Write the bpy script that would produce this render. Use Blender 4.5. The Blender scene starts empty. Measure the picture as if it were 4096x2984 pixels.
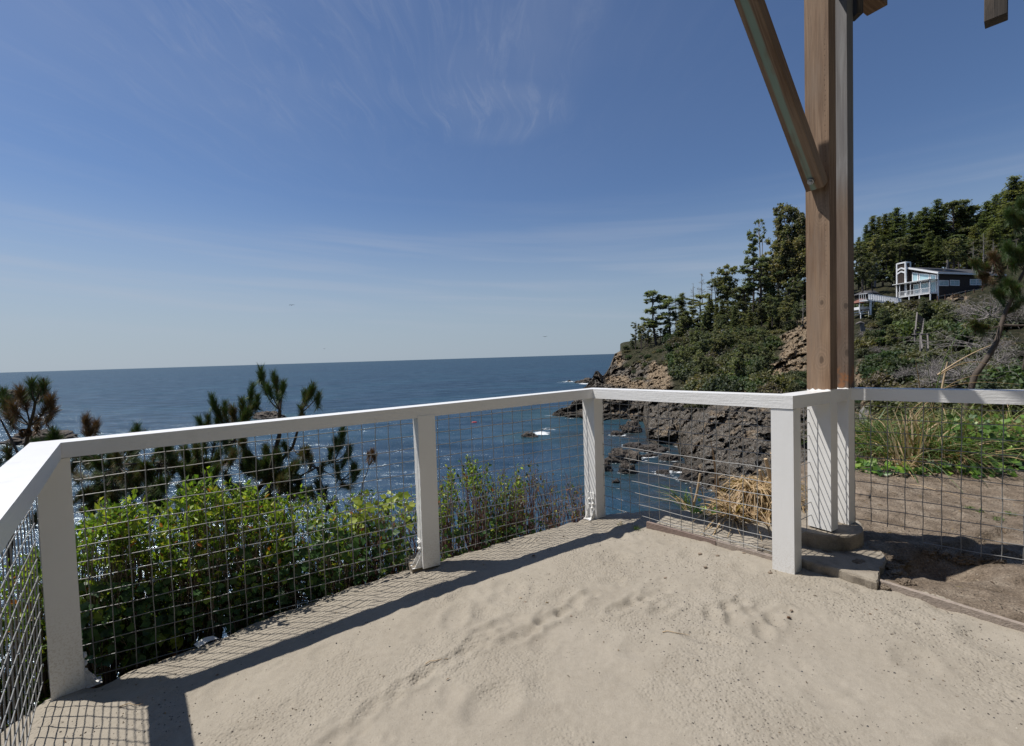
import bpy, math, random
import numpy as np
from mathutils import Vector, Matrix
rnd = random.Random(7)
rng = np.random.default_rng(11)
sc = bpy.context.scene
COL = sc.collection

# ------------------------------------------------------------------ view geometry
FPX = 4096 * 16 / 36
ROLL = math.atan(.0305)
PITCH = math.atan(64.5 * math.cos(ROLL) / FPX)
H = 1.55                 # eye above the sand at the corner post
SEA = H - 13.0

def ray(px, py):
    a = px - 2048; b = 1492 - py
    c, s = math.cos(ROLL), math.sin(ROLL)
    x = a * c + b * s; z = -a * s + b * c
    cp, sp = math.cos(PITCH), math.sin(PITCH)
    return np.array([x, FPX * cp + z * sp, -FPX * sp + z * cp])

def atY(px, py, Y):
    r = ray(px, py); return r * Y / r[1] + [0, 0, H]

def atz(px, py, z):
    r = ray(px, py); return r * (z - H) / r[2] + [0, 0, H]

def proj(p):
    d = np.array(p, float) - [0, 0, H]
    cp, sp = math.cos(PITCH), math.sin(PITCH)
    x, y, z = d[..., 0], d[..., 1] * cp - d[..., 2] * sp, d[..., 1] * sp + d[..., 2] * cp
    X, Z = x * FPX / y, z * FPX / y
    c, s = math.cos(ROLL), math.sin(ROLL)
    return 2048 + X * c - Z * s, 1492 - (X * s + Z * c)

# ------------------------------------------------------------------ numpy noise
def _hash(i, j, k, seed):
    n = (i * 374761393 + j * 668265263 + k * 2147483647 * 3 + seed * 974711) & 0xffffffff
    n = ((n ^ (n >> 13)) * 1274126177) & 0xffffffff
    n = ((n ^ (n >> 16)) * 2246822519) & 0xffffffff
    return ((n ^ (n >> 15)) & 0xffffff) / float(0xffffff)

def vnoise(p, seed=0):
    p = np.asarray(p, float)
    f = np.floor(p); i = f.astype(np.int64); t = p - f
    t = t * t * t * (t * (t * 6 - 15) + 10)
    out = 0
    for dx in (0, 1):
        wx = t[..., 0] if dx else 1 - t[..., 0]
        for dy in (0, 1):
            wy = t[..., 1] if dy else 1 - t[..., 1]
            for dz in (0, 1):
                wz = t[..., 2] if dz else 1 - t[..., 2]
                out = out + wx * wy * wz * _hash(i[..., 0] + dx, i[..., 1] + dy, i[..., 2] + dz, seed)
    return out * 2 - 1

def fbm(p, octs=4, seed=0, gain=.5):
    p = np.asarray(p, float); a = 1; s = 0; n = 0
    for o in range(octs):
        s = s + a * vnoise(p * 2 ** o + o * 17.3, seed + o); n += a; a *= gain
    return s / n

def ridged(p, octs=4, seed=0):
    p = np.asarray(p, float); a = 1; s = 0; n = 0
    for o in range(octs):
        s = s + a * (1 - 2 * np.abs(vnoise(p * 2 ** o + o * 9.1, seed + o))); n += a; a *= .5
    return s / n

def sstep(a, b, x):
    t = np.clip((np.asarray(x, float) - a) / (b - a), 0, 1); return t * t * (3 - 2 * t)

# ------------------------------------------------------------------ materials
class NT:
    def __init__(s, tree):
        s.t = tree; s.n = tree.nodes; s.l = tree.links
    def new(s, typ, props=None, **inp):
        n = s.n.new(typ)
        for k, v in (props or {}).items(): setattr(n, k, v)
        for k, v in inp.items():
            key = int(k[1:]) if k[0] == 'i' and k[1:].isdigit() else k.replace('_', ' ')
            s.set(n.inputs[key], v)
        return n
    def set(s, sock, v):
        if isinstance(v, bpy.types.NodeSocket): s.l.new(v, sock)
        elif isinstance(v, bpy.types.Node): s.l.new(v.outputs[0], sock)
        else:
            if isinstance(v, (tuple, list)) and len(v) == 3 and sock.type == 'RGBA': v = (*v, 1)
            sock.default_value = v
    def noise(s, vec, scale, detail=4, rough=.55, dist=0, out=0):
        n = s.new('ShaderNodeTexNoise', Scale=float(scale), Detail=float(detail), Roughness=float(rough), Distortion=float(dist))
        if vec is not None: s.set(n.inputs['Vector'], vec)
        return n.outputs[out]
    def voro(s, vec, scale, feature='F1', out='Distance', rand=1.0):
        n = s.new('ShaderNodeTexVoronoi', {'feature': feature}, Scale=float(scale), Randomness=rand)
        if vec is not None: s.set(n.inputs['Vector'], vec)
        return n.outputs[out]
    def ramp(s, fac, stops, interp='LINEAR'):
        n = s.n.new('ShaderNodeValToRGB'); n.color_ramp.interpolation = interp
        e = n.color_ramp.elements
        while len(e) < len(stops): e.new(.5)
        for el, (p, c) in zip(e, stops):
            el.position = p
            el.color = (c, c, c, 1) if isinstance(c, (int, float)) else (*c, 1)
        s.set(n.inputs[0], fac); return n.outputs[0]
    def mix(s, fac, a, b, mode='MIX'):
        n = s.new('ShaderNodeMix', {'data_type': 'RGBA', 'blend_type': mode})
        s.set(n.inputs[0], fac); s.set(n.inputs[6], a); s.set(n.inputs[7], b); return n.outputs[2]
    def math(s, op, a, b=0.0, c=None, clamp=False):
        n = s.new('ShaderNodeMath', {'operation': op, 'use_clamp': clamp}); s.set(n.inputs[0], a); s.set(n.inputs[1], b)
        if c is not None: s.set(n.inputs[2], c)
        return n.outputs[0]
    def maprange(s, v, a, b, c=0.0, d=1.0, interp='SMOOTHSTEP'):
        n = s.new('ShaderNodeMapRange', {'interpolation_type': interp})
        for k, x in enumerate((v, a, b, c, d)): s.set(n.inputs[k], x)
        return n.outputs[0]
    def mapping(s, vec, scale=(1, 1, 1), rot=(0, 0, 0), loc=(0, 0, 0)):
        n = s.new('ShaderNodeMapping'); s.set(n.inputs['Vector'], vec)
        n.inputs['Scale'].default_value = scale; n.inputs['Rotation'].default_value = rot; n.inputs['Location'].default_value = loc
        return n.outputs[0]
    def bump(s, h, strength=.5, dist=.01, normal=None):
        n = s.new('ShaderNodeBump', Strength=float(strength), Distance=float(dist), Height=h)
        if normal is not None: s.set(n.inputs['Normal'], normal)
        return n.outputs[0]
    def attr(s, name, out='Color'):
        n = s.n.new('ShaderNodeAttribute'); n.attribute_name = name; return n.outputs[out]

def material(name):
    m = bpy.data.materials.new(name); m.use_nodes = True
    nt = NT(m.node_tree); nt.n.clear()
    out = nt.n.new('ShaderNodeOutputMaterial')
    b = nt.n.new('ShaderNodeBsdfPrincipled'); nt.l.new(b.outputs[0], out.inputs[0])
    pos = nt.n.new('ShaderNodeNewGeometry').outputs['Position']
    return m, nt, b, pos, out

def simple(name, col, rough=.7, var=.15, scale=8, bump=.0, metal=0.0, bscale=60):
    m, n, b, pos, _ = material(name)
    f = n.noise(pos, scale, 5)
    c = n.mix(f, tuple(x * (1 - var) for x in col), tuple(min(1, x * (1 + var)) for x in col))
    n.set(b.inputs['Base Color'], c); b.inputs['Roughness'].default_value = rough; b.inputs['Metallic'].default_value = metal
    if bump: n.set(b.inputs['Normal'], n.bump(n.noise(pos, bscale, 4), bump, .01))
    return m

def mat_leaf(name, rough=.35, trans=.35, spec=.5, bright=1.0):
    """leaf colour comes from a per-leaf random hue stored on the mesh"""
    m, n, b, pos, out = material(name)
    c = n.attr('tint')
    if bright != 1.0:      # every tree and bush has its own tone
        r = n.n.new('ShaderNodeObjectInfo').outputs['Random']; r2 = n.math('FRACT', n.math('MULTIPLY', r, 7.31))
        c = n.mix(1.0, c, n.mix(r, tuple(bright * k for k in (.70, .74, .80)), tuple(bright * k for k in (1.32, 1.26, 1.14))), 'MULTIPLY'); c = n.mix(1.0, c, n.mix(r2, (1.08, 1.0, .92), (.92, 1.02, 1.0)), 'MULTIPLY')
    n.set(b.inputs['Base Color'], c); b.inputs['Roughness'].default_value = rough
    b.inputs['Specular IOR Level'].default_value = spec
    if trans:
        t = n.new('ShaderNodeBsdfTranslucent', Color=n.mix(1.0, c, (1.25, 1.3, .55), 'MULTIPLY'))
        mx = n.new('ShaderNodeMixShader', Fac=trans); n.l.new(b.outputs[0], mx.inputs[1]); n.l.new(t.outputs[0], mx.inputs[2])
        n.l.new(mx.outputs[0], out.inputs[0])
    return m

M = {}
def build_materials():
    # sand
    m, n, b, pos, _ = material('dry_sand')
    fine = n.noise(pos, 420, 3, .7); mid = n.noise(pos, 35, 5, .6); big = n.noise(pos, 2.2, 4)
    c = n.ramp(n.math('ADD', n.math('MULTIPLY', mid, .5), n.math('MULTIPLY', big, .5)), [(.3, (.264, .232, .186)), (.5, (.300, .267, .217)), (.7, (.336, .300, .246))])
    grain = n.ramp(fine, [(.28, .72), (.5, 1.0), (.75, 1.12)])
    c = n.mix(1.0, c, grain, 'MULTIPLY')
    sp = n.voro(pos, 42, out='Distance'); speck = n.ramp(sp, [(.0, .0), (.11, .0), (.17, 1.0)])
    which = n.maprange(n.noise(pos, 7, 4, .65), .50, .62, 0.0, .75)
    c = n.mix(n.math('MULTIPLY', n.math('SUBTRACT', 1.0, speck), which), c, (.085, .075, .065))
    n.set(b.inputs['Base Color'], c); b.inputs['Roughness'].default_value = .95; b.inputs['Specular IOR Level'].default_value = .15
    # pocked areas (old rain drops) and soft areas
    pz = n.maprange(n.noise(pos, 1.6, 3, .5), .46, .56)
    pock = n.math('MULTIPLY', n.math('SUBTRACT', 1.0, n.ramp(n.voro(pos, 62, 'SMOOTH_F1'), [(.12, .0), (.5, 1.0)])), pz)
    h = n.math('ADD', n.math('MULTIPLY', mid, .6), n.math('MULTIPLY', fine, .16))
    h = n.math('ADD', h, n.math('MULTIPLY', n.noise(pos, 110, 4, .7), .55))
    h = n.math('SUBTRACT', h, n.math('MULTIPLY', pock, .75))
    n.set(b.inputs['Normal'], n.bump(h, .68, .008)); M['sand'] = m
    # dirt
    m, n, b, pos, _ = material('brown_dirt')
    a = n.noise(pos, 6, 7, .65); g = n.noise(pos, 80, 4, .7)
    c = n.ramp(a, [(.3, (.14, .108, .078)), (.5, (.225, .178, .134)), (.68, (.32, .265, .205))])
    c = n.mix(1.0, c, n.ramp(g, [(.3, .5), (.7, 1.4)]), 'MULTIPLY')
    vo = n.voro(pos, 38); pc = n.new('ShaderNodeSeparateColor', Color=n.voro(pos, 38, out='Color')).outputs[0]
    c = n.mix(n.math('MULTIPLY', n.math('MULTIPLY', n.maprange(vo, .34, .24), n.maprange(pc, .62, .66)), .75), c, n.ramp(pc, [(.62, (.10, .075, .055)), (1.0, (.40, .34, .27))]))
    n.set(b.inputs['Base Color'], c); b.inputs['Roughness'].default_value = .95; b.inputs['Specular IOR Level'].default_value = .1
    n.set(b.inputs['Normal'], n.bump(n.math('ADD', n.math('MULTIPLY', g, .8), n.math('ADD', n.noise(pos, 28, 6, .75), n.math('MULTIPLY', n.maprange(vo, .36, .2), n.maprange(pc, .6, .7)))), .9, .022)); M['dirt'] = m
    # concrete
    m, n, b, pos, _ = material('weathered_concrete')
    a = n.noise(pos, 7, 8, .65); g = n.noise(pos, 150, 3, .7)
    c = n.ramp(a, [(.3, (.13, .105, .078)), (.48, (.24, .205, .16)), (.75, (.34, .30, .24))])
    c = n.mix(1.0, c, n.ramp(g, [(.3, .75), (.6, 1.1)]), 'MULTIPLY')
    n.set(b.inputs['Base Color'], c); b.inputs['Roughness'].default_value = .9
    n.set(b.inputs['Normal'], n.bump(n.math('ADD', g, n.noise(pos, 22, 5, .65)), .6, .008)); M['concrete'] = m
    # white paint
    m, n, b, pos, _ = material('white_gloss_paint')
    gr = n.noise(n.mapping(pos, (60, 60, 5)), 1, 4, .6, .4); z = n.new('ShaderNodeSeparateXYZ', Vector=pos).outputs[2]
    c = n.mix(n.noise(pos, 5, 4), (.74, .73, .71), (.80, .80, .79))
    spl = n.ramp(n.noise(pos, 95, 3, .75), [(.50, 0.0), (.58, 1.0)])
    low = n.math('MULTIPLY', spl, n.maprange(z, .34, -.15, 0.0, 1.0))
    c = n.mix(n.math('MULTIPLY', low, .38), c, (.42, .36, .28))
    n.set(b.inputs['Base Color'], c); b.inputs['Roughness'].default_value = .32
    n.set(b.inputs['Normal'], n.bump(n.math('ADD', n.math('MULTIPLY', gr, .8), n.math('MULTIPLY', n.noise(pos, 40, 3), .3)), .22, .004)); M['white'] = m
    m, n, b, pos, _ = material('white_gloss_paint_rails')
    gr = n.noise(n.mapping(pos, (6, 6, 90)), 1, 4, .6, .3)
    c = n.mix(n.noise(pos, 6, 4), (.74, .73, .71), (.80, .80, .79))
    sm = n.ramp(n.noise(pos, 4.3, 5, .7), [(.56, 0.0), (.74, 1.0)])
    c = n.mix(n.math('MULTIPLY', sm, .35), c, (.55, .52, .47)); chip = n.maprange(n.noise(n.mapping(pos, (1, 1, 2.2)), 26, 4, .7), .715, .74); c = n.mix(n.math('MULTIPLY', chip, .7), c, (.36, .31, .25))
    n.set(b.inputs['Base Color'], c); b.inputs['Roughness'].default_value = .32
    n.set(b.inputs['Normal'], n.bump(n.math('ADD', gr, n.math('MULTIPLY', n.noise(pos, 50, 3), .6)), .5, .005)); M['rail'] = m
    # wood
    def wood(name, c1, c2, c3, grey=0.0, orange=False, knots=()):
        m, n, b, pos, _ = material(name)
        oc = n.new('ShaderNodeTexCoord').outputs['Object']
        w = n.noise(n.mapping(oc, (1, 1, .22)), 5, 3, .5); oc0 = oc; kn = 0.0; ksum = 0.0
        for (kx, ky, kz, kr) in knots:
            v = n.new('ShaderNodeVectorMath', {'operation': 'SUBTRACT'}); n.set(v.inputs[0], oc0); v.inputs[1].default_value = (kx, ky, kz)
            ln = n.new('ShaderNodeVectorMath', {'operation': 'LENGTH'}); n.set(ln.inputs[0], n.mapping(v.outputs[0], (1, 1, .62)))
            d = n.math('DIVIDE', ln.outputs['Value'], kr); d = n.math('ADD', d, n.math('MULTIPLY', n.noise(n.mapping(oc0, (1, 1, .5)), 26, 4), .95))
            rg = n.math('MULTIPLY', n.math('ADD', n.math('SINE', n.math('MULTIPLY', d, 11.0)), 1.0), n.maprange(d, 3.4, .9, 0.0, .5)); core = n.maprange(d, 1.15, .75)
            kn = n.math('MAXIMUM', n.math('MAXIMUM', kn, n.math('MULTIPLY', rg, .42)), core); ksum = n.math('MAXIMUM', ksum, n.maprange(d, 3.6, 1.0))
        rings = n.noise(n.mapping(oc, (26, 26, 1.1)), 1.0, 6, .6, 1.6)
        fineg = n.noise(n.mapping(oc, (190, 190, 5)), 1.0, 3, .6)
        # knots: distance to scattered points stretched along the grain
        kd = n.voro(n.mapping(oc, (3.4, 3.4, 1.55)), 1.0, 'F1')
        knot = n.ramp(kd, [(.0, .9), (.11, .75), (.16, .1), (.22, .5), (.27, .15), (.36, .35), (.42, .0)])
        if knots: knot = kn
        c = n.ramp(rings, [(.30, c1), (.5, c2), (.68, c3)])
        c = n.mix(n.maprange(w, .4, .65, 0.0, .75), c, c3)
        if knots: c = n.mix(n.math('MULTIPLY', ksum, .6), c, tuple(min(1, x * 1.15) for x in c3))
        c = n.mix(1.0, c, n.ramp(fineg, [(.3, .78), (.65, 1.1)]), 'MULTIPLY')
        c = n.mix(n.math('MULTIPLY', knot, .72), c, tuple(x * .38 for x in c1))
        # rows of pressure-treatment incisions
        s = n.new('ShaderNodeSeparateXYZ', Vector=oc)
        inc = n.voro(n.mapping(oc, (75, 75, 28)), 1.0, rand=.25)
        incm = n.math('MULTIPLY', n.ramp(inc, [(.0, 1.0), (.12, 1.0), (.2, 0.0)]), n.maprange(n.noise(n.mapping(oc, (9, 9, .25)), 1, 1), .5, .56))
        c = n.mix(n.math('MULTIPLY', incm, .7), c, tuple(x * .3 for x in c1))
        crack = n.math('MULTIPLY', n.maprange(n.noise(n.mapping(oc, (60, 60, 1.6)), 1.0, 3, .6), .655, .68), n.maprange(n.noise(n.mapping(oc, (6, 6, .8)), 1.0, 2), .46, .56))
        c = n.mix(n.math('MULTIPLY', crack, .8), c, tuple(x * .22 for x in c1))
        stain = n.maprange(n.noise(n.mapping(oc, (5, 5, .9)), 1.0, 5, .65), .5, .68, 0.0, .5); c = n.mix(stain, c, (.215, .160, .118))
        if grey:
            g = n.maprange(s.outputs[2], 2.55, 2.95, 0.0, grey)
            c = n.mix(g, c, n.ramp(rings, [(.3, (.10, .10, .105)), (.7, (.23, .235, .245))]))
        if orange:
            o = n.math('MULTIPLY', n.maprange(s.outputs[2], 1.42, 1.36), n.maprange(n.noise(oc, 14, 3), .45, .55))
            c = n.mix(n.math('MULTIPLY', o, .6), c, (.28, .11, .03))
        n.set(b.inputs['Base Color'], c); b.inputs['Roughness'].default_value = .8
        hh = n.math('SUBTRACT', n.math('ADD', n.math('MULTIPLY', rings, .5), n.math('MULTIPLY', fineg, .35)), n.math('MULTIPLY', incm, .6))
        n.set(b.inputs['Normal'], n.bump(hh, .55, .006)); return m
    M['wood'] = wood('brown_timber', (.108, .058, .030), (.190, .114, .064), (.262, .176, .112), knots=[(-.123, -.076, 2.52, .030), (-.120, -.080, 1.88, .025), (-.123, -.076, 1.46, .032)])
    M['wood_old'] = wood('weathered_timber', (.065, .040, .027), (.120, .074, .050), (.155, .115, .088), grey=.8, orange=True, knots=[(.135, .030, 1.86, .028), (.140, .026, 1.50, .034), (.10, .04, 2.62, .02)])
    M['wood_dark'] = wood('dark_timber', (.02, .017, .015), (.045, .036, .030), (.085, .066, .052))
    m = M['wood'].copy(); m.name = 'green_stained_timber'; M['wood_green'] = m
    n = NT(m.node_tree); b = [x for x in m.node_tree.nodes if x.type == 'BSDF_PRINCIPLED'][0]
    src = b.inputs['Base Color'].links[0].from_socket
    oc = n.new('ShaderNodeTexCoord').outputs['Object']; s = n.new('ShaderNodeSeparateXYZ', Vector=oc)
    edge = n.math('ADD', s.outputs[0], n.math('MULTIPLY', n.noise(n.mapping(oc, (1, 1, .12)), 9, 3), .03))
    ey = n.math('ADD', s.outputs[1], n.math('MULTIPLY', n.noise(n.mapping(oc, (1, 1, .12)), 9, 3), .03)); ony = n.maprange(n.math('ABSOLUTE', s.outputs[1]), .0565, .0575)
    bx = n.math('MULTIPLY', n.maprange(edge, -.020, -.008), n.maprange(edge, .040, .026)); by_ = n.math('MULTIPLY', n.maprange(ey, -.018, -.004), n.maprange(ey, .036, .022))
    band = n.math('MULTIPLY', n.math('MULTIPLY', by_, n.math('SUBTRACT', 1.0, ony)), n.maprange(n.noise(n.mapping(oc, (1, 1, .3)), 12, 4), .30, .5, .35, 1.0))
    n.set(b.inputs['Base Color'], n.mix(n.math('MULTIPLY', band, .75), src, (.22, .33, .265)))
    M['wire'] = simple('galvanised_wire', (.25, .25, .245), .5, .2, 30, 0, .35)
    M['steel'] = simple('bolt_steel', (.30, .31, .32), .45, .2, 40, 0, .8)
    M['redboard'] = simple('red_stained_board', (.21, .155, .13), .85, .3, 25, .5)
    M['board'] = simple('weathered_edging_board', (.29, .24, .20), .85, .45, 30, .6, 0, 120)
    M['stone'] = simple('brown_field_stone', (.22, .17, .125), .9, .4, 10, .7, 0, 45)
    M['paper'] = simple('white_card', (.75, .74, .72), .6, .04, 20)
    M['cloth'] = simple('black_ground_cloth', (.018, .018, .021), .6, .3, 20, .6, 0, 50)
    M['bark'] = simple('dark_bark', (.085, .066, .052), .9, .4, 14, .7, 0, 40)
    M['twig'] = simple('shrub_twigs', (.15, .115, .09), .8, .35, 20)
    M['redtwig'] = simple('reddish_bare_twigs', (.15, .085, .075), .8, .35, 20)
    M['deadwood'] = simple('grey_dead_wood', (.20, .182, .17), .85, .3, 3)
    M['bleached'] = simple('bleached_dead_wood', (.23, .21, .20), .85, .3, 6)
    M['palebark'] = simple('pale_eucalyptus_bark', (.33, .28, .22), .8, .4, .6)
    M['farbark'] = simple('far_dark_bark', (.065, .052, .044), .9, .3, 1)
    M['cone'] = simple('pine_cone', (.13, .075, .04), .8, .4, 60, .5)
    M['leaf'] = mat_leaf('glossy_shrub_leaf', .40, .42, .4)
    M['ivy'] = mat_leaf('ivy_leaf', .42, .30, .4)
    M['needle'] = mat_leaf('pine_needles', .45, .12, .4)
    M['grass'] = mat_leaf('grass_blades', .5, .25, .35)
    M['farshrub'] = mat_leaf('slope_shrub_foliage', .65, .32, .3, 1.28)
    M['far'] = mat_leaf('hazed_far_foliage', .6, .42, .3, 1.62)  # raised multiplier paints a pale hazy lift into the far tree colour
    # sea rocks
    m, n, b, pos, _ = material('wet_sea_rock')
    a = n.noise(pos, 1.6, 9, .75); z = n.new('ShaderNodeSeparateXYZ', Vector=pos).outputs[2]
    c = n.ramp(a, [(.3, (.032, .026, .021)), (.5, (.100, .080, .062)), (.70, (.19, .16, .13))])
    wet = n.maprange(z, SEA + 1.0, SEA + .1, 0.0, .75)
    c = n.mix(wet, c, (.022, .017, .014))
    n.set(b.inputs['Base Color'], c); n.set(b.inputs['Roughness'], n.maprange(z, SEA + .8, SEA, .85, .35))
    n.set(b.inputs['Normal'], n.bump(n.noise(pos, 2.6, 8, .7), 1.0, .5)); M['searock'] = m
    # headland: tint comes from the ground cover class stored per vertex
    m, n, b, pos, _ = material('headland_ground')
    cls = n.attr('cover'); s = n.new('ShaderNodeSeparateColor', Color=cls)
    rk = n.noise(n.mapping(pos, (1, 1, .55), (.25, .1, 0)), 1.15, 10, .78, .7); z = n.new('ShaderNodeSeparateXYZ', Vector=pos).outputs[2]
    rock = n.ramp(rk, [(.30, (.055, .045, .035)), (.41, (.138, .116, .092)), (.53, (.225, .194, .158)), (.70, (.36, .33, .285))])
    peb = n.voro(pos, 3.4, out='Color'); pebs = n.new('ShaderNodeSeparateColor', Color=peb).outputs[0]
    rock = n.mix(n.math('MULTIPLY', n.maprange(pebs, .72, .86), .6), rock, (.36, .35, .32))
    wet = n.maprange(n.math('ADD', z, n.math('MULTIPLY', n.noise(pos, .5, 3), 2.0)), SEA + 2.6, SEA + 1.2)
    rock = n.mix(n.math('MULTIPLY', wet, .6), rock, (.035, .028, .022))
    tan = n.ramp(n.noise(n.mapping(pos, (1, 1, .5)), .9, 9, .72, .4), [(.28, (.12, .082, .055)), (.40, (.33, .245, .155)), (.52, (.46, .35, .235)), (.75, (.54, .45, .33))])
    veg = n.ramp(n.noise(pos, 1.1, 9, .8), [(.34, (.014, .018, .008)), (.46, (.032, .036, .017)), (.55, (.060, .056, .032)), (.66, (.115, .088, .058))])
    c = n.mix(s.outputs[0], rock, tan); c = n.mix(s.outputs[1], c, veg)
    n.set(b.inputs['Base Color'], c); b.inputs['Roughness'].default_value = .95; b.inputs['Specular IOR Level'].default_value = .15
    ck = n.voro(n.mapping(n.noise(pos, .6, 4, out=1), (1, 1, 1)), 1, 'F1') if False else n.voro(n.mapping(pos, (1, 1, .55), (.3, .2, .4)), .95, 'DISTANCE_TO_EDGE'); ck2 = n.voro(n.mapping(pos, (1.2, 1, .8), (.6, .1, .1)), 2.6, 'DISTANCE_TO_EDGE')
    crk = n.math('MULTIPLY', n.math('MAXIMUM', n.maprange(ck, .07, .0), n.math('MULTIPLY', n.maprange(ck2, .06, .0), .6)), n.math('SUBTRACT', 1.0, s.outputs[1]))
    c = n.mix(n.math('MULTIPLY', crk, .38), c, (.045, .038, .032)); n.set(b.inputs['Base Color'], c)
    hh = n.math('SUBTRACT', n.math('ADD', rk, n.math('MULTIPLY', n.noise(pos, 5.5, 8, .75), .55)), n.math('MULTIPLY', crk, .5))
    n.set(b.inputs['Normal'], n.bump(hh, 1.0, .7)); M['headland'] = m
    # sea
    m, n, b, pos, _ = material('sea_water')
    w1 = n.noise(n.mapping(pos, (1, 1.9, 1), (0, 0, .25)), .45, 6, .62, .3)
    w2 = n.noise(n.mapping(pos, (1, 1.6, 1), (0, 0, -.2)), 1.5, 5, .6, .2)
    w3 = n.noise(n.mapping(pos, (1, 2.6, 1), (0, 0, .1)), .045, 4, .55)
    h = n.math('ADD', n.math('MULTIPLY', w1, 1.0), n.math('MULTIPLY', w2, .30)); h = n.math('ADD', h, n.math('MULTIPLY', w3, 4.0))
    nor = n.bump(h, 1.0, .34); n.set(b.inputs['Normal'], nor)
    at = n.attr('shore'); s = n.new('ShaderNodeSeparateColor', Color=at)
    lace = n.noise(n.mapping(pos, (1, 2.0, 1)), 1.3, 8, .72, 1.2); patch = n.noise(n.mapping(pos, (1, 2.2, 1)), .35, 4, .6, .6)
    thr = n.math('SUBTRACT', .80, n.math('MULTIPLY', s.outputs[0], .385))
    foam = n.maprange(n.math('ADD', n.math('MULTIPLY', lace, .62), n.math('MULTIPLY', patch, .38)), thr, n.math('ADD', thr, .07))
    # scattered whitecaps far out; smaller flecks double as painted-on sun sparkle
    cap = n.math('MULTIPLY', n.maprange(n.noise(n.mapping(pos, (1, 2.6, 1)), .42, 5, .7, .3), .735, .77), n.maprange(n.noise(pos, .012, 2), .35, .6))
    sparkle_fleck = n.math('MULTIPLY', n.maprange(n.noise(n.mapping(pos, (1, 2.8, 1)), 1.15, 5, .75, .4), .715, .75), n.maprange(n.noise(pos, .05, 3), .42, .62))
    foam = n.math('MAXIMUM', foam, n.math('MAXIMUM', n.math('MULTIPLY', cap, .8), n.math('MULTIPLY', sparkle_fleck, .7)))
    teal = n.mix(n.noise(pos, .12, 3), (.010, .034, .038), (.028, .070, .062))
    deep = n.mix(n.maprange(n.noise(n.mapping(pos, (1, 2.4, 1)), .02, 3), .4, .65), (.004, .020, .043), (.008, .034, .060))
    c = n.mix(n.math('MULTIPLY', s.outputs[1], .55), deep, teal)
    kelp = n.math('MULTIPLY', s.outputs[2], n.maprange(n.noise(pos, .38, 7, .7), .42, .56, 0.0, .85))
    c = n.mix(n.math('MULTIPLY', s.outputs[2], .6), c, (.011, .020, .025)); c = n.mix(kelp, c, (.024, .020, .015))
    c = n.mix(foam, c, (.72, .75, .76))
    # wind-roughened water: scattered body colour under a capped sky reflection
    out = [x for x in m.node_tree.nodes if x.type == 'OUTPUT_MATERIAL'][0]
    body = n.new('ShaderNodeBsdfDiffuse', Color=c, Normal=n.bump(h, .8, .4))
    gl = n.new('ShaderNodeBsdfGlossy', Color=(.82, .94, 1.0, 1), Roughness=.25); n.set(gl.inputs['Normal'], nor)
    fr = n.new('ShaderNodeFresnel', IOR=1.33); n.set(fr.inputs['Normal'], nor)
    fac = n.math('MULTIPLY', n.math('MINIMUM', n.math('MULTIPLY', fr.outputs[0], .85), n.maprange(n.noise(n.mapping(pos, (1, 2.6, 1)), .10, 6, .7), .35, .65, .17, .30)), n.math('SUBTRACT', 1.0, foam))
    mx = n.new('ShaderNodeMixShader', Fac=fac); n.l.new(body.outputs[0], mx.inputs[1]); n.l.new(gl.outputs[0], mx.inputs[2]); n.l.new(mx.outputs[0], out.inputs[0])
    M['sea'] = m
    # house
    m, n, b, pos, _ = material('dark_shingles')
    bt = n.new('ShaderNodeTexBrick', Scale=2.2, Mortar_Size=.03, Color1=(.030, .020, .016, 1), Color2=(.050, .034, .027, 1), Mortar=(.012, .009, .008, 1))
    sx = n.new('ShaderNodeSeparateXYZ', Vector=pos); cx = n.new('ShaderNodeCombineXYZ', X=n.math('ADD', sx.outputs[0], n.math('MULTIPLY', sx.outputs[1], .4)), Y=sx.outputs[2])
    n.set(bt.inputs['Vector'], cx.outputs[0]); n.set(b.inputs['Base Color'], bt.outputs[0]); b.inputs['Roughness'].default_value = .9; M['shingle'] = m
    M['roof'] = simple('dark_roof', (.055, .055, .062), .7, .3, 3)
    M['solar'] = simple('solar_panel', (.012, .022, .055), .12, .2, 2)
    M['trim'] = simple('white_house_trim', (.72, .73, .74), .5, .05, 2)
    M['redroof'] = simple('red_gazebo_roof', (.17, .07, .05), .8, .2, 3)
    M['interior'] = simple('dark_room', (.03, .03, .03), .9, .2, 3)
    m, n, b, pos, _ = material('window_glass'); n.set(b.inputs['Base Color'], n.mix(n.noise(pos, .5, 2), (.30, .46, .52), (.40, .56, .60)))
    b.inputs['Roughness'].default_value = .06; b.inputs['Specular IOR Level'].default_value = .9; M['glass'] = m
    M['greywood'] = simple('grey_weathered_poles', (.15, .135, .125), .85, .3, 4)
    M['buoy'] = simple('orange_red_plastic', (.65, .06, .035), .4, .1, 3)
    M['gull'] = simple('gull_feathers', (.10, .10, .11), .7, .3, 10)
    M['iron'] = simple('rusty_post', (.10, .055, .035), .8, .3, 6)

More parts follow.
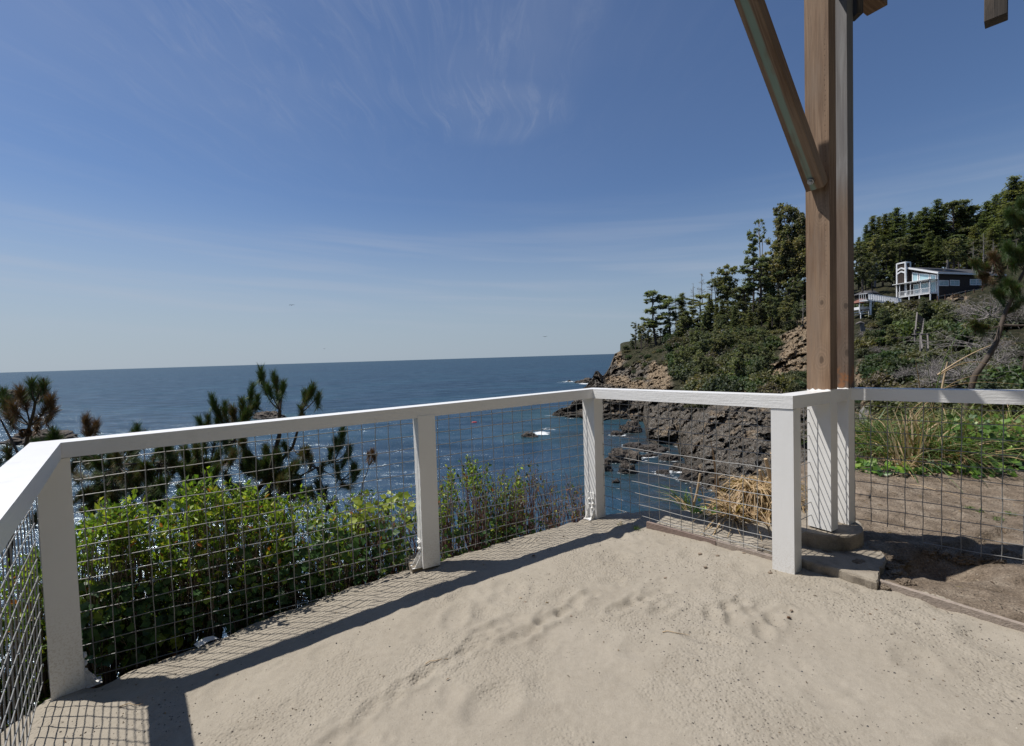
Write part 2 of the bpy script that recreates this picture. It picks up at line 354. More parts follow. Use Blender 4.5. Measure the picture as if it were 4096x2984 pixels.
# ------------------------------------------------------------------ mesh builder
class MB:
    def __init__(s): s.V = []; s.F = []; s.C = []; s.MI = []; s.nv = 0; s.sm = []
    def add(s, V, F, col=None, mi=0, smooth=False):
        V = np.asarray(V, float).reshape(-1, 3); F = np.asarray(F, np.int64)
        if len(V) == 0 or len(F) == 0: return
        s.V.append(V); s.F.append(F + s.nv); s.nv += len(V); s.MI.append(mi); s.sm.append(smooth)
        if col is None: col = (1, 1, 1)
        col = np.asarray(col, float)
        if col.ndim == 1: col = np.tile(col, (len(V), 1))
        s.C.append(col)
    def box(s, c, size, R=None, mi=0, col=None):
        sx, sy, sz = (x / 2 for x in size)
        V = np.array([(x, y, z) for x in (-sx, sx) for y in (-sy, sy) for z in (-sz, sz)])
        if R is not None: V = V @ np.asarray(R).T
        s.add(V + np.asarray(c), [(0, 1, 3, 2), (4, 6, 7, 5), (0, 4, 5, 1), (2, 3, 7, 6), (0, 2, 6, 4), (1, 5, 7, 3)], col, mi)
    def beam(s, a, b, w, h, up=(0, 0, 1), mi=0, col=None):
        a = np.asarray(a, float); b = np.asarray(b, float); d = b - a; L = np.linalg.norm(d); d /= L
        if abs(np.dot(up, d)) > .995: up = (0, 1, 0)
        x = np.cross(up, d); x /= np.linalg.norm(x); y = np.cross(d, x)
        s.box((a + b) / 2, (w, h, L), np.stack([x, y, d], 1), mi, col)
    def prism(s, poly, z0, z1, mi=0, col=None):
        n = len(poly); z0 = np.broadcast_to(z0, n); z1 = np.broadcast_to(z1, n)
        V = [(p[0], p[1], a) for p, a in zip(poly, z0)] + [(p[0], p[1], a) for p, a in zip(poly, z1)]
        for k in range(n):
            s_ = (k, (k + 1) % n, n + (k + 1) % n, n + k)
            s.add([V[i] for i in s_], [(0, 1, 2, 3)], col, mi)
        s.add(V[n:], [tuple(range(n))], col, mi); s.add(V[:n], [tuple(range(n))[::-1]], col, mi)
    def tube(s, P, r, k=6, col=None, mi=0, smooth=True, cap=True):
        P = np.asarray(P, float); n = len(P); r = np.broadcast_to(np.asarray(r, float), n)
        T = np.gradient(P, axis=0); T /= np.linalg.norm(T, axis=1)[:, None] + 1e-9
        ref = np.array([.31, .17, .93]) if abs(T[0][2]) < .9 else np.array([.95, .2, .1])
        A = np.cross(T, ref); A /= np.linalg.norm(A, axis=1)[:, None] + 1e-9; B = np.cross(T, A)
        ang = np.arange(k) * 2 * np.pi / k
        V = P[:, None] + r[:, None, None] * (np.cos(ang)[None, :, None] * A[:, None] + np.sin(ang)[None, :, None] * B[:, None])
        i = np.arange(n - 1)[:, None] * k; j = np.arange(k)[None]; j2 = (j + 1) % k
        F = np.stack([i + j, i + j2, i + k + j2, i + k + j], -1).reshape(-1, 4)
        s.add(V.reshape(-1, 3), F, col, mi, smooth)
        if cap:
            s.add(V[0], [tuple(range(k))[::-1]], col, mi); s.add(V[-1], [tuple(range(k))], col, mi)
    def leaves(s, P, D, N, L, W, col, mi=0, fold=.25, kind='leaf'):
        """P base points, D long axis, N rough normal, L lengths, W widths"""
        P = np.asarray(P); n = len(P)
        if n == 0: return
        D = D / (np.linalg.norm(D, axis=1)[:, None] + 1e-9)
        S = np.cross(D, N); S /= np.linalg.norm(S, axis=1)[:, None] + 1e-9; U = np.cross(S, D)
        L = np.broadcast_to(L, n)[:, None]; W = np.broadcast_to(W, n)[:, None] / 2
        if kind == 'leaf':
            V = np.stack([P, P + D * L * .45 + S * W + U * W * fold, P + D * L - U * L * .08, P + D * L * .45 - S * W + U * W * fold], 1)
            F = (np.arange(n)[:, None, None] * 4 + np.array([(0, 1, 2), (0, 2, 3)])[None]).reshape(-1, 3)
        elif kind == 'ivy':
            pts = [(0, 0), (.10, .55), (.42, .95), (.62, .42), (1.0, 0), (.62, -.42), (.42, -.95), (.10, -.55)]
            V = np.stack([P + D * L * a + S * W * b + U * W * fold * abs(b) for a, b in pts], 1)
            F = (np.arange(n)[:, None, None] * 8 + np.array([(0, 1, 2, 3), (0, 3, 4, 5), (0, 5, 6, 7)])[None]).reshape(-1, 4)
        elif kind == 'tri':
            V = np.stack([P - S * W, P + S * W, P + D * L], 1)
            F = (np.arange(n)[:, None] * 3 + np.array([0, 1, 2])[None])
        elif kind == 'quad':
            V = np.stack([P - S * W, P - S * W * .8 + D * L, P + S * W + D * L * .9, P + S * W * .9], 1)
            F = (np.arange(n)[:, None] * 4 + np.array([0, 1, 2, 3])[None])
        k = V.shape[1]; col = np.asarray(col, float)
        col = np.tile(col, (n, 1)) if col.ndim == 1 else col
        s.add(V.reshape(-1, 3), F, np.repeat(col, k, 0), mi)
    def build(s, name, mats, parent=None, tint=False, world=True, attr=None):
        V = np.concatenate(s.V); off = np.zeros(3)
        q = parent
        while q is not None and world: V = V - np.array(q.location); q = q.parent
        me = bpy.data.meshes.new(name)
        nl = sum(f.size for f in s.F); nf = sum(len(f) for f in s.F)
        me.vertices.add(len(V)); me.vertices.foreach_set('co', V.astype(np.float32).ravel())
        me.loops.add(nl); me.polygons.add(nf)
        me.loops.foreach_set('vertex_index', np.concatenate([f.ravel() for f in s.F]).astype(np.int32))
        sizes = np.concatenate([np.full(len(f), f.shape[1]) for f in s.F])
        me.polygons.foreach_set('loop_start', (np.cumsum(sizes) - sizes).astype(np.int32))
        me.polygons.foreach_set('material_index', np.concatenate([np.full(len(f), mi) for f, mi in zip(s.F, s.MI)]).astype(np.int32))
        me.polygons.foreach_set('use_smooth', np.concatenate([np.full(len(f), sm) for f, sm in zip(s.F, s.sm)]))
        if tint or attr:
            a = me.color_attributes.new(attr or 'tint', 'FLOAT_COLOR', 'POINT')
            C = np.concatenate(s.C); a.data.foreach_set('color', np.concatenate([C, np.ones((len(C), 1))], 1).astype(np.float32).ravel())
        for m in (mats if isinstance(mats, (list, tuple)) else [mats]): me.materials.append(m)
        me.update(); me.validate()
        o = bpy.data.objects.new(name, me); COL.objects.link(o)
        if parent is not None: o.parent = parent
        return o

def tag(o, label, cat=None, group=None, kind=None):
    if label: o['label'] = label
    if cat: o['category'] = cat
    if group: o['group'] = group
    if kind: o['kind'] = kind
    return o

def thing(name, label, cat, loc, rotz=0, group=None):
    o = bpy.data.objects.new(name, None); COL.objects.link(o); o.empty_display_size = .2
    o.location = loc; o.rotation_euler = (0, 0, rotz)
    return tag(o, label, cat, group)

def bevel(o, w, seg=2):
    m = o.modifiers.new('soft edges', 'BEVEL'); m.width = w; m.segments = seg; m.limit_method = 'ANGLE'; return o

def copy_tree(o, parent=None):
    c = o.copy(); COL.objects.link(c)
    if parent is not None: c.parent = parent
    for ch in o.children: copy_tree(ch, c)
    return c

ORD = 'first second third fourth fifth sixth seventh eighth ninth tenth eleventh twelfth thirteenth fourteenth fifteenth sixteenth seventeenth eighteenth nineteenth twentieth'.split()
TENS = {2: 'twenty', 3: 'thirty', 4: 'forty', 5: 'fifty', 6: 'sixty', 7: 'seventy', 8: 'eighty', 9: 'ninety'}
def ordinal(k):
    if k <= 20: return ORD[k - 1]
    if k == 100: return 'hundredth'
    if k > 100: return 'hundred and ' + ordinal(k - 100)
    t, u = divmod(k, 10)
    return (TENS[t][:-1] + 'ieth') if u == 0 else TENS[t] + '-' + ORD[u - 1]

def rand_dirs(n):
    v = rng.normal(size=(n, 3)); return v / np.linalg.norm(v, axis=1)[:, None]

def jcol(base, n, j=.25, hue=.12):
    base = np.asarray(base, float)
    k = 1 + (rng.random((n, 1)) * 2 - 1) * j
    h = 1 + (rng.random((n, 3)) * 2 - 1) * hue
    return np.clip(base * k * h, 0, 1)
# ================================================================== terrace ground
def seg_dist(px, py, a, b):
    ax, ay = a; bx, by = b; dx, dy = bx - ax, by - ay
    t = np.clip(((px - ax) * dx + (py - ay) * dy) / (dx * dx + dy * dy), 0, 1)
    return np.hypot(px - ax - t * dx, py - ay - t * dy)

def inside_poly(px, py, poly):
    c = np.zeros(np.shape(px), bool); n = len(poly)
    for i in range(n):
        x1, y1 = poly[i]; x2, y2 = poly[(i + 1) % n]
        if y1 == y2: continue
        c ^= ((y1 > py) != (y2 > py)) & (px < (x2 - x1) * (py - y1) / (y2 - y1) + x1)
    return c

EDGE = [tuple(atz(*q)[:2]) for q in ((395, 2705, -.25), (700, 2590, -.22), (1050, 2452, -.19), (1330, 2350, -.16), (1620, 2265, -.13), (1800, 2215, -.09),
        (2000, 2150, -.06), (2200, 2092, -.03), (2340, 2052, -.01), (2440, 2020, .04), (2500, 2006, .07), (2800, 2045, .07), (3060, 2085, .07))]
TERR = [(1.06, -2.1), (-2.75, 2.33), (-2.72, 2.62)] + EDGE + [(2.5, 4.35), (3.1, 5.35), (4.4, 6.3), (7, 6.9), (12, 7.4), (12, -6), (1.5, -6)]

def terr_dist(x, y):
    d = np.full(np.shape(x), 1e9)
    for i in range(len(TERR)): d = np.minimum(d, seg_dist(x, y, TERR[i], TERR[(i + 1) % len(TERR)]))
    return np.where(inside_poly(x, y, TERR), -d, d)

def sand_level(x): return -.30 * (np.clip(1.9 - np.asarray(x, float), 0, None) / 4.5) ** 1.6

def board_side(x, y): return (x - 2.345) * .815 + (y - 2.93) * .58
def is_dirt(x, y): return (board_side(x, y) > 0) & (x > 2.12)

DENTS = []
for k in range(330):
    x = rnd.uniform(-2.6, 2.9); y = rnd.uniform(1.2, 4.6)
    r = rnd.uniform(.025, .085) if rnd.random() < .8 else rnd.uniform(.08, .13)
    DENTS.append((x, y, r, r * rnd.uniform(.45, 1.0), rnd.uniform(0, 3.14), rnd.uniform(.07, .14) * r))
for k in range(26):      # walked-on strip: heel and toe prints
    t = k / 25; x = -1.1 + 2.6 * t + rnd.uniform(-.12, .12); y = 1.75 + 1.1 * math.sin(t * 2.4) + rnd.uniform(-.12, .12)
    DENTS.append((x, y, .075, .042, rnd.uniform(.2, 1.2), .016)); DENTS.append((x + .10, y + .06, .045, .04, 0, .013))

def ground_z(x, y, detail=True):
    x = np.asarray(x, float); y = np.asarray(y, float)
    P = np.stack([x, y, np.zeros_like(x)], -1)
    z = sand_level(x) + .022 * fbm(P * 1.1, 3, 3)
    dirt = is_dirt(x, y)
    if detail:
        z = z + .0065 * fbm(P * 5.5, 3, 5) + .0042 * fbm(P * 22, 3, 8)
        for (cx, cy, ra, rb, an, dep) in DENTS:
            R = 2.4 * ra
            i0 = None
            m = (np.abs(x - cx) < R) & (np.abs(y - cy) < R)
            if not m.any(): continue
            dx, dy = x[m] - cx, y[m] - cy
            u = (dx * math.cos(an) + dy * math.sin(an)) / ra; v = (-dx * math.sin(an) + dy * math.cos(an)) / rb
            q = u * u + v * v
            z[m] += dep * (-np.exp(-q ** 1.7 * .8) + .45 * np.exp(-((np.sqrt(q) - 1.45) ** 2) * 5))
    # banked strip behind the short fence, kept by the red board
    bank = sstep(.05, .40, (x - 1.18) * .76 + (y - 4.14) * .65) * (x > .55) * (x < 2.3) * (~dirt)
    z = z + bank * .085
    # dirt patch: lumpier, a dug hollow and a broken crust edge
    zd = .028 + .030 * fbm(P * 2.3, 4, 21) + .014 * fbm(P * 11, 3, 25) + .010 * np.abs(fbm(P * 30, 2, 29))
    zd = zd + .05 * sstep(3.6, 5.6, y)
    hx, hy = x - 2.93, y - 3.13
    hol = np.exp(-((hx / .26) ** 2 + (hy / .17) ** 2) ** 1.5)
    zd = zd - .13 * hol
    crust = sstep(-.01, .03, (x * -.35 + y) - (3.35 - 1.13) + .05 * fbm(P * 9, 3, 31)) * sstep(4.2, 3.9, x)
    zd = zd + .05 * crust - .02
    z = np.where(dirt, zd, z)
    d = terr_dist(x, y) + .035 * fbm(P * 4, 3, 41) + .015 * fbm(P * 15, 2, 43)
    z = z - np.where(d > 0, .9 * d + 5 * d * d, 0) - .02 * sstep(-.12, 0, d)
    return z

def grid_mesh(name, xs, ys, zf, keep, mat, smooth=True):
    X, Y = np.meshgrid(xs, ys, indexing='ij'); Z = zf(X, Y); K = keep(X, Y)
    nx, ny = X.shape; idx = np.arange(nx * ny).reshape(nx, ny)
    q = K[:-1, :-1] & K[1:, :-1] & K[1:, 1:] & K[:-1, 1:]
    F = np.stack([idx[:-1, :-1], idx[1:, :-1], idx[1:, 1:], idx[:-1, 1:]], -1)[q]
    used = np.unique(F); re = np.full(nx * ny, -1); re[used] = np.arange(len(used))
    V = np.stack([X, Y, Z], -1).reshape(-1, 3)[used]
    mb = MB(); mb.add(V, re[F], smooth=smooth); return mb.build(name, mat)

def build_ground():
    xs = np.concatenate([np.arange(-3.6, -3.0, .05), np.arange(-3.0, 3.3, .0145), np.arange(3.3, 9, .12)])
    ys = np.concatenate([np.arange(-5, 1.1, .14), np.arange(1.1, 5.3, .0145)])
    o = grid_mesh('sand', xs, ys, ground_z, lambda x, y: (board_side(x, y) < .035) & (terr_dist(x, y) < .22) | ((x < 2.16) & (terr_dist(x, y) < .22)), M['sand'])
    tag(o, 'pale dry trampled sand of the terrace', 'sand', kind='structure')
    xs = np.concatenate([np.arange(2.1, 5.6, .02), np.arange(5.6, 12, .1)]); ys = np.concatenate([np.arange(-4.5, 1.2, .12), np.arange(1.2, 7.6, .024)])
    o = grid_mesh('dirt', xs, ys, ground_z, lambda x, y: (board_side(x, y) > -.012) & (x > 2.12) & (terr_dist(x, y) < .25), M['dirt'])
    tag(o, 'bare brown dirt beyond the edging board', 'dirt', kind='structure')
    # the bluff that falls away from the terrace
    def zc(x, y):
        d = np.clip(terr_dist(x, y), -.6, None); P = np.stack([x, y, d], -1)
        right = sstep(2.2, 5, x)
        z = -.42 - 1.15 * np.clip(d, 0, None) - .25 * fbm(P * 1.3, 4, 51) - .5 * fbm(P * .3, 3, 55) * sstep(0, 3, d)
        z = z + right * (.10 * np.clip(d, 0, 8)) + right * .18
        z = z + right * sstep(.05, -.3, d) * 0
        return np.maximum(z, SEA - 2.5)
    xs = np.concatenate([np.arange(-24, -5, .6), np.arange(-5, 10, .12), np.arange(10, 30, .7)])
    ys = np.concatenate([np.arange(-16, -1, .8), np.arange(-1, 9, .12), np.arange(9, 24, .6)])
    o = grid_mesh('bluff_slope', xs, ys, zc, lambda x, y: terr_dist(x, y) > -.30, M['bluff'])
    tag(o, 'dark earth slope falling from the terrace to the sea', 'slope', kind='structure')
    return zc

# ================================================================== fence
IN = [(-.03, -.38, 1.135), (-2.575, 2.572, 1.141), (.769, 4.355, 1.219), (1.886, 3.057, 1.229), (2.607, 3.500, 1.228), (5.20, 1.45, 1.225)]
def offset_line(pts, off):
    out = []; n = len(pts)
    for i in range(n):
        def nor(a, b):
            d = np.array(b[:2]) - np.array(a[:2]); d /= np.linalg.norm(d); return np.array([-d[1], d[0]])
        if i == 0: m = nor(pts[0], pts[1]); s = 1
        elif i == n - 1: m = nor(pts[-2], pts[-1]); s = 1
        else:
            n1, n2 = nor(pts[i - 1], pts[i]), nor(pts[i], pts[i + 1]); m = n1 + n2; m /= np.linalg.norm(m); s = 1 / m.dot(n1)
        p = np.array(pts[i][:2]) + m * s * off; out.append((p[0], p[1], pts[i][2]))
    return out

def gz(x, y): return float(ground_z(np.array([x]), np.array([y]), False)[0])

def build_fence():
    OUT = offset_line(IN, .138); MESH = offset_line(IN, .146)
    root = thing('fence', 'white painted timber rail fence with galvanised wire mesh round the sand terrace', 'fence', (-.625, 3.61, 0))
    for i in range(5):
        a, b, c, d = IN[i], IN[i + 1], OUT[i + 1], OUT[i]
        mb = MB(); poly = [a[:2], b[:2], c[:2], d[:2]]; zt = np.array([a[2], b[2], b[2], a[2]])
        # a long rail is built of short lengths so that it can bow slightly
        mb.prism(poly, zt - .089, zt, col=None)
        o = mb.build('rail', M['rail'], root); bevel(o, .0035)
    def post(poly, ztop, zbot, name='post'):
        mb = MB(); mb.prism(poly, zbot, ztop); o = mb.build(name, M['white'], root); bevel(o, .004); return o
    def corner_poly(c, u, v, w=.14, w2=None):
        c, u, v = np.array(c), np.array(u), np.array(v); w2 = w2 or w
        p = [c, c + u * w, c + u * w + v * w2, c + v * w2]
        ar = sum(p[i][0] * p[(i + 1) % 4][1] - p[(i + 1) % 4][0] * p[i][1] for i in range(4))
        return p if ar > 0 else p[::-1]
    u = np.array([.882, .470]); nrm = np.array([-.470, .882])
    pa = corner_poly((-2.556, 2.602), (-.70, -.714), (-.714, .70)); post(pa, 1.0485, -.42)
    pm_c = np.array([-.625, 3.612]); pm = corner_poly(pm_c + nrm * -.003, -u, nrm); o = post(pm, 1.1105, -.105)
    bv, bw = np.array([-.65, .76]), np.array([.76, .65])
    pb = corner_poly((.775, 4.352), bv, bw); o2 = post(pb, 1.1270, -.12)
    pc = corner_poly((1.890, 3.060), bv, bw); post(pc, 1.1360, -.15)
    # posts outside the picture that carry the rail ends
    post(corner_poly((-.2, -.2), (-.652, .758), (-.758, -.652)), 1.046, -.5)
    post(corner_poly((5.05, 1.56), (.78, -.62), (.62, .78)), 1.136, -.2)
    # painted angle brackets at the foot of two posts, and at the left corner post
    def bracket(c, along, out, z0, par, h=.21, w=.085):
        c, along, out = (np.array([*v, 0.]) for v in (c, along, out)); up = np.array([0, 0, 1.]); zb = np.array([0, 0, z0])
        mb = MB(); R = np.stack([along, out, up], 1)
        mb.box(c + zb + out * .003 + up * h / 2, (w, .005, h), R)
        for dx, dz in ((-.022, .19), (.020, .185), (-.024, .145), (.018, .135), (-.012, .10)):
            P0 = c + zb + along * dx + up * dz + out * .004
            mb.tube([P0, P0 + out * .009, P0 + out * .014], [.012, .011, .005], 7)
        # folded foot
        a0 = c + zb + out * .006
        for sg in (-1, 1):
            b0 = a0 + along * sg * w * .44; mb.add([b0 + up * .095, b0 + out * .055, b0, b0 + up * .095 - along * sg * .005, b0 + out * .055 - along * sg * .005, b0 - along * sg * .005], [(0, 1, 2), (5, 4, 3)]); mb.add([b0 + up * .095, b0 + out * .055, b0 + out * .055 - along * sg * .005, b0 + up * .095 - along * sg * .005], [(0, 3, 2, 1)])
        mb.box(a0 + out * .035 + up * .002, (w, .07, .005), R)
        return mb.build('bracket', M['white'], par, world=False)
    def sub(c, along, out, z0, par, **k):
        b = bracket(c, along, out, z0, par, **k); b.location = -Vector(root.location); return b
    cm = pm_c - u * .14 + nrm * .075; sub(cm, nrm, -u, -.105, o)
    cb = np.array([.775, 4.352]) + bv * .06; sub(cb, bv, -bw, -.045, o2, h=.25)
    A0 = np.array([-2.556, 2.602])
    sub(A0 + np.array([-.714, .70]) * .07, np.array([-.714, .70]), np.array([.70, .714]), -.335, root.children[5], h=.19)
    # wire mesh
    S = .1016
    for i in range(5):
        a = np.array(MESH[i][:2]); b = np.array(MESH[i + 1][:2]); L = np.linalg.norm(b - a); d = (b - a) / L; n2 = np.array([-d[1], d[0]])
        ta, tb = IN[i][2] - .05, IN[i + 1][2] - .05; mb = MB(); R = random.Random(31 + i)
        if i == 2: s0, s1 = .02, L - .02
        else: s0, s1 = .02, L - .02
        ns = int((s1 - s0) / S); ph = i * 1.7
        def bow(s, z): return .006 * math.sin(s * 2.1 + ph) + .010 * math.sin(z * 2.4 + s * .9 + ph) - .006
        def gnd(s):
            q = a + d * s; return gz(q[0], q[1])
        def pt(s, z): q = a + d * s + n2 * bow(s, z); return (q[0], q[1], z)
        base = []
        for k in range(ns + 1):
            s = s0 + k * S; tz = ta + (tb - ta) * s / L; g = max(gnd(s), -.36 if i < 2 else -.02)
            drop = tz - .095; rows = int((drop - g - .015) / S); rows = max(3, rows)
            if i == 3: rows = min(rows, 10)
            base.append(rows)
        if i in (1,): base = [max(base[max(0, k - 1)], base[k]) for k in range(len(base))]
        rr = .0030
        for k in range(ns + 1):
            s = s0 + k * S; tz = ta + (tb - ta) * s / L; bot = tz - .095 - base[k] * S - .028
            P = [pt(s + .002 * math.sin(j * 1.9 + k), tz + (bot - tz) * j / 14) for j in range(15)]
            mb.tube(P, rr, 5)
        for r in range(max(base) + 1):
            run = []
            for k in range(ns + 2):
                ok = k <= ns and base[k] >= r
                if ok: run.append(k)
                if (not ok) and run:
                    if len(run) > 1:
                        P = []
                        for kk in run:
                            for h in (0, .5):
                                if kk == run[-1] and h: continue
                                s = s0 + (kk + h) * S; tz = ta + (tb - ta) * s / L - .095 - r * S
                                q = pt(s, tz + .0025 * math.sin(kk * 1.3 + r * 2 + h))
                                P.append((q[0] - n2[0] * .004, q[1] - n2[1] * .004, q[2]))
                        mb.tube(P, rr, 5)
                    run = []
        mb.build('wire_mesh', M['wire'], root)
    return root

# ================================================================== pergola
def oriented(mb_size, a, b, up, name, mat, parent, roll=0):
    """box of cross-section (w,h) running a->b, local z along its length"""
    a, b = Vector(a), Vector(b); d = (b - a); L = d.length; d.normalize()
    x = Vector(up).cross(d).normalized(); y = d.cross(x); mb = MB(); mb.box((0, 0, 0), (mb_size[0], mb_size[1], L))
    o = mb.build(name, mat, parent, world=False)
    R = Matrix((x, y, d)).transposed() @ Matrix.Rotation(roll, 3, 'Z')
    o.matrix_local = Matrix.Translation((a + b) / 2 - Vector(parent.location)) @ R.to_4x4()
    bevel(o, .004); return o

def build_pergola():
    root = thing('pergola', 'brown timber pergola on twin posts with white painted feet and a diagonal brace', 'pergola', (2.42, 3.45, 0))
    e = np.array([.852, .523]); n = np.array([-.523, .852])
    def two_tone(c, w, dpt, zb, mat, cut=1.238):
        c = np.array(c) - n * .003
        poly = [c, c + e * w, c + e * w + n * dpt, c + n * dpt]
        mb = MB(); 
        for z0, z1, mi in ((zb, cut, 1), (cut, 4.6, 0)):
            k0 = mb.nv
            for k in range(4):
                p, q = poly[k], poly[(k + 1) % 4]
                # paint line is ragged: split the face in narrow strips
                if 1:
                    ns = 8
                    for j in range(ns):
                        pa, pb = p + (q - p) * j / ns, p + (q - p) * (j + 1) / ns
                        ja = .007 * math.sin(j * 2.7 + k * 5) ; jb = .007 * math.sin((j + 1) * 2.7 + k * 5)
                        if j == 0: ja = 0
                        if j == ns - 1: jb = 0
                        za, zb_ = (z0, z0), (z1 + ja, z1 + jb)
                        if mi == 0: za, zb_ = (z0 + ja, z0 + jb), (z1, z1)
                        mb.add([(*pa, za[0]), (*pb, za[1]), (*pb, zb_[1]), (*pa, zb_[0])], [(0, 1, 2, 3)], None, mi)
        mb.add([(*p, 4.6) for p in poly], [(0, 1, 2, 3)]); mb.add([(*p, zb) for p in poly], [(3, 2, 1, 0)], None, 1)
        return mb.build('post', [mat, M['white']], root)
    p1 = two_tone((2.326, 3.327), .105, .160, .185, M['wood']); p1['label'] = 'nearer brown timber post with round knots'
    p2 = two_tone((2.566, 3.474), .100, .160, .172, M['wood_old'], 1.232); p2['label'] = 'farther post, grey weathered above and brown below'
    # exposed patch of old grey base + bolts
    for zz in (.33, .42):
        mb = MB(); c = np.array([*(np.array([2.326, 3.327]) + e * .105 + n * .03), zz]); mb.tube([c, c + np.array([*e, 0]) * .045], .009, 8)
        mb.build('bolt', M['white'], p1, world=False).location = -Vector(root.location)
    bot = atY(3262, 728, 3.36); top = atY(2997, 0, 2.96); d = top - bot
    br = oriented((.092, .12), bot - d * .03, bot + d * 1.35, (-n[0], -n[1], 0), 'brace', M['wood_green'], root)
    mb = MB(); dd = d / np.linalg.norm(d); c = bot + dd * .035 - np.array([*n, 0]) * 0
    side = np.array([n[0], n[1], 0]) * -1; nn = np.cross(dd, side)
    nn = nn / np.linalg.norm(nn)
    if nn[2] > 0: nn = -nn
    mb.tube([c + nn * .046, c + nn * .064], .022, 14); mb.tube([c + nn * .064, c + nn * .076], .012, 6)
    b = mb.build('bolt', M['steel'], root)
    E3 = np.array([*e, 0]); N3 = np.array([*n, 0]); base = np.array([2.45, 3.44, 0])
    oriented((.14, .19), base - E3 * 2.15 + [0, 0, 4.385], base + E3 * .74 + [0, 0, 4.385], (0, 0, 1), 'header_beam', M['wood'], root)
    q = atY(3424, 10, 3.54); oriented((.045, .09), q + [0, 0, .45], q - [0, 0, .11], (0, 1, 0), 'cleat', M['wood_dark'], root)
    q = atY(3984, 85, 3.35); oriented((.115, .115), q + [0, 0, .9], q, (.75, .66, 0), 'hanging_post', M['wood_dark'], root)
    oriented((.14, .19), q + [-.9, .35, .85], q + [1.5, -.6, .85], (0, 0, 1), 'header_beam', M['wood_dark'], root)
    for k in range(2):
        a = base - E3 * (.8 + .9 * k) + [0, 0, 4.45]; oriented((.07, .14), a + N3 * .6, a - N3 * 2.4, (0, 0, 1), 'rafter', M['wood'], root)
    return root

def rough_prism(name, poly, z0, z1, mat, amp=.012, seg=.03, seed=0, parent=None):
    """slab with a broken outline and a worn top"""
    pts = []
    for i in range(len(poly)):
        a, b = np.array(poly[i]), np.array(poly[(i + 1) % len(poly)]); n = max(1, int(np.linalg.norm(b - a) / seg))
        for k in range(n): pts.append(a + (b - a) * k / n)
    pts = np.array(pts); P3 = np.concatenate([pts, np.zeros((len(pts), 1))], 1)
    cen = pts.mean(0); j = amp * fbm(P3 * 14, 3, seed)[:, None]; dirv = (pts - cen) / np.linalg.norm(pts - cen, axis=1)[:, None]
    pts = pts + dirv * j * 1.5; n = len(pts); rings = []
    for f, z in ((1.0, z0), (1.0, z0 + (z1 - z0) * .55), (1.0, z1 - .012), (.985, z1)): 
        q = cen + (pts - cen) * f; q = q + dirv * (amp * .7 * fbm(np.concatenate([q, np.full((n, 1), z)], 1) * 25, 2, seed + 3))[:, None]
        rings.append(np.concatenate([q, np.full((n, 1), z)], 1))
    for f in (.93, .8, .6, .35, .12):
        q = cen + (pts - cen) * f; zz = z1 + amp * .6 * fbm(np.concatenate([q, np.zeros((n, 1))], 1) * 8, 3, seed + 7)
        rings.append(np.concatenate([q, zz[:, None]], 1))
    V = np.concatenate(rings + [np.array([[*cen, z1]])]); F = []
    for r in range(len(rings) - 1):
        i = np.arange(n); F.append(np.stack([r * n + i, r * n + (i + 1) % n, (r + 1) * n + (i + 1) % n, (r + 1) * n + i], 1))
    mb = MB(); mb.add(V, np.concatenate(F)); r = len(rings) - 1
    mb.F.append(np.array([(r * n + k, r * n + (k + 1) % n, len(V) - 1) for k in range(n)])); mb.MI.append(0); mb.sm.append(False)
    return mb.build(name, mat, parent)

def stone_mb(c, r, seed=0, flat=.6, sub=3, rough=.25, freq=1.6, col=None, yaw=0):
    import bmesh
    bm = bmesh.new(); bmesh.ops.create_icosphere(bm, subdivisions=sub, radius=1)
    V = np.array([v.co[:] for v in bm.verts]); F = np.array([[v.index for v in f.verts] for f in bm.faces]); bm.free()
    r = np.asarray(r, float)
    k = 1 + rough * fbm(V * freq + seed * 3.7, 4, seed % 97) + rough * .6 * ridged(V * freq * 1.7 + seed, 3, seed % 89)
    V = V * k[:, None] * r; cy, sy = math.cos(yaw), math.sin(yaw)
    V = np.stack([V[:, 0] * cy - V[:, 1] * sy, V[:, 0] * sy + V[:, 1] * cy, V[:, 2]], 1) + np.asarray(c)
    mb = MB(); mb.add(V, F, col); return mb

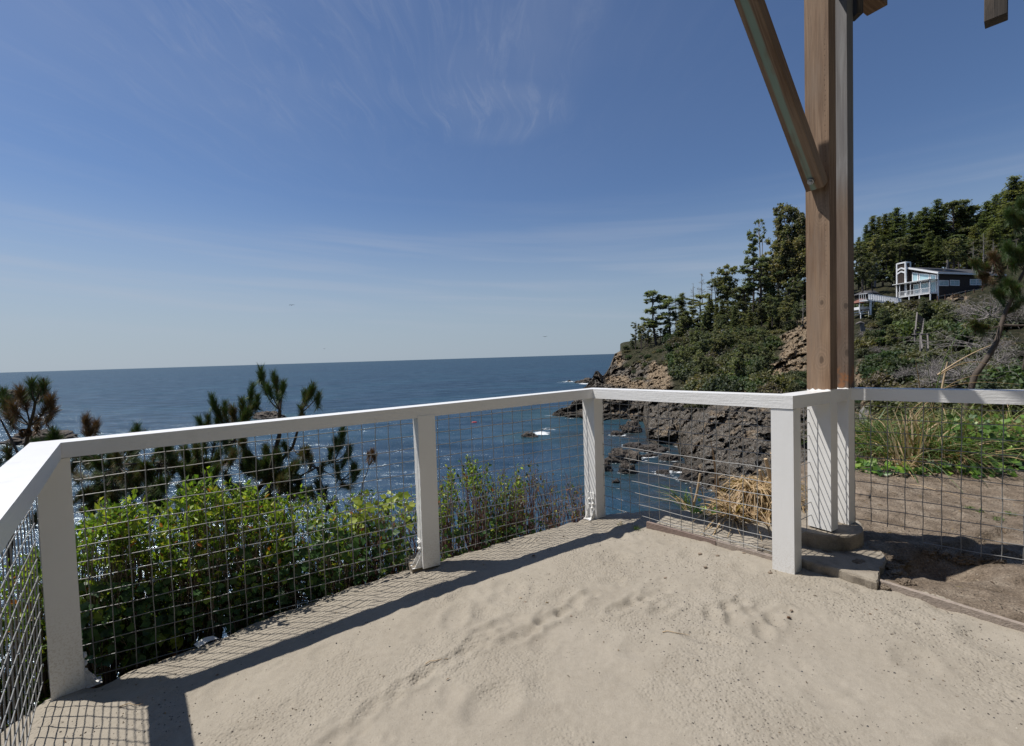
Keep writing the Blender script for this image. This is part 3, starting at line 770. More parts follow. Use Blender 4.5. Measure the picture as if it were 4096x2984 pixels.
def build_small_near():
    # slab and round pier under the pergola posts
    poly = [tuple(atz(*q)[:2]) for q in ((3030, 2190, .03), (3225, 2262, .03), (3345, 2292, .03), (3508, 2345, .03), (3516, 2322, .03), (3545, 2240, .03), (3560, 2200, .03), (3640, 2215, .03), (3780, 2225, .03), (3800, 2160, .03), (3640, 2120, .03), (3430, 2090, .03), (3200, 2060, .03))]
    o = rough_prism('concrete_footing', poly[:6] + poly[-2:], -.25, .060, M['concrete'], .014, seed=3)
    tag(o, 'worn broken concrete footing slab under the round pier', 'footing')
    c = np.array([2.385, 3.555]); k = 40; pts = [(c[0] + .285 * math.cos(a), c[1] + .285 * math.sin(a)) for a in np.arange(k) * 2 * math.pi / k]
    o = rough_prism('concrete_pier', pts, -.1, .172, M['concrete'], .005, .03, 9)
    tag(o, 'round concrete pier carrying the two pergola posts', 'pier')
    # block under the middle fence post
    b0 = atz(1652, 2322, -.20)[:2]; u = np.array([.882, .470]); nn = np.array([-.470, .882])
    o = rough_prism('concrete_block', [b0, b0 + u * .17, b0 + u * .17 + nn * .24, b0 + nn * .24], -.35, -.098, M['concrete'], .010, .02, 5)
    tag(o, 'chipped concrete block under the middle fence post', 'block')
    # edging boards
    def board(name, P, w, h, mat, label, z):
        mb = MB(); P = [np.array(p) for p in P]
        for i in range(len(P) - 1):
            d = (P[i + 1] - P[i]); d /= np.linalg.norm(d); s = np.array([-d[1], d[0]]) * w
            mb.prism([P[i], P[i + 1], P[i + 1] + s, P[i] + s], z - h, z)
        o = mb.build(name, mat); tag(o, label, 'edging board'); bevel(o, .004); return o
    a, b2 = atz(3515, 2333, .02)[:2], atz(4096, 2517, .02)[:2]; d = (b2 - a) / np.linalg.norm(b2 - a)
    board('edging_board', [a, a + d * .45, b2 + [.003, .003], b2 + d * 2.2], .032, .12, M['board'], 'long weathered edging board between the sand and the brown dirt', .038)
    a, b2 = atz(2585, 2092, .02)[:2], atz(3085, 2232, .02)[:2]; d = (b2 - a) / np.linalg.norm(b2 - a)
    m_ = a + d * .62
    board('edging_board', [a, a + d * .3 + [.004, .002], m_], .03, .1, M['redboard'], 'dark red edging board half buried under the short fence', .030)
    board('edging_board', [m_ + [.004, .004], b2 + d * .05], .035, .1, M['board'], 'grey edging board by the foot of the near white post', .03)
    # card on the sand
    mb = MB(); q = [atz(*p) for p in ((773, 2547, -.215), (792, 2560, -.225), (876, 2524, -.225), (852, 2513, -.205))]
    n = 9; V = []
    for k in range(n):
        t = k / (n - 1); a_, b_ = q[0] * (1 - t) + q[3] * t, q[1] * (1 - t) + q[2] * t; up = np.array([0, 0, .012 * math.sin(t * math.pi)])
        V += [a_ + up, b_ + up, a_ + up - [0, 0, .0015], b_ + up - [0, 0, .0015]]
    F = []
    for k in range(n - 1):
        i = k * 4; F += [(i, i + 1, i + 5, i + 4), (i + 2, i + 6, i + 7, i + 3), (i, i + 4, i + 6, i + 2), (i + 1, i + 3, i + 7, i + 5)]
    mb.add(V, F); o = mb.build('paper_card', M['paper'])
    dz = gz(*q[1][:2]) + .006 - q[1][2]; o.location.z = dz
    tag(o, 'curled white card lying on the sand edge by the mesh', 'litter')
    # field stones on the dirt
    for (px, py, w, h, dep, yaw, lab) in ((3400, 1990, .20, .085, .14, .2, 'large flat brown stone on the dirt beside the farther post'),
                                     (3485, 1885, .17, .06, .12, 0, 'small rounded stone at the edge of the ivy'),
                                     (3030, 1985, .12, .035, .09, .5, 'small pale stone on the bank behind the short fence')):
        g = atz(px, py, .05); mb = stone_mb((g[0], g[1], .04), (w, dep, h), int(px), sub=4, rough=.18, freq=1.1, yaw=yaw)
        tag(mb.build('stone', M['stone']), lab, 'stone')
    # broken crust clods round the hollow
    for k, (px, py, r) in enumerate(((3600, 2240, .05), (3560, 2215, .04), (3850, 2228, .055), (3905, 2236, .045), (3800, 2215, .05), (3965, 2240, .05), (3640, 2195, .04), (3590, 2300, .045), (3625, 2330, .035), (3700, 2205, .05), (3745, 2200, .055), (4010, 2215, .05), (4050, 2230, .04), (3570, 2270, .05), (3530, 2350, .03))):
        g = atz(px, py, .01); mb = stone_mb((g[0], g[1], .005), (r * 1.3, r, r * .7), 50 + k, sub=4, rough=.5, freq=2.2)
        tag(mb.build('dirt_clod', M['dirt']), f'{ordinal(k + 1)} crusted clod of earth round the shaded hollow in the dirt', 'clod', 'clods round the hollow')
    # black ground cloth at the right edge
    xs = np.linspace(0, 1, 26); V = []; c0 = atz(3950, 1885, .03); 
    for i, u_ in enumerate(xs):
        for v_ in np.linspace(0, 1, 12):
            x = c0[0] + 1.5 * u_; y = c0[1] - .05 + .75 * v_ - .25 * u_ + .06 * math.sin(u_ * 9)
            V.append((x, y, 0))
    V = np.array(V); V[:, 2] = ground_z(V[:, 0], V[:, 1], False) + .035 + .05 * np.abs(fbm(V * 3.1, 3, 77))
    i, j = np.meshgrid(np.arange(25), np.arange(11), indexing='ij'); a_ = i * 12 + j
    mb = MB(); mb.add(V, np.stack([a_, a_ + 12, a_ + 13, a_ + 1], -1).reshape(-1, 4), smooth=True)
    tag(mb.build('ground_cloth', M['cloth']), 'crumpled black ground cloth on the dirt under the grass', 'ground cloth')
    mb = MB(); n = 900; pts = []
    while len(pts) < n:
        x, y = rnd.uniform(2.7, 6.6), rnd.uniform(2.3, 6.2)
        if is_dirt(x, y) and terr_dist(x, y) < -.05 and rnd.random() < .15 + .85 * max(0, (y - 3.2) / 3): pts.append((x, y, 0))
    P = np.array(pts); P[:, 2] = ground_z(P[:, 0], P[:, 1]) + .004; D = rand_dirs(n); D[:, 2] *= .25
    cc = np.array([(.33, .24, .15), (.20, .14, .09), (.12, .085, .06), (.42, .34, .24)])[rng.integers(0, 4, n)]
    mb.leaves(P, D, rand_dirs(n) * .4 + [0, 0, 1], rng.uniform(.015, .07, n), rng.uniform(.003, .012, n), cc, fold=.4)
    tag(mb.build('leaf_litter', M['grass'], tint=True), 'straw and dry leaf litter strewn over the brown dirt', 'litter', kind='stuff')
    n = 150; P = []
    while len(P) < n:
        x, y = rnd.uniform(-2.5, 3.2), rnd.uniform(1.6, 4.6); d = float(terr_dist(np.array([x]), np.array([y]))[0]); bs = board_side(x, y)
        if bs < -.02 and d < -.04 and rnd.random() < (.9 if d > -.35 or bs > -.35 else .12): P.append((x, y, 0))
    P = np.array(P); P[:, 2] = ground_z(P[:, 0], P[:, 1]) + .003; D = rand_dirs(n); D[:, 2] *= .3; mb = MB()
    mb.leaves(P, D, rand_dirs(n) * .4 + [0, 0, 1], rng.uniform(.008, .030, n), rng.uniform(.002, .010, n), np.array([(.17, .10, .055), (.10, .07, .045), (.30, .21, .12)])[rng.integers(0, 3, n)], fold=.5)
    tag(mb.build('leaf_bits', M['grass'], tint=True), 'bits of dry leaf and bark along the edges of the sand', 'litter', kind='stuff')
    # coarse grit scattered in drifts over the sand
    n = 4200; pts = []; 
    while len(pts) < n:
        q = np.stack([rng.uniform(-2.6, 3.0, 4000), rng.uniform(1.25, 4.6, 4000), np.zeros(4000)], 1); w = fbm(q * 1.9, 4, 66) + .35 * sstep(-.3, 1.6, q[:, 0])
        ok = (rng.random(4000) < sstep(.0, .45, w) * .8 + .05) & (terr_dist(q[:, 0], q[:, 1]) < -.03) & (board_side(q[:, 0], q[:, 1]) < -.02); pts += list(q[ok])
    P = np.array(pts[:n]); P[:, 2] = ground_z(P[:, 0], P[:, 1]) + .0008; r = .0014 + .0032 * rng.random(n) ** 3
    o6 = np.array([(1, 0, 0), (-1, 0, 0), (0, 1, 0), (0, -1, 0), (0, 0, .7), (0, 0, -.7)]); V = P[:, None] + o6[None] * r[:, None, None] * (1 + rng.random((n, 6, 1)) * .6)
    Fo = np.array([(0, 2, 4), (2, 1, 4), (1, 3, 4), (3, 0, 4), (2, 0, 5), (1, 2, 5), (3, 1, 5), (0, 3, 5)]); mb = MB()
    cc = np.array([(.07, .06, .05), (.12, .10, .085), (.045, .045, .05), (.22, .17, .12), (.5, .46, .4)])[rng.choice(5, n, p=[.3, .3, .15, .17, .08])]
    mb.add(V.reshape(-1, 3), (np.arange(n)[:, None, None] * 6 + Fo[None]).reshape(-1, 3), np.repeat(cc, 6, 0)); tag(mb.build('grit', M['grass'], tint=True), 'coarse dark grit scattered over the pale sand', 'grit', kind='stuff')
    # small litter on the sand
    leafcol = {'dry_leaf': (.20, .12, .06)}
    spots = [(2125, 2228, .035, 'curled brown leaf beside the rail shadow'), (3145, 2475, .03, 'reddish dry leaf with a stalk on the open sand'), (860, 2700, .02, 'small dry leaf on the sand near the rail shadow')]
    for k, (px, py, L, lab) in enumerate(spots):
        g = atz(px, py, sand_level(0)); g = atz(px, py, gz(g[0], g[1])); z = gz(g[0], g[1]) + .006
        mb = MB(); mb.leaves(np.array([[g[0], g[1], z], [g[0] + .004, g[1], z + .002]]), np.array([[1, -.2, .25], [.9, .3, .1]]), np.array([[0, 0, 1.], [0, .3, 1.]]), L, L * .55, np.array([(.16, .085, .045), (.13, .07, .035)]), fold=.5)
        tag(mb.build('dry_leaf', M['grass'], tint=True), lab, 'leaf')
    pb = [(2800, 2212), (2870, 2222), (2822, 2262), (2915, 2258), (2830, 2205), (2280, 2430), (2662, 2297), (3165, 2440), (2745, 2185), (3080, 2290), (2975, 2215), (2100, 2365)]
    for k, (px, py) in enumerate(pb):
        g = atz(px, py, 0.0); r = rnd.uniform(.006, .013); z = gz(g[0], g[1]) + r * .3
        mb = stone_mb((g[0], g[1], z), (r * 1.3, r, r * .7), 300 + k, sub=2, rough=.3)
        tag(mb.build('pebble', M['stone']), f'{ordinal(k + 1)} small brown pebble on the sand before the short fence', 'pebble', 'pebbles on the sand')
    tw = [(1700, 2620, 1790, 2600), (2075, 2383, 2100, 2380), (3400, 2335, 3530, 2380), (3340, 2318, 3400, 2325), (480, 2825, 570, 2820), (2780, 2145, 2900, 2200), (2650, 2545, 2760, 2560), (3640, 1975, 3900, 2030)]
    for k, (x0, y0, x1, y1) in enumerate(tw):
        a_, b_ = atz(x0, y0, -.05 if x0 > 1500 else -.25), atz(x1, y1, -.05 if x0 > 1500 else -.25)
        P = [a_ * (1 - t) + b_ * t for t in np.linspace(0, 1, 6)]
        P = [np.array([p[0], p[1] + .006 * math.sin(i * 2 + k), gz(p[0], p[1]) + .007 + .006 * math.sin(i)]) for i, p in enumerate(P)]
        mb = MB(); mb.tube(P, np.linspace(.0028, .001, 6) * (1.6 if k in (2, 7) else 1), 5)
        tag(mb.build('twig', M['dryreed']), ['dry twig lying on the open sand', 'tiny twig on the sand below the rail shadow', 'straw-coloured stalk beside the footing slab', 'short straw by the near white post', 'thin twig in the left corner post shadow', 'straw lying along the red edging board', 'thin root on the open sand', 'long straw-coloured reed lying on the brown dirt'][k], 'twig')
# ================================================================== near plants
FA = np.array(IN[1][:2]); FU = np.array([.882, .470]); FN = np.array([-.470, .882])
def on_fence(px, py, off):
    """point on the vertical plane that runs off metres beyond the long fence"""
    r = ray(px, py); q = FA + FN * off
    t = (q[0] * FN[0] + q[1] * FN[1]) / (r[0] * FN[0] + r[1] * FN[1]); return r * t + [0, 0, H]

def curve(a, b, bend, n=7, up=0.0):
    a, b = np.asarray(a, float), np.asarray(b, float); t = np.linspace(0, 1, n)[:, None]
    return a * (1 - t) + b * t + np.asarray(bend) * (4 * t * (1 - t)) + np.array([0, 0, up]) * (t * (1 - t)) * 4

TOPX = [-400, 0, 150, 300, 450, 600, 870, 1080, 1300, 1570, 1680, 1800, 1900, 2040, 2130, 2260, 2330, 2400]
TOPY = [2330, 2230, 2190, 2120, 2010, 1965, 1940, 1950, 1985, 1975, 1990, 1885, 1850, 1865, 1875, 1925, 2000, 2090]

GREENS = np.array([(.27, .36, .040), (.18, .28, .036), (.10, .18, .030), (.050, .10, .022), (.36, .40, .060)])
def shrub_leafy(label, x0, x1, ntw, per, L, pal, wts, bare=0, omax=.85, dark_low=False, twmat='twig', name='leafy_shrub', ztop_bias=.62):
    xm = (x0 + x1) / 2; g = on_fence(xm, 2500, .45); z0 = float(sand_level(g[0])) - .35
    root = thing(name, label, 'shrub', (float(g[0]), float(g[1]), z0))
    st, lf = MB(), MB(); crowns = []
    nb = max(3, int((x1 - x0) / 90))
    for k in range(nb):
        q = on_fence(x0 + (x1 - x0) * (k + .5) / nb, 2500, rnd.uniform(.3, .6)); crowns.append(np.array([q[0], q[1], z0 - .25]))
    P, D, C, LL = [], [], [], []
    for t in range(ntw):
        px = rnd.uniform(x0 - 25, x1 + 25); off = .24 + (omax - .24) * rnd.random() ** .9
        tp = on_fence(px, np.interp(px, TOPX, TOPY) + rnd.gauss(0, 20) + 34 * math.sin(px * .021) * math.sin(px * .0083 + 1) - 10, off); zb = z0 - off * .5 + .05
        f = rnd.random() ** ztop_bias; z = zb + (tp[2] - zb) * f
        if off < .34 and rnd.random() < .3: off += .1
        end = np.array([tp[0], tp[1], z])
        b = min(crowns, key=lambda c: (c[0] - end[0]) ** 2 + (c[1] - end[1]) ** 2)
        mid = b + (end - b) * .45 + np.array([rnd.gauss(0, .04), rnd.gauss(0, .04), .08])
        pts = np.concatenate([curve(b, mid, (0, 0, 0), 4)[:-1], curve(mid, end, (rnd.gauss(0, .03), rnd.gauss(0, .03), .03), 6)])
        # keep twigs on the far side of the wire
        o_ = (pts[:, :2] - FA) @ FN; short = np.clip(.20 - o_, 0, None); pts[:, :2] += short[:, None] * FN
        st.tube(pts, np.linspace(.0055, .0013, len(pts)), 4, cap=False)
        isb = bare and rnd.random() < bare
        if isb:
            for s in range(4):
                a = pts[-2 - s % 3]; e = a + np.array([rnd.gauss(0, .05), rnd.gauss(0, .05), rnd.uniform(.05, .16)])
                st.tube(curve(a, e, (rnd.gauss(0, .008), rnd.gauss(0, .008), 0), 4), np.linspace(.0018, .0006, 4), 3, cap=False)
            k_ = max(1, per // 5)
        else: k_ = per
        ax = end - pts[-3]; ax /= np.linalg.norm(ax)
        s = rng.random(k_) ** .8; base = end[None] - ax[None] * (s[:, None] * .17) + rng.normal(size=(k_, 3)) * .012
        d = rand_dirs(k_) * .9 + ax[None] * .7 + np.array([0, 0, .25])
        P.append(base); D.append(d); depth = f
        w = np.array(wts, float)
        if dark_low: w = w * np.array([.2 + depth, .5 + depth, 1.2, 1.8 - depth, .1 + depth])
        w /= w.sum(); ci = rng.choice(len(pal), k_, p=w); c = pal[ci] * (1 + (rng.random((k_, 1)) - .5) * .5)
        yl = rng.random(k_) < .05; c[yl] = np.array([.40, .40, .08]) * (1 + rng.random((yl.sum(), 1)) * .3); sp = rng.random(k_) < .035; c[sp] = np.array([.30, .11, .035]) * (1 + rng.random((sp.sum(), 1)) * .4)
        C.append(c); LL.append(L * (0.45 + 1.0 * rng.random(k_) ** 1.3))
    P, D, C, LL = map(np.concatenate, (P, D, C, LL))
    o_ = (P[:, :2] - FA) @ FN; keep = o_ > .16; P, D, C, LL = P[keep], D[keep], C[keep], LL[keep]
    N = rand_dirs(len(P)) * .8 + np.array([0, 0, .9])
    lf.leaves(P, D, N, LL, LL * rng.uniform(.42, .6, len(P)), C, fold=.3)
    st.build('stem', M[twmat], root); lf.build('foliage', M['leaf'], root, tint=True); return root

def ivy_patch(mb, st, pts, nrm, L, cols, spread=.05):
    n = len(pts); N = np.asarray(nrm) + rand_dirs(n) * .55; D = rand_dirs(n); D[:, 2] -= .2
    D = D - N * ((D * N).sum(1) / (N * N).sum(1))[:, None]
    LL = L * rng.uniform(.55, 1.15, n); mb.leaves(pts, D, N, LL, LL * .95, cols, fold=.12, kind='ivy')

def build_hedge():
    A_ = GREENS
    w1 = [3, 4, 3, 1.5, 1.2]
    S = [(-420, 120, 260, 15, .046, 'leafy green shrub seen through the mesh left of the near corner post'),
         (120, 470, 300, 17, .046, 'bright green shrub right beside the left corner post, behind the mesh'),
         (470, 790, 330, 18, .044, 'dense yellow-green shrub behind the mesh, second from the left corner post'),
         (790, 1120, 330, 18, .042, 'dense green shrub in the middle of the hedge behind the mesh'),
         (1120, 1430, 230, 15, .042, 'green shrub with reddish twigs behind the mesh, left of the yellow ivy')]
    for x0, x1, n, per, L, lab in S:
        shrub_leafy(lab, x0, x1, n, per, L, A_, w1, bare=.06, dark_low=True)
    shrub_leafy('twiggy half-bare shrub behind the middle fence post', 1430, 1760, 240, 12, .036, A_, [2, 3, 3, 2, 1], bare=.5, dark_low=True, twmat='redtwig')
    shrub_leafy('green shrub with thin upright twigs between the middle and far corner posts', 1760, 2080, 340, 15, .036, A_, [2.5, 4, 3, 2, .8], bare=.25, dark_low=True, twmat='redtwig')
    pal = np.array([(.09, .14, .03), (.16, .09, .05), (.20, .13, .08), (.06, .10, .025), (.13, .075, .05)])
    shrub_leafy('sparse withered brown shrub beside the far corner post', 2080, 2370, 210, 11, .034, pal, [2, 2, 2, 2, 1], bare=.6, twmat='redtwig', ztop_bias=.8)
    # ivy low on the bank
    def ivy(label, boxes, n, L, pal, wts, size=1):
        g = on_fence((boxes[0][0] + boxes[0][2]) / 2, (boxes[0][1] + boxes[0][3]) / 2, .3)
        root = thing('ivy', label, 'ivy', tuple(map(float, g))); mb = MB(); st = MB(); P = []
        for k in range(n):
            bx = boxes[rnd.randrange(len(boxes))]; off = rnd.uniform(.20, .40)
            P.append(on_fence(rnd.uniform(bx[0], bx[2]), rnd.uniform(bx[1], bx[3]), off + (rnd.random() < .5) * rnd.uniform(.1, .5)))
        P = np.array(P); c = np.asarray(pal)[rng.choice(len(pal), n, p=np.array(wts) / sum(wts))] * (1 + (rng.random((n, 1)) - .5) * .4)
        ivy_patch(mb, st, P, np.array([.47, -.88, .75]), L, c)
        lo = P[P[:, 2].argmin()] - [0, 0, .12]; st.tube(curve(lo, lo - [0, 0, .3], (0, 0, 0), 4), .004, 5)
        for k in range(0, n, 9):
            st.tube(curve(lo, P[k], (rnd.gauss(0, .02), rnd.gauss(0, .02), -.03), 8), .0022, 4)
        st.build('stem', M['twig'], root); mb.build('foliage', M['ivy'], root, tint=True)
    dk = [(.030, .075, .022), (.045, .105, .025), (.075, .15, .03), (.17, .25, .035)]
    ivy('dark glossy ivy low on the bank left of the middle post', [(1050, 2180, 1640, 2330), (700, 2370, 1150, 2520), (1250, 2080, 1640, 2250), (640, 2200, 1300, 2420), (800, 2300, 1640, 2400)], 1300, .060, dk, [4, 4, 2, .5])
    ivy('pale yellow ivy spray among the shrubs left of the middle post', [(1400, 2010, 1640, 2090), (1440, 1975, 1620, 2020), (1370, 2060, 1500, 2150)], 70, .075, [(.30, .36, .05), (.24, .32, .04), (.36, .40, .09)], [3, 3, 1])
    ivy('dark ivy on the bank between the middle and far corner posts', [(1770, 2120, 2030, 2270), (1800, 2050, 2230, 2150), (1780, 2200, 1900, 2300)], 420, .050, dk, [4, 4, 2, .8])
    ivy('yellow-green ivy leaves at the sand edge near the white card', [(600, 2520, 740, 2590), (300, 2400, 420, 2480)], 26, .09, [(.28, .35, .04), (.22, .30, .04), (.16, .24, .04)], [2, 2, 1])
    ivy('dark ivy at the foot of the left corner post', [(300, 2520, 640, 2640), (320, 2440, 760, 2560), (300, 2330, 700, 2480)], 700, .06, dk, [5, 4, 1, .2])

def needles(mb, axis_pts, n, L, brown=0.0, w=.0034, spread=.74, pal=None):
    n = int(n * 2.6); P = np.asarray(axis_pts, float); m = len(P); s = rng.random(n) ** .85 * (m - 1.001); i = s.astype(int); f = (s - i)[:, None]
    base = P[i] * (1 - f) + P[i + 1] * f; ax = P[i + 1] - P[i]; ax /= np.linalg.norm(ax, axis=1)[:, None] + 1e-9
    rd = rand_dirs(n); rd -= ax * (rd * ax).sum(1)[:, None]; rd /= np.linalg.norm(rd, axis=1)[:, None]
    k = spread * (1.25 - .6 * (s / m))[:, None]; D = ax + rd * k + np.array([0, 0, .12])
    n = n
    green = jcol((.070, .120, .034), n, .4, .15); tipy = jcol((.16, .20, .055), n, .3); br = jcol((.20, .120, .070), n, .35)
    c = green.copy(); u = rng.random(n); c[(s / m > .8) & (u < .5)] = tipy[(s / m > .8) & (u < .5)]
    c[u < brown] = br[u < brown]
    mb.leaves(base, D, rand_dirs(n), L * rng.uniform(.7, 1.1, n), w, c, kind='tri')

def pine(name, label, nodes, links, tips, L=.108, nn=170, bark=.022, rad=None, extra=None, shoot=.20):
    """nodes: {key:(px,py,Y)}; links: chains of keys; tips: (px,py,dY,node,brown)"""
    W = {k: atY(*v) for k, v in nodes.items()}; first = W[links[0][0]]
    root = thing(name, label, 'pine tree', tuple(map(float, first))); br, nd = MB(), MB()
    for ci, ch in enumerate(links):
        pts = [W[c] for c in ch]; sm = [pts[0]]
        for a, b in zip(pts[:-1], pts[1:]):
            seg = curve(a, b, rand_dirs(1)[0] * .03 * np.linalg.norm(b - a), 5); sm += list(seg[1:])
        r0 = bark * (1 if ci == 0 else .55); br.tube(sm, np.linspace(r0, r0 * .45, len(sm)), 7)
    for (px, py, dY, key, brown) in tips:
        a = W[key]; e = atY(px, py, nodes[key][2] + dY); d = e - a; dist = np.linalg.norm(d)
        P = curve(a, e, np.array([rnd.gauss(0, .05), rnd.gauss(0, .05), -.12]) * min(dist, .8), 10)
        br.tube(P, np.linspace(.008, .0035, 10), 5)
        last = P[-1] - P[-2]; last /= np.linalg.norm(last); up = last * .6 + np.array([rnd.gauss(0, .12), rnd.gauss(0, .12), .75]); up /= np.linalg.norm(up)
        ext = [e + up * shoot * .33 * k for k in range(4)]; ext = [x - up * shoot for x in ext]
        needles(nd, [P[-3], P[-2]] + ext[1:], nn, L, brown, pal=None)
        if brown < .5:      # candle bud
            br.tube([ext[-1], ext[-1] + up * .03, ext[-1] + up * .055], [.006, .007, .002], 5, mi=1)
        if dist > .3:
            needles(nd, P[4:9], int(nn * .8), L * .95, max(brown, .2), spread=.9)
    br.build('trunk', [M['bark'], M['cone']], root); nd.build('crown', M['needle'], root, tint=True)
    if extra:
        for (px, py, Y, s) in extra:
            c = atY(px, py, Y); mb = MB(); n = 140; g = np.arange(n); ph = g * 2.39996; t = g / n
            rr = s * np.sin(np.pi * (t * .92 + .06)) ** .7 * .55; P = c + np.stack([rr * np.cos(ph), rr * np.sin(ph), (t - .5) * s * 2.0], 1)
            D = P - c; D[:, 2] -= s * .5; mb.leaves(P - D * .3, D, rand_dirs(n), s * .5, s * .45, (1, 1, 1), kind='quad')
            mb.build('cone', M['cone'], root)
    return root

def build_pines():
    R = random.Random(5)
    # left edge pine, half brown
    nodes = dict(a=(40, 2350, 4.3), b=(62, 2050, 4.25), c=(88, 1850, 4.2), d=(118, 1700, 4.15), e=(140, 1610, 4.15), l=(-60, 1900, 4.3), l2=(-20, 1640, 4.3))
    tips = [(126, 1530, 0, 'e', .1), (176, 1532, .05, 'e', .15), (150, 1550, .2, 'e', .3), (78, 1556, 0, 'd', .97), (205, 1590, 0, 'd', .9), (50, 1620, -.1, 'd', .9), (212, 1640, .1, 'd', .85), (30, 1660, 0, 'd', .8),
            (12, 1568, .1, 'l2', .05), (-30, 1560, 0, 'l2', .1), (25, 1600, -.1, 'l2', .2), (150, 1680, .1, 'd', .95), (-40, 1700, 0, 'l', .2), (30, 1800, 0, 'c', .4), (-10, 1850, 0, 'l', .3), (60, 1890, .1, 'b', .35), (140, 1840, .1, 'c', .5),
            (0, 1930, 0, 'b', .3), (110, 1950, .1, 'b', .4), (-60, 1820, 0, 'l', .2), (30, 2020, 0, 'b', .5), (150, 2060, 0, 'b', .4)]
    pine('pine_tree', 'ragged pine at the left edge with browning needles and two cones', nodes, ['abcde', 'bl', ['l', 'l2'], ['c', 'l2']], tips, extra=[(92, 1734, 4.12, .035), (112, 1733, 4.12, .035)], nn=210)
    nodes = dict(a=(210, 2400, 4.6), b=(225, 2050, 4.6), c=(225, 1850, 4.6), d=(330, 1800, 4.7))
    tips = [(213, 1722, 0, 'c', .0), (200, 1752, 0, 'c', .1), (236, 1760, .1, 'c', .2), (140, 1765, .1, 'c', .1), (345, 1668, 0, 'd', 1.0), (385, 1690, .1, 'd', 1.0), (365, 1720, 0, 'd', .95), (300, 1850, 0, 'c', .3), (180, 1880, 0, 'c', .3), (400, 1830, 0, 'd', .3), (260, 1950, 0, 'b', .5), (350, 1960, .1, 'b', .4), (180, 1980, 0, 'b', .4)]
    pine('pine_tree', 'low pine with a rust-brown dead tuft above the left rail corner', nodes, ['abc', 'cd'], tips, nn=190)
    # centre pine
    nodes = dict(a=(760, 2600, 5.3), b=(850, 2250, 5.25), c=(960, 2050, 5.2), d=(1080, 1900, 5.1), e=(1118, 1740, 5.05), f=(1120, 1640, 5.0), g=(1170, 1790, 5.0), h=(1205, 1650, 4.95),
                 i=(820, 1900, 5.0), j=(640, 1850, 4.9), k=(470, 1860, 4.85), l=(940, 1760, 5.0))
    tips = [(1044, 1478, 0, 'f', .0), (1094, 1500, .1, 'f', .0), (1132, 1535, 0, 'f', .05), (1070, 1545, -.1, 'f', .05), (1115, 1575, .1, 'f', .1), (1010, 1545, .1, 'l', .0), (1030, 1590, 0, 'l', .1),
            (1252, 1545, 0, 'h', .0), (1222, 1570, .1, 'h', .1), (1205, 1640, 0, 'h', .3), (1275, 1580, .05, 'h', .1), (849, 1588, 0, 'l', .0), (900, 1618, .1, 'l', .05), (930, 1632, 0, 'l', .6), (968, 1602, 0, 'l', .1), (990, 1640, -.1, 'l', .1),
            (795, 1680, 0, 'i', .0), (832, 1670, .1, 'i', .1), (870, 1650, 0, 'i', .1), (548, 1708, 0, 'k', .0), (535, 1735, .1, 'k', .1), (575, 1735, 0, 'k', .2)]
    for k in range(150):
        px = R.uniform(300, 1230); py = R.uniform(1745, 2060)
        if px < 560 and py < 1790: continue
        if 1100 < px and py > 1990: continue
        key = min('bcdegijkl', key=lambda q: (nodes[q][0] - px) ** 2 + (nodes[q][1] - py - 70) ** 2)
        tips.append((px, py, R.uniform(-.5, .5), key, R.choice([.05, .1, .25, .5])))
    pine('pine_tree', 'large bushy green pine rising above the long rail', nodes, ['abcdef', 'dgh', 'cijk', 'dl'], tips, nn=230, bark=.04)
    nodes = dict(a=(1130, 1885, 5.0), b=(1200, 1905, 5.0), c=(1265, 1870, 4.95), d=(1330, 1850, 4.9), e=(1300, 1990, 4.9), f=(1365, 1920, 4.9))
    tips = [(1371, 1715, 0, 'd', .0), (1345, 1760, .1, 'd', .05), (1400, 1790, 0, 'd', .05), (1325, 1800, 0, 'd', .1), (1385, 1830, .1, 'd', .1), (1213, 1805, 0, 'c', .3), (1240, 1830, .1, 'c', .3), (1290, 1860, 0, 'c', .2), (1345, 1870, 0, 'f', .1),
            (1417, 1862, 0, 'f', .05), (1430, 1890, .1, 'f', .2), (1370, 1940, 0, 'f', .3), (1270, 1930, 0, 'e', .1), (1300, 1960, .1, 'e', .15), (1330, 2010, 0, 'e', .3), (1240, 1960, 0, 'e', .3)]
    pine('pine_tree', 'small pine reaching sideways against the sea, right of the large pine', nodes, ['abcd', 'cf', 'ce'], tips, nn=210, bark=.014)
    nodes = dict(a=(1440, 2050, 4.4), b=(1450, 1930, 4.4), c=(1476, 1860, 4.4)); tips = [(1490, 1803, 0, 'c', 1.0), (1475, 1815, .05, 'c', 1.0), (1500, 1822, 0, 'c', .95)]
    pine('dead_sapling', 'thin bare sapling with a single brown needle tuft', nodes, ['abc'], tips, nn=110, bark=.007, L=.06, shoot=.1)
    # right-edge pine
    nodes = dict(z=(3850, 1720, 8.1), a=(3900, 1500, 8.0), b=(3980, 1380, 8.0), c=(4005, 1300, 8.0), d=(4050, 1190, 8.0), e=(4100, 1080, 8.0), f=(4000, 1080, 8.1), g=(4120, 1300, 7.8), h=(4140, 900, 8.0), i=(4090, 1480, 7.9))
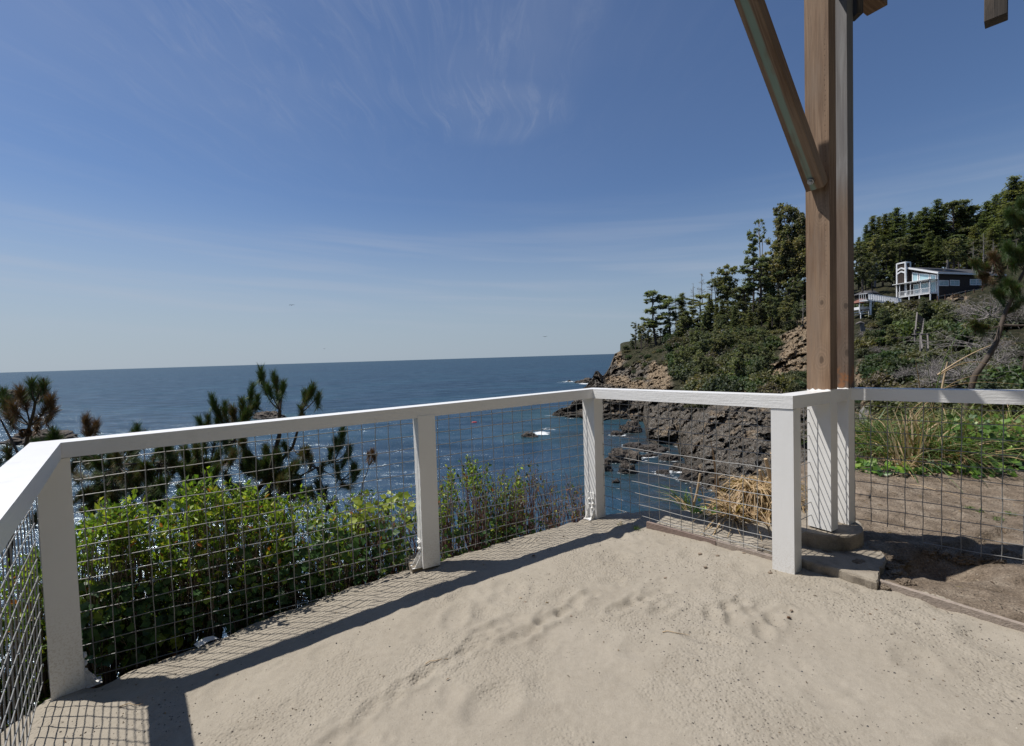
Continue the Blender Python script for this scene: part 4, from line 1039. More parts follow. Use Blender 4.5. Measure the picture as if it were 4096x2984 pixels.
    tips = [(4083, 800, 0, 'h', .0), (4055, 838, .1, 'h', .05), (4030, 848, 0, 'h', .0), (4050, 890, 0, 'h', .1), (4100, 860, 0, 'h', .0), (4110, 930, 0, 'h', .1), (4028, 975, 0, 'e', .0), (4020, 1004, .2, 'e', .1), (4065, 1000, 0, 'e', .0),
            (3890, 1043, 0, 'f', .2), (3905, 1050, .1, 'f', .1), (3969, 1014, 0, 'f', .8), (3985, 1040, 0, 'f', .7), (4090, 985, 0, 'e', .05), (3930, 1098, 0, 'f', .8), (3950, 1110, .2, 'f', .7), (4000, 1070, 0, 'f', .4), (4050, 1050, 0, 'e', .1),
            (4028, 1122, 0, 'd', .0), (4010, 1140, .1, 'd', .0), (4050, 1135, 0, 'd', .05), (3985, 1165, 0, 'd', .05), (4005, 1180, .1, 'd', .1), (4070, 1150, -.1, 'd', .1), (4085, 1200, 0, 'd', .1), (4060, 1230, 0, 'd', .2), (3890, 1290, 0, 'c', .3), (3905, 1305, 0, 'c', .3)]
    for k in range(105):
        px, py = R.uniform(3970, 4190), R.uniform(940, 1560)
        if px < 4030 and 1180 < py < 1330: continue; tips.append((px, py, R.uniform(-.6, .6), min('bcdegi', key=lambda q: (nodes[q][0] - px) ** 2 + (nodes[q][1] - py) ** 2), R.choice([.0, .1, .3])))
    pine('pine_tree', 'tall pine with a dark leaning trunk at the right edge', nodes, ['zabcde', 'df', 'eh', 'cg', 'gi'], tips, L=.15, nn=360, bark=.05, shoot=.30)

def ribbon(mb, base, d, L, W, droop, col, nseg=7, side=None, curl=0.0):
    n = len(base); t = np.linspace(0, 1, nseg)[None, :, None]
    d = d / np.linalg.norm(d, axis=1)[:, None]; L = np.broadcast_to(L, n)[:, None, None]; W = np.broadcast_to(W, n)[:, None, None]
    dr = np.broadcast_to(droop, n)[:, None, None]
    hor = d.copy(); hor[:, 2] = 0; hor /= np.linalg.norm(hor, axis=1)[:, None] + 1e-6
    P = base[:, None] + d[:, None] * L * t + hor[:, None] * L * dr * .35 * t ** 2 + np.array([0, 0, -1.]) * L * dr * t ** 2.4
    if curl:
        ph = rng.random((n, 1, 1)) * 6.28; P = P + curl * L * np.concatenate([np.sin(t * 6 + ph), np.cos(t * 5 + ph), np.sin(t * 7 + ph * 2) * .6], 2) * t
    s = np.cross(d, rand_dirs(n) * .6 + np.array([0, 0, 1.])); s /= np.linalg.norm(s, axis=1)[:, None]
    w = (W / 2) * (1 - t ** 2.2) * (.55 + .45 * np.sin(np.pi * np.clip(t * 1.1, 0, 1))) + .0004
    Lf, Rt = P - s[:, None] * w, P + s[:, None] * w
    V = np.stack([Lf, Rt], 2).reshape(n, nseg * 2, 3)
    k = np.arange(nseg - 1) * 2; q = np.stack([k, k + 1, k + 3, k + 2], 1)
    F = (np.arange(n)[:, None, None] * nseg * 2 + q[None]).reshape(-1, 4)
    col = np.asarray(col); col = np.tile(col, (n, 1)) if col.ndim == 1 else col
    mb.add(V.reshape(-1, 3), F, np.repeat(col, nseg * 2, 0))

TAN = (.38, .27, .145); TAN2 = (.46, .34, .20); BLADE = (.075, .13, .03); BLADE2 = (.12, .19, .045); BROWN = (.17, .11, .07)
def fan(mb, c, n, L, W, droop, cols, wts, sp=.7, up=1.0, rad=.1, bias=(0, 0), curl=0.0, jit=.3):
    base = np.asarray(c) + np.concatenate([rng.normal(size=(n, 2)) * rad, rng.random((n, 1)) * .02], 1)
    d = np.concatenate([rng.normal(size=(n, 2)) * sp + np.array(bias), np.full((n, 1), up) + rng.random((n, 1)) * .3], 1)
    cc = np.asarray(cols)[rng.choice(len(cols), n, p=np.array(wts) / sum(wts))] * (1 + (rng.random((n, 1)) - .5) * jit)
    ribbon(mb, base, d, L * rng.uniform(.55, 1.15, n), W * rng.uniform(.6, 1.2, n), droop * rng.uniform(.5, 1.4, n), cc, curl=curl)

def build_grasses():
    # dead clump behind the short fence
    g = atz(3020, 2075, .04); root = thing('dry_grass_clump', 'straw-coloured clump of dead leaves with cut stalks behind the short fence', 'dry plant', tuple(map(float, g)))
    mb = MB()
    for k in range(15):
        c = atz(rnd.uniform(2860, 3160), rnd.uniform(2045, 2090), .05) + np.array([0, 0.02, .0])
        fan(mb, c, 85, .42, .019, 1.0, [TAN, TAN2, (.30, .20, .11), (.22, .15, .09)], [4, 3, 2, 1], sp=.75, up=.9, rad=.05, curl=.06)
    c = atz(3050, 2060, .06)
    for k in range(4):
        c2 = c + np.array([rnd.uniform(-.15, .22), rnd.uniform(0, .2), .22]); fan(mb, c2, 80, .30, .016, 1.3, [TAN, TAN2, (.30, .20, .11)], [3, 3, 1], sp=.9, up=.7, rad=.05, curl=.08)
    mb.build('leaves', M['grass'], root, tint=True)
    for (px, py, px2, py2, r) in ((3090, 1990, 3062, 1835, .017), (3110, 1990, 3085, 1812, .013), (3050, 1980, 3038, 1880, .012), (2765, 2050, 2800, 1895, .010), (2770, 2040, 2760, 1950, .007)):
        a, b = atY(px, py, 4.15), atY(px2, py2, 4.1); mb = MB(); mb.tube(curve(a, b, (.01, 0, 0), 5), [r * 1.1, r, r, r, r * .9], 8); mb.build('cut_stalk', M['dryreed'], root)
    mb = MB(); 
    for (px, py, px2, py2, w) in ((2880, 2000, 2843, 1742, .022), (2868, 2010, 2858, 1850, .018), (2830, 2045, 2790, 1900, .015), (2800, 2050, 2860, 2010, .015)):
        a, b = atY(px, py, 4.35), atY(px2, py2, 4.3); d = b - a; ribbon(mb, a[None], d[None], np.array([np.linalg.norm(d)]), w * 1.6, .02, np.array(BROWN) * 1.2)
    tag(mb.build('dead_stalk', M['grass'], tint=True), 'tall flat brown dead stalks standing beside the straw clump', 'dead stalks')
    root = thing('iris_clump', 'fan of narrow green blades leaning left over the bank behind the short fence', 'blade plant', tuple(map(float, atz(2780, 2045, .05))))
    mb = MB(); 
    for k in range(26):
        c = atz(2770 + rnd.uniform(-30, 40), 2040, .05) + np.array([0, .05, -.03]); e = atY(rnd.uniform(2590, 2760), rnd.uniform(1895, 1990), 4.5)
        d = e - c; ribbon(mb, c[None], (d + [0, 0, .08])[None], np.array([np.linalg.norm(d) * 1.1]), .012, .30, np.array(BLADE if k % 3 else BLADE2))
    for k in range(9):
        c = atz(2770 + rnd.uniform(-30, 40), 2040, .05); d = atY(rnd.uniform(2560, 2720), rnd.uniform(1900, 1980), 4.5) - c; ribbon(mb, c[None], (d + [0, 0, .12])[None], np.array([np.linalg.norm(d) * 1.15]), .007, .7, np.array(TAN), curl=.08)
    mb.build('leaves', M['grass'], root, tint=True)
    # ivy by the bank, and weeds at the corner
    def ivy_at(label, pxs, z, n, L, pal, wts, spread):
        P = np.array([atz(rnd.uniform(*pxs[0]), rnd.uniform(*pxs[1]), z) + [0, 0, rnd.uniform(0, spread)] for k in range(n)])
        root = thing('ivy', label, 'ivy', tuple(map(float, P.mean(0) * [1, 1, 0] + [0, 0, z]))); mb, st = MB(), MB()
        c = np.asarray(pal)[rng.choice(len(pal), n, p=np.array(wts) / sum(wts))] * (1 + (rng.random((n, 1)) - .5) * .4)
        ivy_patch(mb, st, P, np.array([-.2, -.7, .8]), L, c)
        lo = P.mean(0) * [1, 1, 0] + [0, 0, z - .01]
        for k in range(0, n, 6): st.tube(curve(lo, P[k], (0, 0, .005), 6), .0022, 4)
        st.build('stem', M['twig'], root); mb.build('foliage', M['ivy'], root, tint=True)
    fresh = [(.07, .15, .03), (.12, .22, .035), (.20, .30, .045), (.045, .10, .025)]
    ivy_at('small green ivy tufts at the foot of the straw clump', ((2770, 2990), (2040, 2075)), .05, 60, .05, fresh, [3, 3, 1, 3], .09)
    ivy_at('bright green ivy strip along the dirt edge under the grass', ((3400, 4080), (1872, 1912)), .04, 380, .085, fresh, [3, 4, 3, 3], .12)
    ivy_at('bright ivy spray climbing through the grass at the right', ((3800, 4110), (1845, 1880)), .05, 240, .082, fresh, [3, 4, 2, 3], .62)
    for (px, py, n, lab) in ((2545, 2103, 60, 'small tuft of green grass at the far corner of the sand'), (2480, 2085, 16, 'tiny sprig of grass beside the far corner post')):
        g = atz(px, py, 0); mb = MB(); fan(mb, (g[0], g[1], gz(g[0], g[1]) - .003), n, .055, .003, .6, [BLADE, BLADE2, TAN], [3, 2, 1], sp=.8, rad=.014)
        tag(mb.build('grass_tuft', M['grass'], tint=True), lab, 'grass tuft')
    for k, (px, py) in enumerate(((3880, 2030), (3920, 2040), (3990, 2070), (4040, 2050))):
        g = atz(px, py, 0.03); mb = MB(); fan(mb, (g[0], g[1], gz(g[0], g[1]) - .003), 45, .04, .005, .5, [BLADE, BLADE2], [3, 2], sp=1.0, rad=.018)
        tag(mb.build('grass_tuft', M['grass'], tint=True), f'{ordinal(k + 1)} low green weed from the left on the brown dirt', 'weed', 'weeds on the dirt')
    # pampas clump
    def clump(label, px, py, Y, n, L, cols, wts, sp, droop, rad, bias=(0, 0), W=.014, name='tall_grass_clump', dx=0, stalks=()):
        c = atY(px, py, Y); root = thing(name, label, 'tall grass', tuple(map(float, c))); mb = MB()
        m = 7
        for k in range(m):
            cc = c + np.array([rnd.gauss(0, rad), rnd.gauss(0, rad * .7), 0]); fan(mb, cc, n // m, L, W, droop, cols, wts, sp, 1.0, .06, bias, curl=.02)
        mb.build('leaves', M['grass'], root, tint=True)
        if stalks:
            for (a, b, r) in stalks: mb = MB(); mb.tube(curve(atY(*a), atY(*b), (0, 0, .03), 7), np.linspace(r, r * .4, 7), 5); mb.build('stalk', M['dryreed'], root)
    gc = [BLADE, BLADE2, (.10, .15, .06), TAN, TAN2]
    clump('big arching clump of green and straw grass right of the pergola posts', 3730, 1845, 5.75, 950, 1.10, gc, [6, 6, 4, 2, 1.5], .60, .55, .34, (-.05, 0),
          stalks=[((3760, 1600, 5.9), (3790, 1447, 5.9), .016), ((3750, 1500, 5.8), (3965, 1380, 5.7), .010), ((3640, 1850, 5.7), (3625, 1660, 5.8), .013), ((3665, 1850, 5.7), (3640, 1640, 5.8), .015), ((3680, 1850, 5.7), (3665, 1650, 5.8), .012), ((3600, 1860, 5.9), (3560, 1680, 5.9), .009)])
    clump('leaning grass clump with long thin arcs at the right edge', 4030, 1830, 6.0, 620, 1.05, gc, [3, 4, 4, 2, 1], .65, .6, .30, (-.25, 0))
    clump('low dead straw under the big grass clump', 3650, 1852, 5.6, 520, .50, [TAN, TAN2, BROWN, (.26, .19, .12)], [3, 3, 2, 2], .9, .8, .30, (.2, 0), W=.013, name='dry_grass_clump')
    clump('loose brown reeds on the slope beside the farther post', 3500, 1880, 6.2, 60, .5, [TAN, BROWN, (.2, .14, .1)], [1, 2, 2], .7, .5, .25, (0, 0), W=.012, name='dry_grass_clump')
    clump('upright bleached reed stems inside the big grass clump', 3640, 1850, 5.5, 46, .70, [TAN2, TAN, (.50, .40, .27)], [3, 2, 2], .16, .15, .16, (-.10, 0), W=.022, name='dry_grass_clump')
    clump('tangle of grey-green fine stems above the right rail', 3830, 1820, 6.3, 560, 1.45, [(.14, .17, .06), (.20, .21, .08), TAN], [3, 3, 1.5], .55, .62, .42, (0, 0), W=.010)
    clump('sparse tall yellow-green blades rising above the rail at the right edge', 4060, 1820, 6.2, 260, 1.35, [(.15, .19, .05), (.20, .23, .07), TAN], [3, 3, 1], .5, .6, .3, (-.2, 0), W=.011)
    mb = MB(); c = atY(3720, 1800, 5.8)
    for (ax, ay, bx, by, cx_, cy_) in ((3735, 1600, 3790, 1330, 3900, 1295), (3560, 1800, 3760, 1480, 3960, 1500), (3640, 1650, 3700, 1560, 3980, 1560), (3760, 1500, 3900, 1400, 4000, 1490), (3700, 1600, 3800, 1500, 4090, 1540), (3680, 1560, 3670, 1480, 3660, 1430), (3735, 1650, 3720, 1500, 3700, 1420)):
        a, b, d_ = atY(ax, ay, 5.7), atY(bx, by, 5.6), atY(cx_, cy_, 5.5); t = np.linspace(0, 1, 12)[:, None]
        mb.tube(a * (1 - t) ** 2 + b * 2 * t * (1 - t) + d_ * t * t, np.linspace(.006, .0015, 12), 4, col=BLADE2 if ax % 2 else TAN)
    a = atY(3735, 1850, 5.8)
    for k in range(3): mb.tube(curve(a, atY(3735, 1600, 5.7), (0, 0, 0), 4), .005, 4, col=TAN)
    tag(mb.build('seed_stem', M['grass'], tint=True), 'thin bowed seed stems arching above the right rail', 'grass stems')

def dead_bush(label, c, R, n, L, mat='deadwood', r=.006, squash=.8, name='dead_bush', trunk=None, levels=2, bias=(0, 0, 0)):
    c = np.asarray(c, float); root = thing(name, label, 'dead shrub', tuple(map(float, c))); mb = MB()
    for k in range(n):
        d = rand_dirs(1)[0] + np.array(bias); d[2] = abs(d[2]) * squash; e = c + d * R * rnd.uniform(.45, 1)
        P = curve(c + d * .1 * R, e, rand_dirs(1)[0] * R * .18, 7); mb.tube(P, np.linspace(r, r * .3, 7), 4, cap=False)
        for j in range(4 if levels > 1 else 2):
            a = P[rnd.randrange(2, 6)]; e2 = a + (rand_dirs(1)[0] + d * .6) * L
            P2 = curve(a, e2, rand_dirs(1)[0] * L * .2, 5); mb.tube(P2, np.linspace(r * .5, r * .2, 5), 3, cap=False)
            if levels > 1:
                for q in range(3):
                    a3 = P2[rnd.randrange(1, 4)]; mb.tube(curve(a3, a3 + (rand_dirs(1)[0] + d * .5) * L * .5, rand_dirs(1)[0] * L * .1, 4), np.linspace(r * .32, r * .15, 4), 3, cap=False)
    mb.build('branches', M[mat], root); return root
# ================================================================== headland
K_ = 4096 / 2268
def VH(u): return 825.0 - .0305 * u
COLS = {   # u: waterline v, then nine (v, distance) up to the crest
1216: (921, [(921, 99), (921, 99.5), (921, 100), (921, 101), (921, 102), (921, 103), (921, 104), (921, 105), (922, 106)]),
1232: (922, [(919, 99), (916, 100), (914, 101), (913, 102), (912, 102), (911, 103), (911, 104), (911, 105), (911, 106)]),
1262: (923, [(917, 99), (911, 100), (906, 101), (903, 102), (901, 103), (900, 104), (899, 105), (899, 106), (899, 107)]),
1290: (926, [(912, 98), (900, 99.5), (890, 101), (882, 103), (876, 105), (871, 107), (868, 109), (866, 111), (866, 113)]),
1308: (928, [(913, 97), (899, 99), (886, 101), (872, 106), (862, 111), (856, 116), (850, 120), (846, 124), (846, 127)]),
1318: (929, [(912, 97), (898, 99), (884, 102), (868, 108), (856, 114), (845, 120), (836, 124), (829, 128), (827, 130)]),
1328: (929, [(912, 97), (898, 99), (882, 102), (866, 108), (856, 115), (848, 121), (838, 126), (830, 130), (827, 132)]),
1336: (929, [(912, 96), (896, 99), (880, 102), (864, 109), (856, 116), (849, 124), (842, 132), (837, 138), (834, 142)]),
1350: (929, [(911, 96), (894, 98), (876, 102), (862, 108), (852, 118), (842, 132), (830, 144), (820, 150), (814, 152)]),
1361: (929, [(910, 96), (892, 98), (874, 102), (860, 108), (850, 118), (836, 136), (815, 146), (795, 150), (785, 153)]),
1376: (929, [(909, 96), (890, 98), (873, 102), (860, 108), (850, 118), (834, 134), (812, 142), (790, 147), (776, 153)]),
1400: (930, [(908, 94), (890, 97), (874, 101), (860, 107), (849, 116), (832, 130), (810, 138), (787, 145), (771, 156)]),
1424: (931, [(908, 92), (890, 96), (874, 100), (860, 105), (848, 112), (829, 124), (806, 132), (784, 141), (765, 156)]),
1434: (978, [(950, 71), (922, 77), (890, 87), (866, 96), (850, 104), (828, 118), (804, 128), (780, 138), (763, 155)]),
1470: (984, [(955, 68), (925, 73), (892, 80), (866, 90), (848, 98), (824, 110), (798, 121), (775, 132), (757, 150)]),
1500: (989, [(960, 66), (928, 70), (893, 75), (866, 84), (846, 92), (820, 103), (792, 114), (768, 126), (748, 146)]),
1525: (1037, [(990, 57), (940, 64), (893, 70), (866, 79), (845, 87), (818, 98), (789, 109), (764, 121), (740, 143)]),
1565: (1077, [(1020, 48), (955, 56), (892, 65), (866, 74), (843, 82), (814, 93), (784, 104), (758, 117), (728, 140)]),
1640: (1100, [(1035, 44), (960, 51), (890, 61), (866, 70), (842, 78), (810, 89), (778, 101), (748, 115), (708, 138)]),
1700: (1110, [(1038, 43), (960, 49), (890, 59), (862, 67), (836, 75), (802, 85), (768, 97), (736, 112), (690, 137)]),
1786: (1110, [(1040, 42), (960, 48), (890, 56), (858, 62), (828, 69), (790, 77), (755, 86), (728, 97), (655, 132)]),
1850: (1112, [(1040, 41), (960, 47), (890, 53), (855, 59), (820, 65), (780, 73), (740, 82), (704, 93), (648, 130)]),
1900: (1115, [(1040, 41), (960, 45.5), (890, 51), (852, 56), (812, 62), (770, 70), (725, 79), (688, 89), (640, 128)]),
2000: (1120, [(1040, 38), (960, 42), (890, 47), (848, 52), (802, 58), (758, 66), (712, 76), (672, 87), (630, 125)]),
2100: (1120, [(1040, 34), (960, 38), (890, 42), (845, 47), (800, 53), (752, 61), (705, 71), (664, 86), (618, 122)]),
2200: (1120, [(1040, 30), (960, 34), (890, 37), (842, 42), (795, 48), (745, 56), (695, 67), (645, 83), (595, 118)]),
2290: (1120, [(1040, 27), (960, 30), (890, 34), (838, 38), (788, 44), (735, 52), (680, 64), (625, 80), (565, 114)]),
2520: (1120, [(1040, 22), (960, 25), (890, 28), (830, 32), (770, 38), (710, 46), (650, 58), (590, 74), (520, 108)]),
2900: (1120, [(1040, 18), (960, 20), (880, 23), (810, 28), (740, 34), (670, 42), (600, 54), (530, 70), (460, 100)]),
}
CU = np.array(sorted(COLS), float)
CV = np.array([[COLS[int(u)][0]] + [p[0] for p in COLS[int(u)][1]] for u in CU])
CY = np.array([[atz(u * K_, COLS[int(u)][0] * K_, SEA)[1]] + [p[1] for p in COLS[int(u)][1]] for u in CU])
def col_at(u):
    """the ten key rows of one column"""
    return np.array([np.interp(u, CU, CV[:, k]) for k in range(10)]), np.array([np.interp(u, CU, CY[:, k]) for k in range(10)])
def surf(u, v):
    vs, ys = col_at(u); return float(np.interp(-v, -vs, ys))
def on_hill(u, v, lift=0.0):
    return atY(u * K_, v * K_, surf(u, v)) + [0, 0, lift]

TANS = [(1371, 795, 9, 18), (1368, 845, 26, 12), (1405, 853, 40, 9), (1462, 838, 26, 28), (1448, 812, 10, 12), (1758, 785, 34, 46), (1725, 822, 38, 22), (1785, 735, 22, 26), (1905, 838, 10, 34), (1640, 872, 40, 10), (1960, 700, 22, 8), (2120, 662, 25, 5), (1560, 880, 20, 8), (1925, 905, 16, 30), (1700, 850, 24, 14)]
ROCKL = ([1216, 1340, 1362, 1380, 1400, 1430, 1470, 1500, 1600, 1700, 1786, 1900, 1960, 2100, 2300], [700, 760, 786, 806, 812, 806, 848, 884, 884, 880, 892, 905, 965, 1010, 1040])
def build_headland():
    us = np.concatenate([np.arange(1216, 1300, 3.0), np.arange(1300, 1440, 2.2), np.arange(1440, 2300, 3.0), np.arange(2300, 2900, 8)])
    sub = [8, 24, 26, 28, 24, 20, 20, 20, 18, 16]      # from under water, then between key rows
    KV = np.stack([np.interp(us, CU, CV[:, k]) for k in range(10)], 1); KY = np.stack([np.interp(us, CU, CY[:, k]) for k in range(10)], 1)
    base = np.array([[atY(u * K_, v * K_, y) for v, y in zip(a, b)] for u, a, b in zip(us, KV, KY)])       # (nu,10,3)
    under = base[:, 0] * [1, 1, 0]; hd = under / np.linalg.norm(under, axis=1)[:, None]
    under = base[:, 0] - hd * 3.0 - [0, 0, 3.5]
    crest = base[:, 9]; pointy = sstep(1385, 1345, us)[:, None]
    b1 = crest + hd * (6 - 2 * pointy) * [1, 1, 0] + np.array([0, 0, 1.]) * (.8 - 3.3 * pointy) * sstep(1216, 1330, us)[:, None]
    b2 = crest + hd * (60 - 42 * pointy) + np.array([0, 0, 1.]) * (4 + 5 * sstep(1790, 1900, us)[:, None] - 4 * pointy) ; b2[:, 2] = np.where(pointy[:, 0] > .2, np.minimum(b2[:, 2], SEA - 3), b2[:, 2])
    rows = np.concatenate([under[:, None], base, b1[:, None], b2[:, None]], 1)                           # (nu,13,3)
    sub = sub + [8, 14]; par = np.concatenate([[k + j / n for j in range(n)] for k, n in enumerate(sub)] + [[12.0]])
    k = np.minimum(par.astype(int), 11); f = par - k
    G = rows[:, k] * (1 - f)[None, :, None] + rows[:, k + 1] * f[None, :, None]
    U = np.repeat(us[:, None], len(par), 1)
    V = np.stack([np.interp(par, np.arange(12), np.concatenate([[a[0] + 20], a, [a[9] - 3]])) for a in KV])
    rl = np.interp(U, *ROCKL)
    nz = fbm(G * .25, 4, 71); nz2 = fbm(G * .9, 4, 75)
    veg = sstep(8, -8, V - rl + nz * 26 + nz2 * 14)
    tan = np.zeros_like(veg)
    for (cu, cv, ru, rv) in TANS:
        q = np.sqrt(((U - cu) / ru) ** 2 + ((V - cv) / rv) ** 2) + nz * .5 + nz2 * .3; tan = np.maximum(tan, sstep(1.25, .75, q))
    veg = veg * (1 - tan); patch = sstep(.16, .34, nz2) * sstep(-.1, .3, nz); tan = np.maximum(tan, patch * .7 * sstep(1330, 1350, U) * (1 - veg))
    rocky = 1 - veg * .8
    # sculpt: strata ribs running down the cliff, blocky breaks, boulders
    N = hd[:, None, :] * -1.0
    stp = fbm(G * [.22, .22, .5], 3, 99) * 4; stp = np.floor(stp) + sstep(.35, .65, stp - np.floor(stp)); stp2 = fbm(G * .75, 3, 101) * 4; stp2 = np.floor(stp2) + sstep(.3, .7, stp2 - np.floor(stp2)); rib = ridged(np.stack([G[..., 0] * .42 + G[..., 2] * .12, G[..., 1] * .42, G[..., 2] * .10], -1), 4, 81)
    blk = ridged(G * .55, 5, 85); bl2 = fbm(G * 1.6, 4, 88); blk3 = np.abs(fbm(G * .8, 3, 90))
    fade = sstep(0, 1.2, par)[None] * sstep(11.6, 10.6, par)[None] * sstep(1214, 1245, U) * (.35 + .65 * np.clip(G[..., 1] / 80, .3, 1.2))
    crestf = np.where((par > 9.3)[None], .35, 1.0)
    amp = fade * rocky * crestf
    bl4 = fbm(G * 3.1, 3, 95); disp = amp * (.85 * rib + 1.5 * stp + .35 * stp2 + .15 * blk + .55 * bl2 + .30 * bl4)
    G = G + N * disp[..., None]; G[..., 2] += amp * (.45 * bl2 + .15 * blk + .45 * blk3 + .22 * bl4)
    G[..., 2] += fade * veg * .45 * nz2
    # spikes at the point's sea edge
    sp = np.exp(-((U - 1322) / 6.0) ** 2) * sstep(6.5, 9, par)[None] * sstep(11, 9.5, par)[None]; G[..., 2] += sp * .9
    nu, nv = U.shape; idx = np.arange(nu * nv).reshape(nu, nv)
    F = np.stack([idx[:-1, :-1], idx[1:, :-1], idx[1:, 1:], idx[:-1, 1:]], -1).reshape(-1, 4)
    mb = MB(); mb.add(G.reshape(-1, 3), F, np.stack([tan, veg, rocky], -1).reshape(-1, 3), smooth=False)
    o = mb.build('headland', M['headland'], attr='cover'); tag(o, 'rocky wooded headland across the cove', 'headland', kind='structure')
    return base[:, 0]

# ------------------------------------------------------------------ far trees
DK = [(.054, .068, .044), (.072, .089, .055), (.094, .110, .068), (.124, .132, .084)]  # tree greens paled towards grey in place of distance haze
OL = [(.084, .088, .052), (.110, .112, .066), (.140, .135, .082), (.165, .150, .098)]
GRN = [(.036, .060, .027), (.052, .080, .034), (.072, .104, .044)]
EUC = [(.082, .092, .058), (.110, .116, .072), (.14, .135, .09), (.165, .13, .075)]
GRY = [(.085, .078, .062), (.115, .10, .082), (.15, .13, .11)]
def clump_leaves(mb, cs, rs, n, size, pal, flat=1.0, shell=.5):
    pal = np.asarray(pal)
    for c, r in zip(cs, rs):
        d = rand_dirs(n); k = np.minimum(1.6, np.abs(rng.normal(size=(n, 1))) * .42 + shell * .45); P = np.asarray(c) + d * k * np.asarray(r)
        tone = pal[rng.integers(len(pal))] * .5 + pal[rng.integers(0, len(pal), n)] * .5
        col = tone * (1 + (rng.random((n, 1)) - .5) * .5)
        D = rand_dirs(n) * [1, 1, flat] + d * .4; mb.leaves(P, D, rand_dirs(n) + [0, 0, 1.2], size * rng.uniform(.6, 1.3, n), size * rng.uniform(.5, .9, n), col, kind='quad')

